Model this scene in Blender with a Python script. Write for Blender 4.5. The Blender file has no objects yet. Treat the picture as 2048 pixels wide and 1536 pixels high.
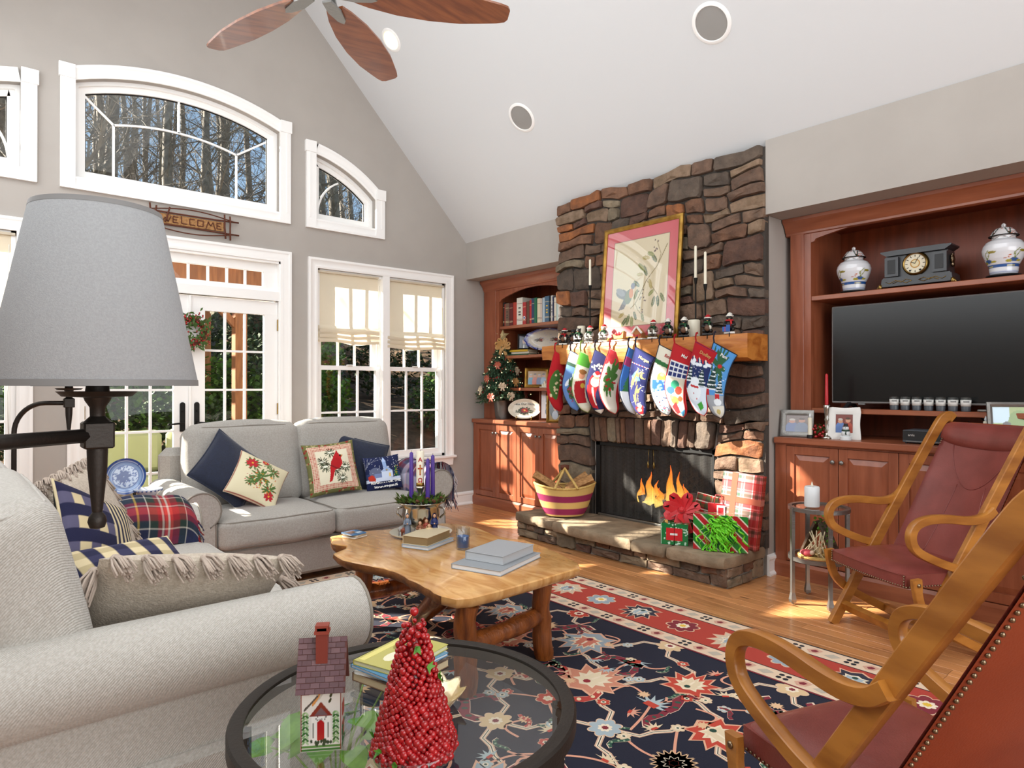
import bpy, bmesh, math, random
import numpy as np
from mathutils import Vector, Matrix
from math import sin, cos, pi, radians, sqrt, atan2
S = bpy.context.scene
C = S.collection
R = random.Random(7)
NR = np.random.RandomState(7)

# ------------------------------------------------------------------ camera, sky, sun, lamps, exposure
cam_d = bpy.data.cameras.new('camera'); cam = bpy.data.objects.new('camera', cam_d); C.objects.link(cam)
cam.location = (0, 0, 1.30)
cam.rotation_euler = (radians(90.21), 0, radians(-40.77))
cam_d.sensor_width = 36; cam_d.lens = 1320 / 2048 * 36
cam_d.clip_start = .02; cam_d.clip_end = 300
S.camera = cam
S.view_settings.view_transform = 'Standard'; S.view_settings.look = 'None'
S.view_settings.gamma = 1; S.view_settings.use_curve_mapping = False
S.view_settings.exposure = 0.28
w = bpy.data.worlds.new('sky'); S.world = w; w.use_nodes = True
nt = w.node_tree; nt.nodes.clear()
sk = nt.nodes.new('ShaderNodeTexSky'); sk.sky_type = 'HOSEK_WILKIE'; sk.turbidity = 3.2; sk.ground_albedo = .3
SUN = Vector((-.90, 1.0, .727)).normalized()
sk.sun_direction = SUN
bg = nt.nodes.new('ShaderNodeBackground'); bg.inputs[1].default_value = 4.5
ow = nt.nodes.new('ShaderNodeOutputWorld')
nt.links.new(sk.outputs[0], bg.inputs[0]); nt.links.new(bg.outputs[0], ow.inputs[0])
def lamp(name, kind, loc, rot, power, col=(1, 1, 1), **k):
    d = bpy.data.lights.new(name, kind); d.energy = power; d.color = col
    for a, b in k.items(): setattr(d, a, b)
    o = bpy.data.objects.new(name, d); C.objects.link(o); o.location = loc; o.rotation_euler = rot
    return o
sun = lamp('sun', 'SUN', (0, 20, 15), (0, 0, 0), 21.0, (1.0, .92, .80), angle=radians(.6))
sun.rotation_euler = (-SUN).to_track_quat('-Z', 'Y').to_euler()
# unseen area lights added as soft room fill
lamp('rear_fill', 'AREA', (1.2, -3.2, 2.2), (radians(80), 0, 0), 170, (.92, .97, 1), shape='RECTANGLE', size=5.0, size_y=3.2)  # added fill from behind the camera
lamp('left_fill', 'AREA', (-.35, 3.0, 3.2), (0, radians(-66), 0), 80, (.92, .97, 1), shape='RECTANGLE', size=2.0, size_y=5.0)  # added fill from high on the left, aimed at the fireplace side
lamp('upward_fill', 'AREA', (1.7, 2.0, 2.5), (radians(180), 0, 0), 26, (.92, .97, 1), shape='RECTANGLE', size=4.4, size_y=6.5)  # added fill shining up to brighten the ceiling
lamp('overhead_fill', 'AREA', (1.3, 1.6, 4.9), (0, 0, 0), 70, (.92, .97, 1), shape='RECTANGLE', size=2.0, size_y=5.0)  # added fill shining down from under the ridge

# ------------------------------------------------------------------ helpers
def lin(h):
    if not isinstance(h, str): return tuple(h)[:3]
    h = h.lstrip('#'); o = []
    for i in (0, 2, 4):
        c = int(h[i:i + 2], 16) / 255; o.append(c / 12.92 if c <= .04045 else ((c + .055) / 1.055) ** 2.4)
    return tuple(o)
MATS = {}
def mk(name, c='#808080', r=.5, m=0., c2=None, sc=6., st=(1, 1, 1), det=4, lo=.35, hi=.65, bump=0., bsc=80., bst=None, coat=0., sheen=0., vc=False,
       rnd=0., emit=None, es=1., wave=None, spec=.5, dist=0., tr=0., rough2=None, bd=.01):
    """principled material; c/c2 blended by stretched noise, optional wave bands, bump, per-object value shift"""
    mt = bpy.data.materials.new(name); mt.use_nodes = True; n = mt.node_tree.nodes; L = mt.node_tree.links
    b = n['Principled BSDF']; b.inputs['Roughness'].default_value = r; b.inputs['Metallic'].default_value = m
    b.inputs['Specular IOR Level'].default_value = spec
    if coat: b.inputs['Coat Weight'].default_value = coat; b.inputs['Coat Roughness'].default_value = .08
    if sheen: b.inputs['Sheen Weight'].default_value = sheen
    col = None
    tc = n.new('ShaderNodeTexCoord')
    def mapped(s):
        mp = n.new('ShaderNodeMapping'); mp.inputs['Scale'].default_value = s; L.new(tc.outputs['Object'], mp.inputs[0]); return mp.outputs[0]
    if vc:
        a = n.new('ShaderNodeAttribute'); a.attribute_name = 'Col'; col = a.outputs['Color']
    elif c2 is not None:
        t = n.new('ShaderNodeTexNoise'); t.inputs['Scale'].default_value = sc; t.inputs['Detail'].default_value = det; t.inputs['Distortion'].default_value = dist
        L.new(mapped(st), t.inputs['Vector'])
        rp = n.new('ShaderNodeValToRGB'); rp.color_ramp.elements[0].position = lo; rp.color_ramp.elements[1].position = hi
        rp.color_ramp.elements[0].color = (*lin(c), 1); rp.color_ramp.elements[1].color = (*lin(c2), 1)
        L.new(t.outputs['Fac'], rp.inputs[0]); col = rp.outputs[0]
    if rnd:
        oi = n.new('ShaderNodeObjectInfo'); mr = n.new('ShaderNodeMapRange'); mr.inputs[3].default_value = 1 - rnd; mr.inputs[4].default_value = 1 + rnd
        L.new(oi.outputs['Random'], mr.inputs[0]); hs = n.new('ShaderNodeHueSaturation'); L.new(mr.outputs[0], hs.inputs['Value'])
        if col: L.new(col, hs.inputs['Color'])
        else: hs.inputs['Color'].default_value = (*lin(c), 1)
        col = hs.outputs[0]
    if col: L.new(col, b.inputs['Base Color'])
    else: b.inputs['Base Color'].default_value = (*lin(c), 1)
    if bump:
        t = n.new('ShaderNodeTexNoise'); t.inputs['Scale'].default_value = bsc; t.inputs['Detail'].default_value = 5
        L.new(mapped(bst or st), t.inputs['Vector']); h = t.outputs['Fac']
        if wave:
            wv = n.new('ShaderNodeTexWave'); wv.wave_type = 'BANDS'; wv.bands_direction = 'DIAGONAL'; wv.inputs['Scale'].default_value = wave
            wv.inputs['Distortion'].default_value = 1.5; L.new(tc.outputs['Object'], wv.inputs['Vector'])
            ad = n.new('ShaderNodeMath'); ad.operation = 'ADD'; L.new(h, ad.inputs[0]); L.new(wv.outputs['Fac'], ad.inputs[1]); h = ad.outputs[0]
        bp = n.new('ShaderNodeBump'); bp.inputs['Strength'].default_value = bump; bp.inputs['Distance'].default_value = bd
        L.new(h, bp.inputs['Height']); L.new(bp.outputs[0], b.inputs['Normal'])
    if emit: b.inputs['Emission Color'].default_value = (*lin(emit), 1); b.inputs['Emission Strength'].default_value = es
    if tr: b.inputs['Transmission Weight'].default_value = tr
    MATS[name] = mt; return mt
def thin_glass(name, tint='#ffffff', refl=1.0):
    """thin pane: clear with fresnel mirror"""
    mt = bpy.data.materials.new(name); mt.use_nodes = True; n = mt.node_tree.nodes; L = mt.node_tree.links; n.clear()
    o = n.new('ShaderNodeOutputMaterial'); t = n.new('ShaderNodeBsdfTransparent'); t.inputs[0].default_value = (*lin(tint), 1)
    g = n.new('ShaderNodeBsdfGlossy'); g.inputs['Roughness'].default_value = .0; lw = n.new('ShaderNodeLayerWeight'); lw.inputs[0].default_value = .5
    pw = n.new('ShaderNodeMath'); pw.operation = 'POWER'; pw.inputs[1].default_value = 5; L.new(lw.outputs['Facing'], pw.inputs[0])
    ml = n.new('ShaderNodeMath'); ml.operation = 'MULTIPLY_ADD'; ml.inputs[1].default_value = .9; ml.inputs[2].default_value = .05 * refl; ml.use_clamp = True; L.new(pw.outputs[0], ml.inputs[0])
    mx = n.new('ShaderNodeMixShader'); L.new(ml.outputs[0], mx.inputs[0]); L.new(t.outputs[0], mx.inputs[1]); L.new(g.outputs[0], mx.inputs[2]); L.new(mx.outputs[0], o.inputs[0])
    MATS[name] = mt; return mt
def cloth_translucent(name, c, k=.5):
    mt = bpy.data.materials.new(name); mt.use_nodes = True; n = mt.node_tree.nodes; L = mt.node_tree.links; n.clear()
    o = n.new('ShaderNodeOutputMaterial'); d = n.new('ShaderNodeBsdfDiffuse'); t = n.new('ShaderNodeBsdfTranslucent'); mx = n.new('ShaderNodeMixShader'); mx.inputs[0].default_value = k
    for q in (d, t): q.inputs[0].default_value = (*lin(c), 1)
    L.new(d.outputs[0], mx.inputs[1]); L.new(t.outputs[0], mx.inputs[2]); L.new(mx.outputs[0], o.inputs[0]); MATS[name] = mt; return mt

class MB:
    """mesh collector"""
    def __init__(s, X=None): s.v = []; s.f = []; s.c = []; s.mi = []; s.col = (1, 1, 1); s.m = 0; s.X = X
    def add(s, vs, fs):
        b = len(s.v)
        s.v += [tuple(s.X @ Vector(p)) for p in vs] if s.X else [tuple(p) for p in vs]
        s.f += [[i + b for i in f] for f in fs]; s.c += [s.col] * len(vs); s.mi += [s.m] * len(fs); return s
    def paint(s, c): s.col = lin(c); return s
    def box(s, a, b, bv=0.):
        x0, y0, z0 = [min(p, q) for p, q in zip(a, b)]; x1, y1, z1 = [max(p, q) for p, q in zip(a, b)]
        if not bv:
            return s.add([(x0, y0, z0), (x1, y0, z0), (x1, y1, z0), (x0, y1, z0), (x0, y0, z1), (x1, y0, z1), (x1, y1, z1), (x0, y1, z1)],
                         [(0, 3, 2, 1), (4, 5, 6, 7), (0, 1, 5, 4), (1, 2, 6, 5), (2, 3, 7, 6), (3, 0, 4, 7)])
        bv = min(bv, .49 * min(x1 - x0, y1 - y0, z1 - z0)); vs = []; ix = {}
        for i in (0, 1):
            for j in (0, 1):
                for k in (0, 1):
                    p = [(x0, x1)[i], (y0, y1)[j], (z0, z1)[k]]; q = [(x0 + bv, x1 - bv)[i], (y0 + bv, y1 - bv)[j], (z0 + bv, z1 - bv)[k]]
                    for a_ in range(3):
                        t = list(q); t[a_] = p[a_]; ix[i, j, k, a_] = len(vs); vs.append(t)
        fs = []
        for a_ in range(3):
            o1, o2 = (a_ + 1) % 3, (a_ + 2) % 3
            for e in (0, 1):
                q = []
                for u, v_ in ((0, 0), (1, 0), (1, 1), (0, 1)):
                    t = [0, 0, 0]; t[a_] = e; t[o1] = u; t[o2] = v_; q.append(ix[(*t, a_)])
                fs.append(q if e else q[::-1])
            for u in (0, 1):
                for v_ in (0, 1):
                    t0 = [0, 0, 0]; t0[o1] = u; t0[o2] = v_; t1 = list(t0); t1[a_] = 1
                    q = [ix[(*t0, o1)], ix[(*t1, o1)], ix[(*t1, o2)], ix[(*t0, o2)]]; fs.append(q if u != v_ else q[::-1])
        for i in (0, 1):
            for j in (0, 1):
                for k in (0, 1):
                    q = [ix[i, j, k, 0], ix[i, j, k, 1], ix[i, j, k, 2]]; fs.append(q if (i + j + k) % 2 else q[::-1])
        return s.add(vs, fs)
    def prism(s, poly, h0, h1, ax='z', top=None):
        """extrude a 2D polygon along an axis; ax x: poly=(y,z), y: poly=(x,z), z: poly=(x,y); top scales? -> optional other polygon"""
        n = len(poly); tp = top or poly
        g = {'z': lambda a, b, h: (a, b, h), 'y': lambda a, b, h: (a, h, b), 'x': lambda a, b, h: (h, a, b)}[ax]
        vs = [g(a, b, h0) for a, b in poly] + [g(a, b, h1) for a, b in tp]
        return s.add(vs, [list(range(n))[::-1], list(range(n, 2 * n))] + [(i, (i + 1) % n, n + (i + 1) % n, n + i) for i in range(n)])
    def lathe(s, prof, c=(0, 0, 0), n=20, a0=0., a1=2 * pi, cap=True):
        full = abs(a1 - a0 - 2 * pi) < 1e-6; k = n if full else n + 1
        vs = [(c[0] + r * cos(a0 + (a1 - a0) * i / n), c[1] + r * sin(a0 + (a1 - a0) * i / n), c[2] + z) for r, z in prof for i in range(k)]
        fs = []
        for j in range(len(prof) - 1):
            for i in range(n):
                i2 = (i + 1) % k; fs.append((j * k + i, j * k + i2, (j + 1) * k + i2, (j + 1) * k + i))
        if full and cap and tuple(prof[0]) != tuple(prof[-1]):
            if prof[0][0] > 1e-6: fs.append(list(range(k))[::-1])
            if prof[-1][0] > 1e-6 and prof[0][0] > 1e-6: fs.append([(len(prof) - 1) * k + i for i in range(k)])
        return s.add(vs, fs)
    def cyl(s, c, r, h, n=16): return s.lathe([(r, 0), (r, h)], c, n)
    def ell(s, c, r, nu=12, nv=8):
        if not hasattr(r, '__len__'): r = (r, r, r)
        vs = [(c[0], c[1], c[2] - r[2])] + [(c[0] + r[0] * sin(pi * j / nv) * cos(2 * pi * i / nu), c[1] + r[1] * sin(pi * j / nv) * sin(2 * pi * i / nu), c[2] - r[2] * cos(pi * j / nv)) for j in range(1, nv) for i in range(nu)] + [(c[0], c[1], c[2] + r[2])]
        fs = [(0, 1 + (i + 1) % nu, 1 + i) for i in range(nu)]
        for j in range(nv - 2):
            for i in range(nu): a = 1 + j * nu; fs.append((a + i, a + (i + 1) % nu, a + nu + (i + 1) % nu, a + nu + i))
        a = 1 + (nv - 2) * nu; t = len(vs) - 1
        fs += [(a + i, a + (i + 1) % nu, t) for i in range(nu)]
        return s.add(vs, fs)
    def sweep(s, pts, cross, up=(0, 0, 1), closed=False, scale=None):
        """sweep a closed cross-section [(side,up)] along points"""
        P = [Vector(p) for p in pts]; n = len(P); k = len(cross); vs = []; prev = None
        for i in range(n):
            if closed: t = P[(i + 1) % n] - P[i - 1]
            else: t = P[min(i + 1, n - 1)] - P[max(i - 1, 0)]
            t.normalize()
            if up is None:
                if prev is None:
                    a = Vector((0, 0, 1)) if abs(t.z) < .9 else Vector((1, 0, 0)); sd = t.cross(a).normalized()
                else: sd = (prev - t * prev.dot(t)).normalized()
                prev = sd
            else:
                sd = t.cross(Vector(up)); sd = sd.normalized() if sd.length > 1e-6 else Vector((1, 0, 0))
            u = sd.cross(t); q = scale[i] if scale else 1
            vs += [tuple(P[i] + sd * a * q + u * b * q) for a, b in cross]
        fs = []
        for i in range(n if closed else n - 1):
            i2 = (i + 1) % n
            for j in range(k): fs.append((i * k + j, i2 * k + j, i2 * k + (j + 1) % k, i * k + (j + 1) % k))
        if not closed: fs += [list(range(k)), [(n - 1) * k + j for j in range(k)][::-1]]
        return s.add(vs, fs)
    def tube(s, pts, r, n=8, closed=False):
        rs = r if hasattr(r, '__len__') else None
        return s.sweep(pts, [((1 if rs else r) * cos(2 * pi * j / n), (1 if rs else r) * sin(2 * pi * j / n)) for j in range(n)], None, closed, rs)
    def bar(s, p, q, a, b, up=(0, 0, 1)):
        return s.sweep([p, q], [(-a / 2, -b / 2), (a / 2, -b / 2), (a / 2, b / 2), (-a / 2, b / 2)], up)
    def poly(s, pts): return s.add(pts, [list(range(len(pts)))])
    def grid(s, fn, nu, nv):
        vs = [fn(i / nu, j / nv) for j in range(nv + 1) for i in range(nu + 1)]
        return s.add(vs, [(j * (nu + 1) + i, j * (nu + 1) + i + 1, (j + 1) * (nu + 1) + i + 1, (j + 1) * (nu + 1) + i) for j in range(nv) for i in range(nu)])

W = {}                                                   # world matrix of each thing's root
def finish(name, me, mats, parent, smooth):
    o = bpy.data.objects.new(name, me); C.objects.link(o)
    for m_ in (mats if isinstance(mats, (list, tuple)) else [mats]): me.materials.append(MATS[m_] if isinstance(m_, str) else m_)
    if smooth:
        me.polygons.foreach_set('use_smooth', [True] * len(me.polygons))
        if smooth is not True: me.set_sharp_from_angle(angle=radians(smooth))
    if parent is not None: o.parent = parent; W[o.name] = W.get(parent.name)
    return o
def build(name, mb, mats, parent=None, smooth=35, local=False, label=None):
    """one mesh object from world-space (or parent-local) vertices"""
    v = mb.v
    if parent is not None and not local:
        Mx = W.get(parent.name)
        if Mx is not None: I = Mx.inverted(); v = [tuple(I @ Vector(p)) for p in v]
    me = bpy.data.meshes.new(name); me.from_pydata(v, [], mb.f)
    if any(c_ is not None for c_ in mb.c) and len(set(mb.c)) > 0:
        at = me.color_attributes.new('Col', 'FLOAT_COLOR', 'POINT'); at.data.foreach_set('color', np.c_[np.array(mb.c, float), np.ones(len(mb.c))].ravel())
    if len(mb.f) < 6000:
        bm = bmesh.new(); bm.from_mesh(me); bmesh.ops.recalc_face_normals(bm, faces=bm.faces); bm.to_mesh(me); bm.free()
    if any(mb.mi): me.polygons.foreach_set('material_index', mb.mi)
    o = finish(name, me, mats, parent, smooth)
    if label: o['label'] = label
    return o
def npgrid(name, P, F, mats, parent=None, col=None, local=False, smooth=True, label=None):
    """mesh from numpy arrays: P (n,3), F (m,4), col (n,3) linear"""
    P = np.asarray(P, float)
    if parent is not None and not local and W.get(parent.name) is not None:
        I = np.array(W[parent.name].inverted()); P = P @ I[:3, :3].T + I[:3, 3]
    me = bpy.data.meshes.new(name); me.vertices.add(len(P)); me.vertices.foreach_set('co', P.ravel())
    F = np.asarray(F, np.int32); me.loops.add(F.size); me.loops.foreach_set('vertex_index', F.ravel()); me.polygons.add(len(F))
    me.polygons.foreach_set('loop_start', np.arange(0, F.size, F.shape[1], dtype=np.int32)); me.update(calc_edges=True); me.validate()
    if col is not None:
        at = me.color_attributes.new('Col', 'FLOAT_COLOR', 'POINT'); at.data.foreach_set('color', np.c_[col, np.ones(len(col))].ravel())
    o = finish(name, me, mats, parent, smooth)
    if label: o['label'] = label
    return o
def gridF(nu, nv, off=0):
    i, j = np.meshgrid(np.arange(nu), np.arange(nv)); a = (j * (nu + 1) + i).ravel() + off
    return np.c_[a, a + 1, a + nu + 2, a + nu + 1]
def tag(o, label, cat, group=None, kind=None):
    o['label'] = label; o['category'] = cat
    if group: o['group'] = group
    if kind: o['kind'] = kind
    return o
def thing(name, label, cat, loc=(0, 0, 0), rz=0., group=None):
    o = bpy.data.objects.new(name, None); C.objects.link(o); o.empty_display_size = .05
    o.location = loc; o.rotation_euler = (0, 0, rz); W[o.name] = Matrix.Translation(loc) @ Matrix.Rotation(rz, 4, 'Z')
    return tag(o, label, cat, group)
def struct(name, mb, mats, parent=None, smooth=False):
    o = build(name, mb, mats, parent, smooth)
    if parent is None: o['kind'] = 'structure'
    return o
def sroot(name):
    o = bpy.data.objects.new(name, None); C.objects.link(o); o['kind'] = 'structure'; W[o.name] = Matrix(); return o
def dup(root, loc, rz=None, label=None, group=None):
    r = root.copy(); C.objects.link(r); r.location = loc
    if rz is not None: r.rotation_euler = (0, 0, rz)
    if label: r['label'] = label
    if group: r['group'] = group
    W[r.name] = Matrix.Translation(loc) @ Matrix.Rotation(r.rotation_euler.z, 4, 'Z')
    for ch in list(root.children):
        c_ = ch.copy(); C.objects.link(c_); c_.parent = r
        for g in list(ch.children):
            d = g.copy(); C.objects.link(d); d.parent = c_
    return r
def text_mesh(txt, size, depth=.001, bold=0.):
    cu = bpy.data.curves.new('lettering', 'FONT'); cu.body = txt; cu.size = size; cu.extrude = depth; cu.align_x = 'CENTER'; cu.align_y = 'CENTER'; cu.resolution_u = 2; cu.offset = bold
    o = bpy.data.objects.new('lettering', cu); C.objects.link(o); bpy.context.view_layer.update()
    me = bpy.data.meshes.new_from_object(o.evaluated_get(bpy.context.evaluated_depsgraph_get()))
    bpy.data.objects.remove(o); bpy.data.curves.remove(cu); return me
def lettering(txt, size, mat, parent, X, depth=.001, bold=0., name='lettering'):
    """text laid on the plane of matrix X (world), child of parent"""
    me = text_mesh(txt, size, depth, bold); Mx = W.get(parent.name)
    me.transform((Mx.inverted() if Mx is not None else Matrix()) @ X); me.materials.clear()
    return finish(name, me, mat, parent, False)
def frame_mat(o, x, z):
    """matrix with local x axis = x, local z (normal) = z, at o"""
    x = Vector(x).normalized(); z = Vector(z).normalized(); y = z.cross(x)
    return Matrix(((x.x, y.x, z.x, o[0]), (x.y, y.y, z.y, o[1]), (x.z, y.z, z.z, o[2]), (0, 0, 0, 1)))
def wob(x, y, k=1., seed=0):
    return (np.sin(x * 7.1 * k + seed) * np.cos(y * 5.3 * k + seed * 1.7) + .5 * np.sin(x * 13.7 * k + y * 9.1 * k + seed * 2.3) + .3 * np.sin(y * 23.1 * k - x * 17. * k + seed)) / 1.8

class Paint:
    """colours for points (u,v) in 0..1, drawn shape over shape"""
    def __init__(s, u, v, bg): s.u = np.asarray(u, float).ravel(); s.v = np.asarray(v, float).ravel(); s.c = np.tile(np.array(lin(bg)), (len(s.u), 1))
    def put(s, m, c): s.c[m] = lin(c); return s
    def ell(s, x, y, a, b, c, rot=0):
        dx, dy = s.u - x, s.v - y; k, q = cos(rot), sin(rot)
        return s.put(((dx * k + dy * q) / a) ** 2 + ((dy * k - dx * q) / b) ** 2 < 1, c)
    def rect(s, x0, y0, x1, y1, c): return s.put((s.u > x0) & (s.u < x1) & (s.v > y0) & (s.v < y1), c)
    def poly(s, pts, c):
        m = np.zeros(len(s.u), bool); n = len(pts)
        for i in range(n):
            (x0, y0), (x1, y1) = pts[i], pts[(i + 1) % n]
            if y0 == y1: continue
            m ^= ((y0 > s.v) != (y1 > s.v)) & (s.u < (x1 - x0) * (s.v - y0) / (y1 - y0) + x0)
        return s.put(m, c)
    def line(s, pts, w, c, asp=1.):
        for (x0, y0), (x1, y1) in zip(pts, pts[1:]):
            dx, dy = x1 - x0, (y1 - y0) * asp; l2 = dx * dx + dy * dy + 1e-12
            t = np.clip(((s.u - x0) * dx + (s.v - y0) * asp * dy) / l2, 0, 1)
            s.put((s.u - x0 - t * dx) ** 2 + ((s.v - y0) * asp - t * dy) ** 2 < w * w, c)
        return s
    da = 1.
    def dots(s, n, r, c, x0=0, y0=0, x1=1, y1=1, seed=1):
        q = random.Random(seed)
        for _ in range(n): s.ell(x0 + q.random() * (x1 - x0), y0 + q.random() * (y1 - y0), r, r * s.da, c)
        return s
    def leafspray(s, x, y, r, n, c, w=.3, seed=0):
        q = random.Random(seed)
        for i in range(n):
            a = 2 * pi * i / n + q.uniform(-.2, .2); s.ell(x + r * .55 * cos(a), y + r * .55 * sin(a), r * .5, r * w * .5, c, a)
        return s
    def fir(s, x, y, h, wd, c, n=4):
        for i in range(n):
            f = i / n; s.poly([(x - wd * (1 - f * .75), y + h * f * .85), (x + wd * (1 - f * .75), y + h * f * .85), (x, y + h * (f * .85 + .42))], c)
        return s
# ------------------------------------------------------------------ materials
mk('wall_paint', '#a8a19a', .85, c2='#aca59e', sc=3, bump=.03, bsc=300)
mk('ceiling_paint', '#d3d4d5', .9)
mk('trim_white', '#f3f1ee', .45)
mk('plank_wood', '#c98d5a', .28, c2='#a2683a', sc=5, st=(9, .8, 1), det=6, lo=.38, hi=.78, rnd=.2, bump=.06, bsc=40, bst=(8, .6, 1), coat=.3)
def knots(name, s, k, c, t=.68):
    mt = MATS[name]; n = mt.node_tree.nodes; L = mt.node_tree.links; b = n['Principled BSDF']; src = b.inputs['Base Color'].links[0].from_socket; tc = n.new('ShaderNodeTexCoord'); mp = n.new('ShaderNodeMapping'); mp.inputs['Scale'].default_value = s; x = n.new('ShaderNodeTexNoise'); x.inputs['Scale'].default_value = k; x.inputs['Detail'].default_value = 2
    L.new(tc.outputs['Object'], mp.inputs[0]); L.new(mp.outputs[0], x.inputs['Vector']); mr = n.new('ShaderNodeMapRange'); mr.inputs[1].default_value = t; mr.inputs[2].default_value = t + .06; L.new(x.outputs['Fac'], mr.inputs[0]); mx = n.new('ShaderNodeMix'); mx.data_type = 'RGBA'; L.new(mr.outputs[0], mx.inputs[0]); L.new(src, mx.inputs[6]); mx.inputs[7].default_value = (*lin(c), 1); L.new(mx.outputs[2], b.inputs['Base Color'])
knots('plank_wood', (9, 1.3, 1), 2.6, '#3a1c0a', .69)
mk('floor_gap', '#3b1d0d', .8)
mk('cherry', '#99563a', .33, c2='#84462c', sc=4, st=(6, 6, .7), det=5, bump=.03, bsc=60, bst=(12, 12, 1), coat=.15)
mk('cherry_flat', '#9c5a3c', .36, c2='#864930', sc=4, st=(6, .7, 6), det=5, coat=.15)
mk('cherry_dark', '#8a3f20', .45, c2='#743317', sc=4, st=(5, 5, .7))
STONES = []
for i, (a, b) in enumerate([('#6b5242', '#4f3d32'), ('#775e4c', '#584538'), ('#5f5145', '#473c34'), ('#7a5640', '#553b2c'), ('#88705c', '#66533f'), ('#9a5e34', '#6b422a'), ('#66483a', '#4d362d'), ('#847560', '#645847')]):
    mk('fieldstone_%d' % i, a, .85, c2=b, sc=14, det=8, lo=.3, hi=.7, bump=.75, bsc=26, bd=.02, rnd=.18); STONES.append('fieldstone_%d' % i)
mk('mortar', '#463f39', .95, bump=.6, bsc=90)
mk('mortar_pale', '#8a857c', .95, bump=.6, bsc=90)
mk('capstone', '#8e7c65', .88, c2='#73634f', sc=9, det=8, bump=.6, bsc=22, bd=.015, rnd=.12)
mk('hewn_wood', '#c07a33', .45, c2='#9a5418', sc=3, st=(3, .9, 5), det=6, bump=.3, bsc=9, dist=1.2)
mk('live_edge', '#dbaa6c', .22, c2='#bd8446', sc=3.2, st=(3.5, 1, 1), det=7, dist=2.2, coat=.35)
mk('live_bark', '#8a5426', .55, c2='#5f3514', sc=12, det=6, bump=.5, bsc=30)
mk('log_wood', '#9a5520', .42, c2='#5a2a0c', sc=5, st=(5, 5, .8), det=7, lo=.35, hi=.7, bump=.5, bsc=18, bst=(5, 5, .7), coat=.2)
mk('arm_wood', '#b57730', .34, c2='#8f561c', sc=4, st=(4, 1, 4), det=5, coat=.25)
mk('leather', '#854039', .34, c2='#773730', sc=8, bump=.12, bsc=220, coat=.12)
mk('leather_back', '#8c3816', .5, c2='#803010', sc=5, bump=.1, bsc=220)
mk('brass_nail', '#8d7a62', .3, 1)
mk('linen', '#aaa59e', .92, c2='#9d9890', sc=120, det=2, bump=.35, bsc=420, sheen=.2)
mk('linen_herring', '#c3beb6', .92, c2='#b3ada4', sc=140, det=2, bump=.35, bsc=300, wave=75, sheen=.2)
mk('piping', '#5c5750', .9)
mk('iron_dark', '#3a3531', .5, .75, bump=.1, bsc=150)
mk('iron_black', '#151412', .5, .6)
mk('lamp_linen', '#9d9e9f', .9, c2='#969798', sc=260, det=2, bump=.2, bsc=500)
mk('silver', '#b8b4ac', .18, 1)
mk('pewter', '#8c8a86', .4, .9, bump=.2, bsc=90)
mk('gold_leaf', '#a6803a', .38, .8, c2='#8a6428', sc=20, bump=.1, bsc=120)
mk('brass', '#8f7440', .35, 1)
mk('paint', vc=True, r=.55)
mk('paint_gloss', vc=True, r=.15, coat=.6)
mk('stitch', vc=True, r=.95, bump=.35, bsc=500, bd=.004)
mk('plush', vc=True, r=.95, bump=.3, bsc=300)
mk('rug_pile', vc=True, r=.95, bump=.25, bsc=400, bd=.004)
mk('wax_ivory', '#e4ddc8', .5)
mk('wax_white', '#d9dcdd', .5)
mk('wax_red', '#b1131f', .4)
mk('wax_purple', '#472a86', .45)
mk('wax_blue', '#0d5fa5', .4)
mk('screen_black', '#060606', .22)
mk('plastic_black', '#141416', .45)
mk('plastic_gray', '#7d7c7b', .5)
mk('plastic_white', '#dcdad5', .5)
mk('speaker_cloth', '#96938f', .9, bump=.3, bsc=900)
mk('walnut', '#7a3d1d', .35, c2='#5c2810', sc=4, st=(5, 5, 1), coat=.2)
mk('navy_quilt', '#141f38', .85, c2='#101a30', sc=60, bump=.3, bsc=200, sheen=.3)
mk('cream_knit', '#c9bba9', .95, c2='#b6a794', sc=90, bump=.6, bsc=160, sheen=.2)
mk('tassel_yarn', '#b7a698', .95, bump=.3, bsc=300)
mk('foil_cloth', '#c43040', .4)
mk('red_ribbon', '#c4101c', .42, sheen=.3)
mk('green_ribbon', '#74d62a', .42)
mk('leaf_green', '#5f9a2e', .5, c2='#447a22', sc=20)
mk('fern_green', '#31501f', .7, c2='#4c6b2b', sc=30)
mk('needle_green', '#6b8a6c', .7, c2='#3f6048', sc=40, rnd=.1)
mk('berry_red', '#b3131a', .25, c2='#8a0c12', sc=60, coat=.4)
mk('bulb_glow', '#fff2c8', .4, emit='#ffe9b0', es=3.)
mk('straw', '#cfae6a', .85, c2='#b8934f', sc=50, bump=.3, bsc=200)
mk('log_split', '#b98a58', .8, c2='#8f6437', sc=8, st=(8, 1, 8), bump=.3, bsc=40)
mk('bark', '#5c4a3a', .9, c2='#40342a', sc=20, bump=.5, bsc=30)
mk('firebrick', '#191513', .95, c2='#211c19', sc=6, bump=.4, bsc=40)
mk('soot_metal', '#0e0d0d', .6, .3)
mk('char_log', '#2e221b', .9, c2='#15100d', sc=12, bump=.6, bsc=30)
mk('ash_stone', '#8c8780', .95, c2='#4c4845', sc=16, bump=.6, bsc=40)
mk('tree_bark', '#8f867a', .9, c2='#6a6157', sc=6, bump=.5, bsc=20)
mk('leaf_litter', '#8a6a4c', .95, c2='#594731', sc=5, det=9, lo=.3, hi=.7, bump=.6, bsc=12)
mk('shrub_leaf', '#6d9430', .6, c2='#44661f', sc=3, rnd=.25)
mk('shrub_dark', '#4d6034', .7, c2='#394a28', sc=3, rnd=.25)
mk('brush_tan', '#8a7c48', .8, c2='#a89a60', sc=2, rnd=.2)
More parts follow.
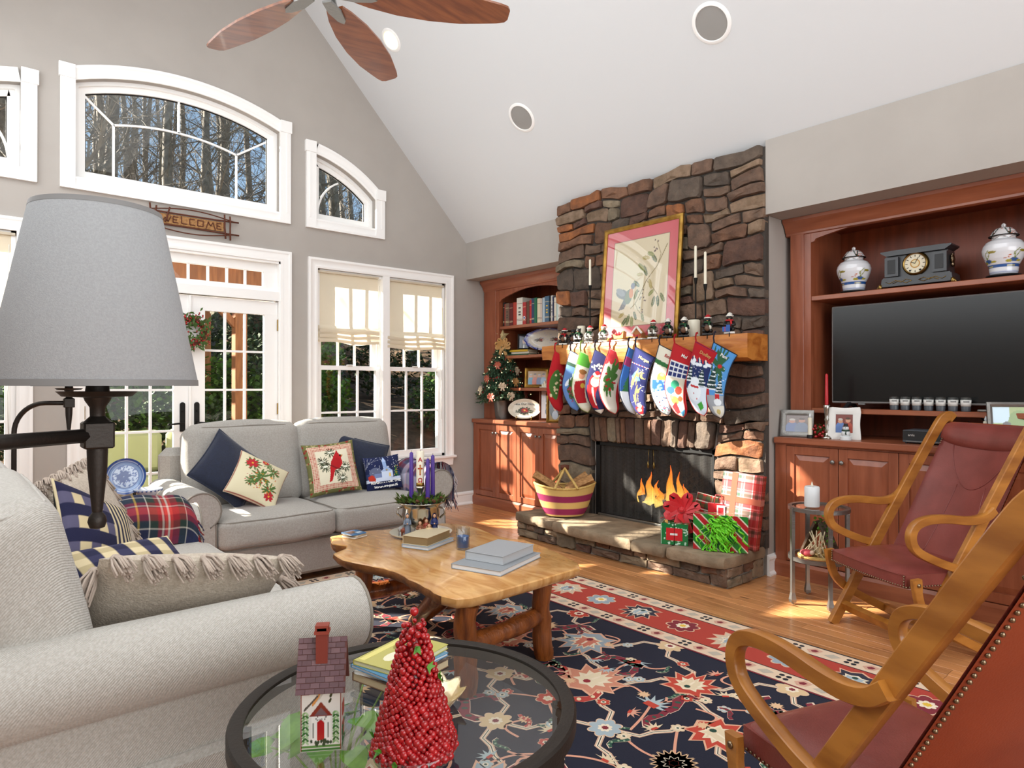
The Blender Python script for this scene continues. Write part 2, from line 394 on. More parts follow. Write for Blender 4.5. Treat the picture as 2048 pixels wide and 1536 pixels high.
mk('cedar_post', '#a86a3c', .7, c2='#8d5630', sc=6, st=(5, 5, .7))
mk('deck_gray', '#6d665e', .8, c2='#5a544d', sc=5, st=(6, 1, 1))
mk('cushion_sage', '#aeb07e', .9)
mk('recess_glow', '#fff6c0', .5, emit='#ffe98a', es=2.2)
thin_glass('window_glass', '#f8fbfb', .6)
thin_glass('table_glass', '#e9eeec', 2.6)
thin_glass('clear_glass', '#f2f5f5', 1.6)
cloth_translucent('shade_linen', '#e9dfcc', .42)
# ------------------------------------------------------------------ the room
YW = 5.85; XL, XR = 4.374, 4.262            # window wall; soffit faces beyond / this side of the chimney
RX, RZ = 1.52, 5.81; SLOPE = 1.0267
def ceil_z(x): return 2.879 + SLOPE * (4.374 - x) if x > RX else 2.879 + SLOPE * (x + 1.334)
# floor and planks
floor = sroot('floor')
build('subfloor', MB().box((-1.5, -3.7, -.12), (5.2, 6.0, -.003)), 'floor_gap', floor)
build('plank_field', MB().box((-1.5, -3.7, -.003), (2.2, 6.0, 0)), 'plank_wood', floor)
build('plank_field', MB().box((2.2, -3.7, -.003), (5.2, -.6, 0)), 'plank_wood', floor)
x = 2.2
while x < 4.7:
    wd = .082; y = -.6 - R.random() * 1.5
    while y < 6.0:
        L_ = R.uniform(1.3, 3.0); y1 = min(y + L_, 6.0); ya = max(y, -.6)
        if y1 > ya + .05 and not (x < 3.05 and y1 < 4.0) and not (x > 3.95 and ya > 2.35 and y1 < 4.2):
            build('plank', MB(Matrix.Identity(4)).box((x + .0008, ya + .0008, -.003), (x + wd - .0008, y1 - .0008, R.uniform(-.0003, .0004)), .0012), 'plank_wood', floor, False)
        y = y1
    x += wd
build('plank', MB().box((3.66, 2.17, -.002), (3.745, 4.45, .0012), .001), 'plank_wood', floor, False)
mbp = MB(); mbp.prism([(3.66, 2.17), (4.37, 2.17), (4.37, 2.262), (3.745, 2.262)], -.002, .0014); build('plank', mbp, 'plank_wood', floor, False)
# window wall with its openings
def arc(p0, pm, p1, n=16):
    """circle arc through three 2D points"""
    ax, ay = p0; bx, by = pm; cx, cy = p1; d = 2 * (ax * (by - cy) + bx * (cy - ay) + cx * (ay - by))
    ux = ((ax * ax + ay * ay) * (by - cy) + (bx * bx + by * by) * (cy - ay) + (cx * cx + cy * cy) * (ay - by)) / d
    uy = ((ax * ax + ay * ay) * (cx - bx) + (bx * bx + by * by) * (ax - cx) + (cx * cx + cy * cy) * (bx - ax)) / d
    r = sqrt((ax - ux) ** 2 + (ay - uy) ** 2); a0 = atan2(ay - uy, ax - ux); a1 = atan2(cy - uy, cx - ux)
    return [(ux + r * cos(a0 + (a1 - a0) * i / n), uy + r * sin(a0 + (a1 - a0) * i / n)) for i in range(n + 1)]
MIR = 3.04
H_arch = [(.742, 2.865), (2.285, 2.865)] + arc((2.285, 3.585), (1.513, 3.735), (.742, 3.585))
H_small = [(2.625, 2.865), (3.25, 2.865)] + arc((3.25, 3.15), (2.93, 3.372), (2.625, 3.47), 10)
H_smallL = [(MIR - a, b) for a, b in H_small][::-1]; H_smallL = H_smallL[-2:] + H_smallL[:-2]
H_win = [(2.646, .56), (4.097, .56), (4.097, 2.405), (2.646, 2.405)]
H_winL = [(MIR - a, b) for a, b in H_win][::-1]
H_door = [(.79, -.05), (2.295, -.05), (2.295, 2.42), (.79, 2.42)]
outer = [(-1.6, -.1), (.70, -.1), (.79, -.1), (2.295, -.1), (5.2, -.1), (5.2, 2.95), (4.4, 2.95), (RX, RZ + .1), (-1.36, 2.95), (-1.6, 2.95)]
bm = bmesh.new()
def loop(pts):
    vs = [bm.verts.new((a, YW, b)) for a, b in pts]; return [bm.edges.new((vs[i], vs[(i + 1) % len(vs)])) for i in range(len(vs))]
es = loop([(-1.6, -.1), (5.2, -.1), (5.2, 2.95), (4.4, 2.95), (RX, RZ + .1), (-1.36, 2.95), (-1.6, 2.95)])
for h in (H_arch, H_small, H_smallL, H_win, H_winL, H_door): es += loop(h)
bmesh.ops.triangle_fill(bm, edges=es, use_beauty=True, use_dissolve=False)
g = bmesh.ops.extrude_face_region(bm, geom=list(bm.faces)); bmesh.ops.translate(bm, verts=[v for v in g['geom'] if isinstance(v, bmesh.types.BMVert)], vec=(0, .17, 0))
bmesh.ops.recalc_face_normals(bm, faces=bm.faces)
me = bpy.data.meshes.new('wall_back'); bm.to_mesh(me); bm.free()
o = finish('wall_back', me, 'wall_paint', None, False); o['kind'] = 'structure'
# ceiling slopes, soffits, side walls, chimney breast
cm = MB()
for sx in (1, -1):
    xe = RX + sx * 2.95; ze = RZ - 2.95 * SLOPE
    cm.prism([(RX, RZ), (xe, ze), (xe, ze + .15), (RX, RZ + .15)], -3.7, 6.02, 'y')
struct('ceiling', cm, 'ceiling_paint')
struct('wall_right', MB().box((5.1, -3.7, -.1), (5.2, 6.0, 3.0)), 'wall_paint')
struct('wall_left', MB().box((-1.45, -3.7, -.1), (-1.34, 6.0, 3.0)), 'wall_paint')
rw = MB().prism([(-1.6, -.1), (5.2, -.1), (5.2, 2.95), (4.4, 2.95), (RX, RZ + .1), (-1.36, 2.95), (-1.6, 2.95)], -3.75, -3.65, 'y'); struct('wall_rear', rw, 'wall_paint')
struct('trim_1', MB().box((XL, 4.272, 2.476), (5.15, 5.87, 2.98)), 'wall_paint')['label'] = 'painted soffit over the bookcase beside the window wall'
struct('trim_2', MB().box((XR, -3.7, 2.476), (5.15, 2.285, 2.985)), 'wall_paint')['label'] = 'painted soffit over the television cabinet'
cb = MB()
for a, b in (((4.30, 2.29, -.05), (5.1, 2.69, 3.1)), ((4.30, 3.83, -.05), (5.1, 4.268, 3.1)), ((4.30, 2.69, .835), (5.1, 3.83, 3.1)), ((4.30, 2.69, -.05), (5.1, 3.83, .19))): cb.box(a, b)
struct('wall_chimney', cb, 'wall_paint')
def base_run(mb, a, b, n):
    """baseboard with moulded cap from a to b, n = outward normal"""
    prof = [(0, 0), (.028, 0), (.03, .012), (.02, .026), (.016, .032), (.016, .105), (.022, .115), (.02, .13), (.008, .14), (0, .143)]
    A, B = Vector(a), Vector(b); N = Vector(n); vs = []
    for P in (A, B): vs += [tuple(P + N * u + Vector((0, 0, v))) for u, v in prof]
    k = len(prof); mb.add(vs, [(i, (i + 1) % k, k + (i + 1) % k, k + i) for i in range(k)] + [list(range(k)), list(range(k, 2 * k))])
bb = MB(); base_run(bb, (2.392, YW, 0), (4.50, YW, 0), (0, -1, 0)); base_run(bb, (-1.34, YW, 0), (.70, YW, 0), (0, -1, 0)); struct('baseboard_back', bb, 'trim_white', None, 30)
bb = MB(); base_run(bb, (4.285, 2.29, 0), (4.40, 2.29, 0), (0, -1, 0)); struct('baseboard_right', bb, 'trim_white', None, 30)

# ------------------------------------------------------------------ windows
def casing_strip(mb, pts, w=.095, closed=False):
    """moulded flat casing following a 2D path (inner edge), outward = left of travel"""
    cross = [(0, 0), (0, -.012), (.018, -.016), (.03, -.012), (.062, -.018), (.075, -.026), (.095, -.026), (.095, 0)]
    n = len(pts); off = []
    for i in range(n):
        p = Vector(pts[i]); a = (p - Vector(pts[i - 1])).normalized() if (i or closed) else None; b = (Vector(pts[(i + 1) % n]) - p).normalized() if (i < n - 1 or closed) else None
        a = a or b; b = b or a; na = Vector((-a.y, a.x)); nb = Vector((-b.y, b.x)); m = (na + nb).normalized(); m = m / max(.3, m.dot(na)); off.append(m)
    vs = [(p[0] + m.x * u * w / .095, YW + d, p[1] + m.y * u * w / .095) for p, m in zip(pts, off) for u, d in cross]; k = len(cross); fs = []
    for i in range(n if closed else n - 1):
        for j in range(k): fs.append((i * k + j, i * k + (j + 1) % k, ((i + 1) % n) * k + (j + 1) % k, ((i + 1) % n) * k + j))
    mb.add(vs, fs)
def inset(poly, d):
    n = len(poly); out = []
    for i in range(n):
        p = Vector(poly[i]); a = (p - Vector(poly[i - 1])).normalized(); b = (Vector(poly[(i + 1) % n]) - p).normalized()
        m = (Vector((-a.y, a.x)) + Vector((-b.y, b.x))).normalized(); m = m / max(.35, m.dot(Vector((-a.y, a.x)))); out.append((p.x + m.x * d, p.y + m.y * d))
    return out
def ring(mb, outer_, inner_, y0, y1):
    n = len(outer_); vs = [(a, y, b) for y in (y0, y1) for P in (outer_, inner_) for a, b in P]; fs = []
    for i in range(n):
        j = (i + 1) % n
        fs += [(i, j, n + j, n + i), (2 * n + i, 3 * n + i, 3 * n + j, 2 * n + j), (i, 2 * n + i, 2 * n + j, j), (n + i, n + j, 3 * n + j, 3 * n + i)]
    mb.add(vs, fs)
def fixed_window(name, hole, sash_w, extras):
    rt = sroot(name)
    cs = MB(); top = hole[2:]
    casing_strip(cs, list(reversed(hole[2:])) if False else [hole[0]] + list(reversed(top)) + [hole[1]]) if False else None
    bot = [hole[0], hole[1]]
    # casing: bottom, two sides, arched head, corner blocks
    casing_strip(cs, [(hole[1][0], hole[1][1]), (hole[0][0], hole[0][1])][::-1] if False else [hole[1], hole[0]])
    x0, x1 = hole[0][0], hole[1][0]; zr, zl = top[0][1], top[-1][1]
    cs.box((x0 - .095, YW - .026, hole[0][1] - .095), (x0, YW, zl)); cs.box((x1, YW - .026, hole[0][1] - .095), (x1 + .095, YW, zr))
    cs.box((x0 - .07, YW - .03, hole[0][1]), (x0 - .055, YW, zl)); cs.box((x1 + .055, YW - .03, hole[0][1]), (x1 + .07, YW, zr))
    build('casing', cs, 'trim_white', rt, 30)
    hd = MB(); casing_strip(hd, top[::-1]); build('arched_head', hd, 'trim_white', rt, 30)
    bl = MB(); bl.box((x0 - .105, YW - .034, zl), (x0, YW, zl + .105), .002); bl.box((x1, YW - .034, zr), (x1 + .105, YW, zr + .105), .002); build('corner_block', bl, 'trim_white', rt, False)
    ccw = hole if sum(hole[i - 1][0] * hole[i][1] - hole[i][0] * hole[i - 1][1] for i in range(len(hole))) > 0 else hole[::-1]
    sm = MB(); i1 = inset(ccw, .028); i2 = inset(ccw, sash_w); ring(sm, ccw, i1, YW + .06, YW + .15); ring(sm, i1, i2, YW + .085, YW + .13); build('sash', sm, 'trim_white', rt, 30)
    gk = MB(); i3 = inset(ccw, sash_w + .006); ring(gk, i2, i3, YW + .10, YW + .115); build('gasket', gk, 'soot_metal', rt, False)
    build('pane', MB().poly([(a, YW + .108, b) for a, b in i2]), 'window_glass', rt, False)
    mm = MB()
    for pts in extras: mm.sweep([(a, YW + .10, b) for a, b in pts], [(-.008, -.006), (.008, -.006), (.008, .006), (-.008, .006)], (0, 1, 0))
    build('muntin', mm, 'trim_white', rt, False)
    return rt
fixed_window('window_2', H_arch, .075, [[(1.008, 2.93), (1.008, 3.345)], [(1.942, 2.93), (1.942, 3.325)], arc((1.008, 3.345), (1.477, 3.40), (1.942, 3.325), 12),
             [(1.008, 3.345), (.80, 3.53)], [(1.942, 3.325), (2.20, 3.50)], [(1.477, 3.40), (1.477, 3.67)]])
fixed_window('window_3', H_small, .072, [arc((2.69, 2.95), (2.74, 3.12), (2.90, 3.27), 10)])
fixed_window('window_1', H_smallL, .072, [arc((MIR - 2.69, 2.95), (MIR - 2.74, 3.12), (MIR - 2.90, 3.27), 10)])
def grid_sash(rt, x0, x1, z0, z1, y, cols, rows, st, rail_b, rail_t, mat='trim_white'):
    fm = MB(); fm.box((x0, y, z0), (x0 + st, y + .04, z1)); fm.box((x1 - st, y, z0), (x1, y + .04, z1)); fm.box((x0, y - .001, z0), (x1, y + .041, z0 + rail_b)); fm.box((x0, y - .001, z1 - rail_t), (x1, y + .041, z1))
    s_ = build('sash', fm, mat, rt, False)
    gx0, gx1, gz0, gz1 = x0 + st, x1 - st, z0 + rail_b, z1 - rail_t; cw, ch = (gx1 - gx0) / cols, (gz1 - gz0) / rows
    mm = MB()
    for i in range(1, cols): mm.box((gx0 + i * cw - .009, y + .008, gz0), (gx0 + i * cw + .009, y + .03, gz1))
    for j in range(1, rows): mm.box((gx0, y + .0085, gz0 + j * ch - .009), (gx1, y + .0295, gz0 + j * ch + .009))
    build('muntin', mm, mat, s_, False)
    me0 = None
    for i in range(cols):
        for j in range(rows):
            px, pz = gx0 + (i + .5) * cw, gz0 + (j + .5) * ch
            if me0 is None:
                p = build('pane', MB().poly([(-cw / 2 + .006, 0, -ch / 2 + .006), (cw / 2 - .006, 0, -ch / 2 + .006), (cw / 2 - .006, 0, ch / 2 - .006), (-cw / 2 + .006, 0, ch / 2 - .006)]), 'window_glass', s_, False, True); me0 = p.data
            else:
                p = bpy.data.objects.new('pane', me0); C.objects.link(p); p.parent = s_
            p.location = (px, y + .019, pz)
    return s_
def double_window(name, h):
    x0, x1 = min(p[0] for p in h), max(p[0] for p in h); z0, z1 = .56, 2.405; rt = sroot(name)
    cs = MB(); casing_strip(cs, [(x0, z0), (x0, z1), (x1, z1), (x1, z0)]); build('casing', cs, 'trim_white', rt, 30)
    sl = MB(); sl.box((x0 - .12, YW - .05, z0 - .028), (x1 + .12, YW + .07, z0), .006); sl.prism([(x0 - .095, z0 - .028), (x1 + .095, z0 - .028), (x1 + .085, z0 - .105), (x0 - .085, z0 - .105)], YW - .02, YW, 'y'); build('sill', sl, 'trim_white', rt, 30)
    cx = (x0 + x1) / 2 - .04; ml = MB(); ml.box((cx, YW - .01, z0), (cx + .078, YW + .15, z1)); ml.box((x0, YW + .02, z0), (x0 + .03, YW + .15, z1)); ml.box((x1 - .03, YW + .02, z0), (x1, YW + .15, z1)); ml.box((x0, YW + .02, z1 - .03), (x1, YW + .15, z1)); ml.box((x0, YW + .02, z0), (x1, YW + .15, z0 + .025)); build('mullion', ml, 'trim_white', rt, False)
    for a, b in ((x0 + .012, cx + .004), (cx + .074, x1 - .012)):
        grid_sash(rt, a, b, z0 + .02, 1.50, YW + .05, 3, 2, .05, .06, .042)
        grid_sash(rt, a + .02, b - .02, 1.46, z1 - .02, YW + .10, 3, 2, .05, .04, .05)
        lk = MB().box(((a + b) / 2 - .03, YW + .03, 1.498), ((a + b) / 2 + .03, YW + .06, 1.512), .004); build('sash_lock', lk, 'plastic_white', rt, 30)
        cr = MB().tube([(b - .03, YW + .01, z1 - .1), (b - .035, YW + .012, 1.6), (b - .03, YW + .012, 1.3), (b - .038, YW + .012, 1.25), (b - .03, YW + .012, .95)], .0025, 5); build('shade_cord', cr, 'plastic_white', rt, True)
    return rt
double_window('window_4', H_win); double_window('window_5', H_winL)

# ------------------------------------------------------------------ french door with transom
dr = sroot('door_1'); cs = MB(); casing_strip(cs, [(.79, 0), (.79, 2.42), (2.295, 2.42), (2.295, 0)]); build('casing', cs, 'trim_white', dr, 30)
fr = MB(); fr.box((.79, YW, 0), (.806, YW + .16, 2.42)); fr.box((2.282, YW, 0), (2.295, YW + .16, 2.42)); fr.box((.79, YW, 2.40), (2.295, YW + .16, 2.42)); fr.box((.79, YW - .004, 2.065), (2.295, YW + .13, 2.145)); fr.box((.79, YW + .02, -.01), (2.295, YW + .18, .015)); build('door_frame', fr, 'trim_white', dr, False)
grid_sash(dr, .806, 2.282, 2.145, 2.40, YW + .05, 8, 1, .12, .048, .075)
for nm, a, b in (('leaf', .808, 1.543), ('leaf', 1.549, 2.280)):
    lf = grid_sash(dr, a, b, .018, 2.055, YW + .03, 3, 5, .117, .25, .117); lf.name = 'door_leaf'
    s_ = 1 if a > 1 else -1; ex = 1.546 + s_ * .055
    pl = MB(); pl.prism([(ex - .02, .93), (ex + .02, .93)] + [(ex + .02 * cos(t), 1.15 + .02 * sin(t)) for t in np.linspace(0, pi, 9)], YW + .018, YW + .03, 'y')
    pl.tube([(ex, YW + .018, 1.0), (ex, YW - .03, 1.0), (ex + s_ * .02, YW - .035, 1.0), (ex + s_ * .11, YW - .035, .992)], .008, 8); pl.ell((ex + s_ * .115, YW - .035, .992), .01, 8, 6); pl.cyl((ex, YW + .012, 1.09), .008, .012, 8)
    build('door_handle', pl, 'iron_black', lf, 35)
    for z in (.3, 1.1, 1.85):
        hx = 2.281 if s_ > 0 else .806; build('hinge', MB().cyl((hx, YW + .022, z - .05), .008, .10, 8), 'brass', lf, 35)
ast = MB().box((1.535, YW + .012, .02), (1.556, YW + .03, 2.055), .003); build('astragal', ast, 'trim_white', dr, False)

# ------------------------------------------------------------------ roman shades
def roman(name, x0, x1, zt, zb, label, seed):
    t = thing(name, label, 'shade', ((x0 + x1) / 2, YW + .03, zt), 0, 'cream roman shades on the windows')
    nu, nv = 40, 70; u, v = np.meshgrid(np.linspace(0, 1, nu + 1), np.linspace(0, 1, nv + 1)); z = zt - v * (zt - zb)
    f = np.clip((v - .76) / .24, 0, 1); sag = .012 * np.sin(u * pi * 2.2 + seed) * f + .008 * wob(u, v, 1, seed) * f
    y = YW + .022 - .022 * np.abs(np.sin(f * pi * 3.0)) ** .7 * (.6 + .4 * np.cos(u * 5 + seed)) - .012 * f + .006 * np.sin(u * pi * 3 + seed) * v
    z = z + sag * 1.2
    x = x0 + u * (x1 - x0) + .006 * np.sin(v * 9 + seed) * v * (u - .5)
    npgrid('shade_cloth', np.c_[x.ravel(), y.ravel(), z.ravel()], gridF(nu, nv), 'shade_linen', t)
    bars = MB()
    for k in range(3): zz = zb + .012 + k * .045; bars.sweep([(x0 + .01 + (x1 - x0 - .02) * i / 12, YW - .012 - .004 * k + .004 * sin(i * .9 + seed), zz + .008 * sin(i * .55 * (1 + .2 * k) + seed)) for i in range(13)], [(-.002, -.014), (.002, -.014), (.004, 0), (.002, .014), (-.002, .014)])
    build('pleat', bars, 'shade_linen', t, 40)
    hd = MB().box((x0, YW + .0, zt - .02), (x1, YW + .04, zt), .003); build('head_rail', hd, 'shade_linen', t, False)
roman('roman_shade', 2.652, 3.292, 2.390, 1.715, 'cream linen roman shade, left one of the pair behind the loveseat', .3)
roman('roman_shade', 3.374, 4.080, 2.385, 1.685, 'cream linen roman shade, right one of the pair nearest the bookcase', 1.9)
roman('roman_shade', MIR - 3.292 + .01, MIR - 2.652, 2.390, 1.66, 'cream linen roman shade partly cut by the photo edge, left of the lamp', 2.7)
# ------------------------------------------------------------------ stone fireplace
def stone_cells(y0, y1, z0, z1, hmin=.10, hmax=.25):
    cells = []; z = z0
    while z < z1 - .02:
        h = R.uniform(hmin, hmax)
        if z + h > z1 - hmin * .8: h = z1 - z
        y = y0
        while y < y1 - .01:
            wd = R.uniform(.16, .46)
            if y + wd > y1 - .12: wd = y1 - y
            k = R.random()
            if h > .13 and k < .74:
                q = [.5 + R.uniform(-.16, .16)] if (h < .19 or k < .4) else [.3 + R.uniform(-.05, .08), .66 + R.uniform(-.06, .06)]
                zs = [0] + q + [1]
                for a, b in zip(zs, zs[1:]):
                    if wd > .26 and R.random() < .55:
                        m = wd * R.uniform(.3, .7); cells += [(y, y + m, z + a * h, z + b * h), (y + m, y + wd, z + a * h, z + b * h)]
                    else: cells.append((y, y + wd, z + a * h, z + b * h))
            else: cells.append((y, y + wd, z, z + h))
            y += wd
        z += h
    return cells
def warp(y, z): return y + .018 * sin(z * 9 + y * 3), z + .016 * sin(y * 7.3 + z * 4) + .009 * sin(y * 17 + z * 11)
def stone_mesh(mb, poly, put, depth, dome=.35):
    """irregular stone: outline ring at the bed, rounded shoulder, rough front; put(a,b,d)->point"""
    n = len(poly); cx = sum(p[0] for p in poly) / n; cy = sum(p[1] for p in poly) / n
    rings = []
    for k, d in ((1.0, -.03), (.99, depth * .7), (.93, depth * .97)):
        rings.append([put(cx + (a - cx) * k, cy + (b - cy) * k, d + (R.uniform(-.006, .006) if d > 0 else 0)) for a, b in poly])
    inn = [put(cx + (a - cx) * dome, cy + (b - cy) * dome, depth + R.uniform(-.008, .010)) for a, b in poly[::2]]
    vs = rings[0] + rings[1] + rings[2] + inn + [put(cx, cy, depth + R.uniform(-.003, .012))]; fs = []
    for r_ in (0, 1):
        for i in range(n): fs.append((r_ * n + i, r_ * n + (i + 1) % n, (r_ + 1) * n + (i + 1) % n, (r_ + 1) * n + i))
    m = n // 2; b2 = 2 * n; b3 = 3 * n; c_ = b3 + m
    for i in range(m):
        a0, a1, a2 = 2 * i, (2 * i + 1) % n, (2 * i + 2) % n
        fs += [(b2 + a0, b2 + a1, b3 + i), (b2 + a1, b2 + a2, b3 + (i + 1) % m), (b2 + a1, b3 + (i + 1) % m, b3 + i), (b3 + i, b3 + (i + 1) % m, c_)]
    mb.add(vs, fs)
def cell_poly(c, gap=.007, wp=True, j=.006):
    y0, y1, z0, z1 = c; y0 += gap; y1 -= gap; z0 += gap * .8; z1 -= gap * .8; w_, h_ = y1 - y0, z1 - z0; r = min(w_, h_) * .13
    P = [(y0 + r, z0), (y0 + w_ * .35, z0), (y0 + w_ * .65, z0), (y1 - r, z0), (y1, z0 + r), (y1, z1 - r), (y1 - r, z1), (y0 + w_ * .6, z1), (y0 + w_ * .3, z1), (y0 + r, z1), (y0, z1 - r), (y0, z0 + r)]
    jj = min(j, h_ * .1); P = [(a + R.uniform(-jj, jj), b + R.uniform(-jj, jj)) for a, b in P]
    return [warp(a, b) for a, b in P] if wp else P
fp = thing('fireplace', 'tall stacked fieldstone fireplace rising to the sloped ceiling', 'fireplace', (4.28, 3.28, 0))
build('mortar', MB().box((4.262, 2.287, .19), (4.31, 2.66, 1.06)).box((4.262, 3.88, .19), (4.31, 4.27, 1.06)).box((4.262, 2.287, 1.03), (4.31, 4.27, 2.945)), 'mortar', fp, False)
cells = stone_cells(2.283, 4.29, 1.045, 2.965) + stone_cells(3.885, 4.285, .205, 1.045, .09, .2) + stone_cells(2.283, 2.665, .205, 1.045, .09, .2)
pal = ['fieldstone_0'] * 4 + ['fieldstone_1'] * 4 + ['fieldstone_2'] * 4 + ['fieldstone_3'] * 3 + ['fieldstone_4'] * 2 + ['fieldstone_5'] + ['fieldstone_6'] * 3 + ['fieldstone_7']
for c in cells:
    if c[1] - c[0] < .03 or c[3] - c[2] < .02: continue
    p = cell_poly(c); mb = MB(); dp = R.uniform(.022, .055)
    p = [(min(max(a, 2.284), 4.30), min(b, 2.985)) for a, b in p]
    stone_mesh(mb, p, lambda a, b, d: (4.268 - d, a, b), dp); build('stone', mb, R.choice(pal), fp, 40)
y = 3.895; k = 0
while y > 2.69:
    wd = R.uniform(.045, .105)
    if y - wd < 2.73: wd = y - 2.672
    ins = lambda yy, t: 3.275 + (yy - 3.275) * (1 + (t - 1) * .05)
    c = (y - wd, y, .832 + R.uniform(-.006, .004), 1.043); p = [(ins(a, (b - .83) / .21), b) for a, b in cell_poly(c, .004, False, .004)]
    mb = MB(); stone_mesh(mb, p, lambda a, b, d: (4.268 - d, a, b), R.uniform(.03, .05), .5); build('lintel_stone', mb, pal[(k * 7) % len(pal)], fp, 40); y -= wd; k += 1
# firebox
fb = MB(); fb.box((4.29, 3.80, .18), (4.80, 3.83, .84)); fb.box((4.29, 2.69, .18), (4.80, 2.72, .84)); fb.box((4.75, 2.69, .18), (4.80, 3.83, .84)); fb.box((4.29, 2.69, .82), (4.80, 3.83, .84)); fb.box((4.27, 2.69, .18), (4.80, 3.83, .20))
build('firebox', fb, 'firebrick', fp, False)
hb = MB()
for i in range(-2, 16):
    for j in range(9):
        for s_ in (-1, 1):
            cy = 2.70 + i * .10 + (.05 if s_ > 0 else 0); cz = .23 + j * .07
            if 2.74 < cy < 3.79 and .22 < cz < .81: hb.X = Matrix.Translation((4.748, cy, cz)) @ Matrix.Rotation(s_ * pi / 4, 4, 'X'); hb.box((-.006, -.045, -.02), (.002, .045, .02))
o = build('herringbone_brick', hb, 'firebrick', fp, False); o['kind'] = 'stuff'
sr = MB(); sr.box((4.262, 3.79, .20), (4.275, 3.835, .835)); sr.box((4.262, 2.685, .20), (4.275, 2.70, .835)); sr.box((4.262, 2.685, .80), (4.275, 3.835, .845)); build('firebox_frame', sr, 'soot_metal', fp, False)
build('screen_rail', MB().box((4.245, 2.70, .205), (4.262, 3.80, .222), .003), 'pewter', fp, False)
mt = bpy.data.materials.new('screen_mesh'); mt.use_nodes = True; n = mt.node_tree.nodes; L = mt.node_tree.links; b_ = n['Principled BSDF']; b_.inputs['Base Color'].default_value = (.07, .066, .062, 1); b_.inputs['Roughness'].default_value = .45
tc = n.new('ShaderNodeTexCoord'); fac = []
for ax in ('Y', 'Z'):
    wv = n.new('ShaderNodeTexWave'); wv.bands_direction = ax; wv.inputs['Scale'].default_value = 48; L.new(tc.outputs['Object'], wv.inputs[0]); fac.append(wv.outputs['Fac'])
mxm = n.new('ShaderNodeMath'); mxm.operation = 'MAXIMUM'; L.new(fac[0], mxm.inputs[0]); L.new(fac[1], mxm.inputs[1]); th = n.new('ShaderNodeMath'); th.operation = 'GREATER_THAN'; th.inputs[1].default_value = .9; L.new(mxm.outputs[0], th.inputs[0])
tb = n.new('ShaderNodeBsdfTransparent'); mx = n.new('ShaderNodeMixShader'); L.new(th.outputs[0], mx.inputs[0]); L.new(tb.outputs[0], mx.inputs[1]); L.new(b_.outputs[0], mx.inputs[2]); L.new(mx.outputs[0], n['Material Output'].inputs[0]); MATS['screen_mesh'] = mt
for a, b in ((3.79, 3.255), (3.245, 2.71)):
    build('mesh_screen', MB().grid(lambda u, v: (4.282 + .006 * sin(u * 34), a + (b - a) * u, .222 + v * .59), 60, 1), 'screen_mesh', fp, True)
for dy in (-.022, .022): build('screen_pull', MB().tube([(4.262, 3.25 + dy, .80), (4.26, 3.25 + dy * 1.3, .70)], .0025, 6).lathe([(0, 0), (.008, .012), (.009, .03), (.003, .06), (0, .062)], (4.26, 3.25 + dy * 1.3, .645), 8), 'brass', fp, True)
lg = thing('log_grate', 'black iron grate holding charred logs inside the fireplace', 'grate', (4.52, 3.2, .2))
g = MB()
for i in range(6): yy = 3.10 + i * .085; g.tube([(4.40, yy, .31), (4.40, yy, .25), (4.64, yy, .25), (4.66, yy, .33)], .007, 6)
for xx in (4.42, 4.62): g.tube([(xx, 3.08, .25), (xx, 3.55, .25)], .008, 6); g.tube([(xx, 3.12, .25), (xx, 3.12, .20)], .008, 6); g.tube([(xx, 3.5, .25), (xx, 3.5, .20)], .008, 6)
build('bars', g, 'soot_metal', lg, True)
for i, (p, q, r, m_, lb) in enumerate([((4.45, 3.44, .285), (4.5, 2.93, .30), .042, 'char_log', 'dark charred log lying across the front of the grate'), ((4.56, 3.40, .30), (4.6, 2.90, .33), .045, 'ash_stone', 'ash grey log at the back of the grate'),
        ((4.44, 3.10, .34), (4.58, 2.86, .42), .036, 'ash_stone', 'pale ash covered log leaning up at the right of the grate'), ((4.42, 3.34, .36), (4.6, 3.06, .40), .032, 'char_log', 'thin charred log resting crosswise on top of the fire')]):
    P, Q = Vector(p) + Vector((0, .16, 0)), Vector(q) + Vector((0, .16, 0)); ob = build('fire_log', MB().tube([P + (Q - P) * t / 6 + Vector((R.uniform(-.006, .006),) * 3) for t in range(7)], [r * R.uniform(.85, 1.1) for t in range(7)], 9), m_, None, 50); tag(ob, lb, 'log', 'logs burning in the fireplace')
fm = bpy.data.materials.new('flame'); fm.use_nodes = True; n = fm.node_tree.nodes; L = fm.node_tree.links; n.clear(); oo = n.new('ShaderNodeOutputMaterial'); em = n.new('ShaderNodeEmission'); tb = n.new('ShaderNodeBsdfTransparent'); mx = n.new('ShaderNodeMixShader')
at = n.new('ShaderNodeAttribute'); at.attribute_name = 'Col'; L.new(at.outputs[0], em.inputs[0]); em.inputs[1].default_value = 1.7; lw = n.new('ShaderNodeLayerWeight'); lw.inputs[0].default_value = .45; L.new(lw.outputs['Facing'], mx.inputs[0]); L.new(em.outputs[0], mx.inputs[1]); L.new(tb.outputs[0], mx.inputs[2]); L.new(mx.outputs[0], oo.inputs[0]); MATS['flame'] = fm
fire = thing('fire', 'orange flames licking up from the burning logs', 'fire', (4.52, 3.15, .3))
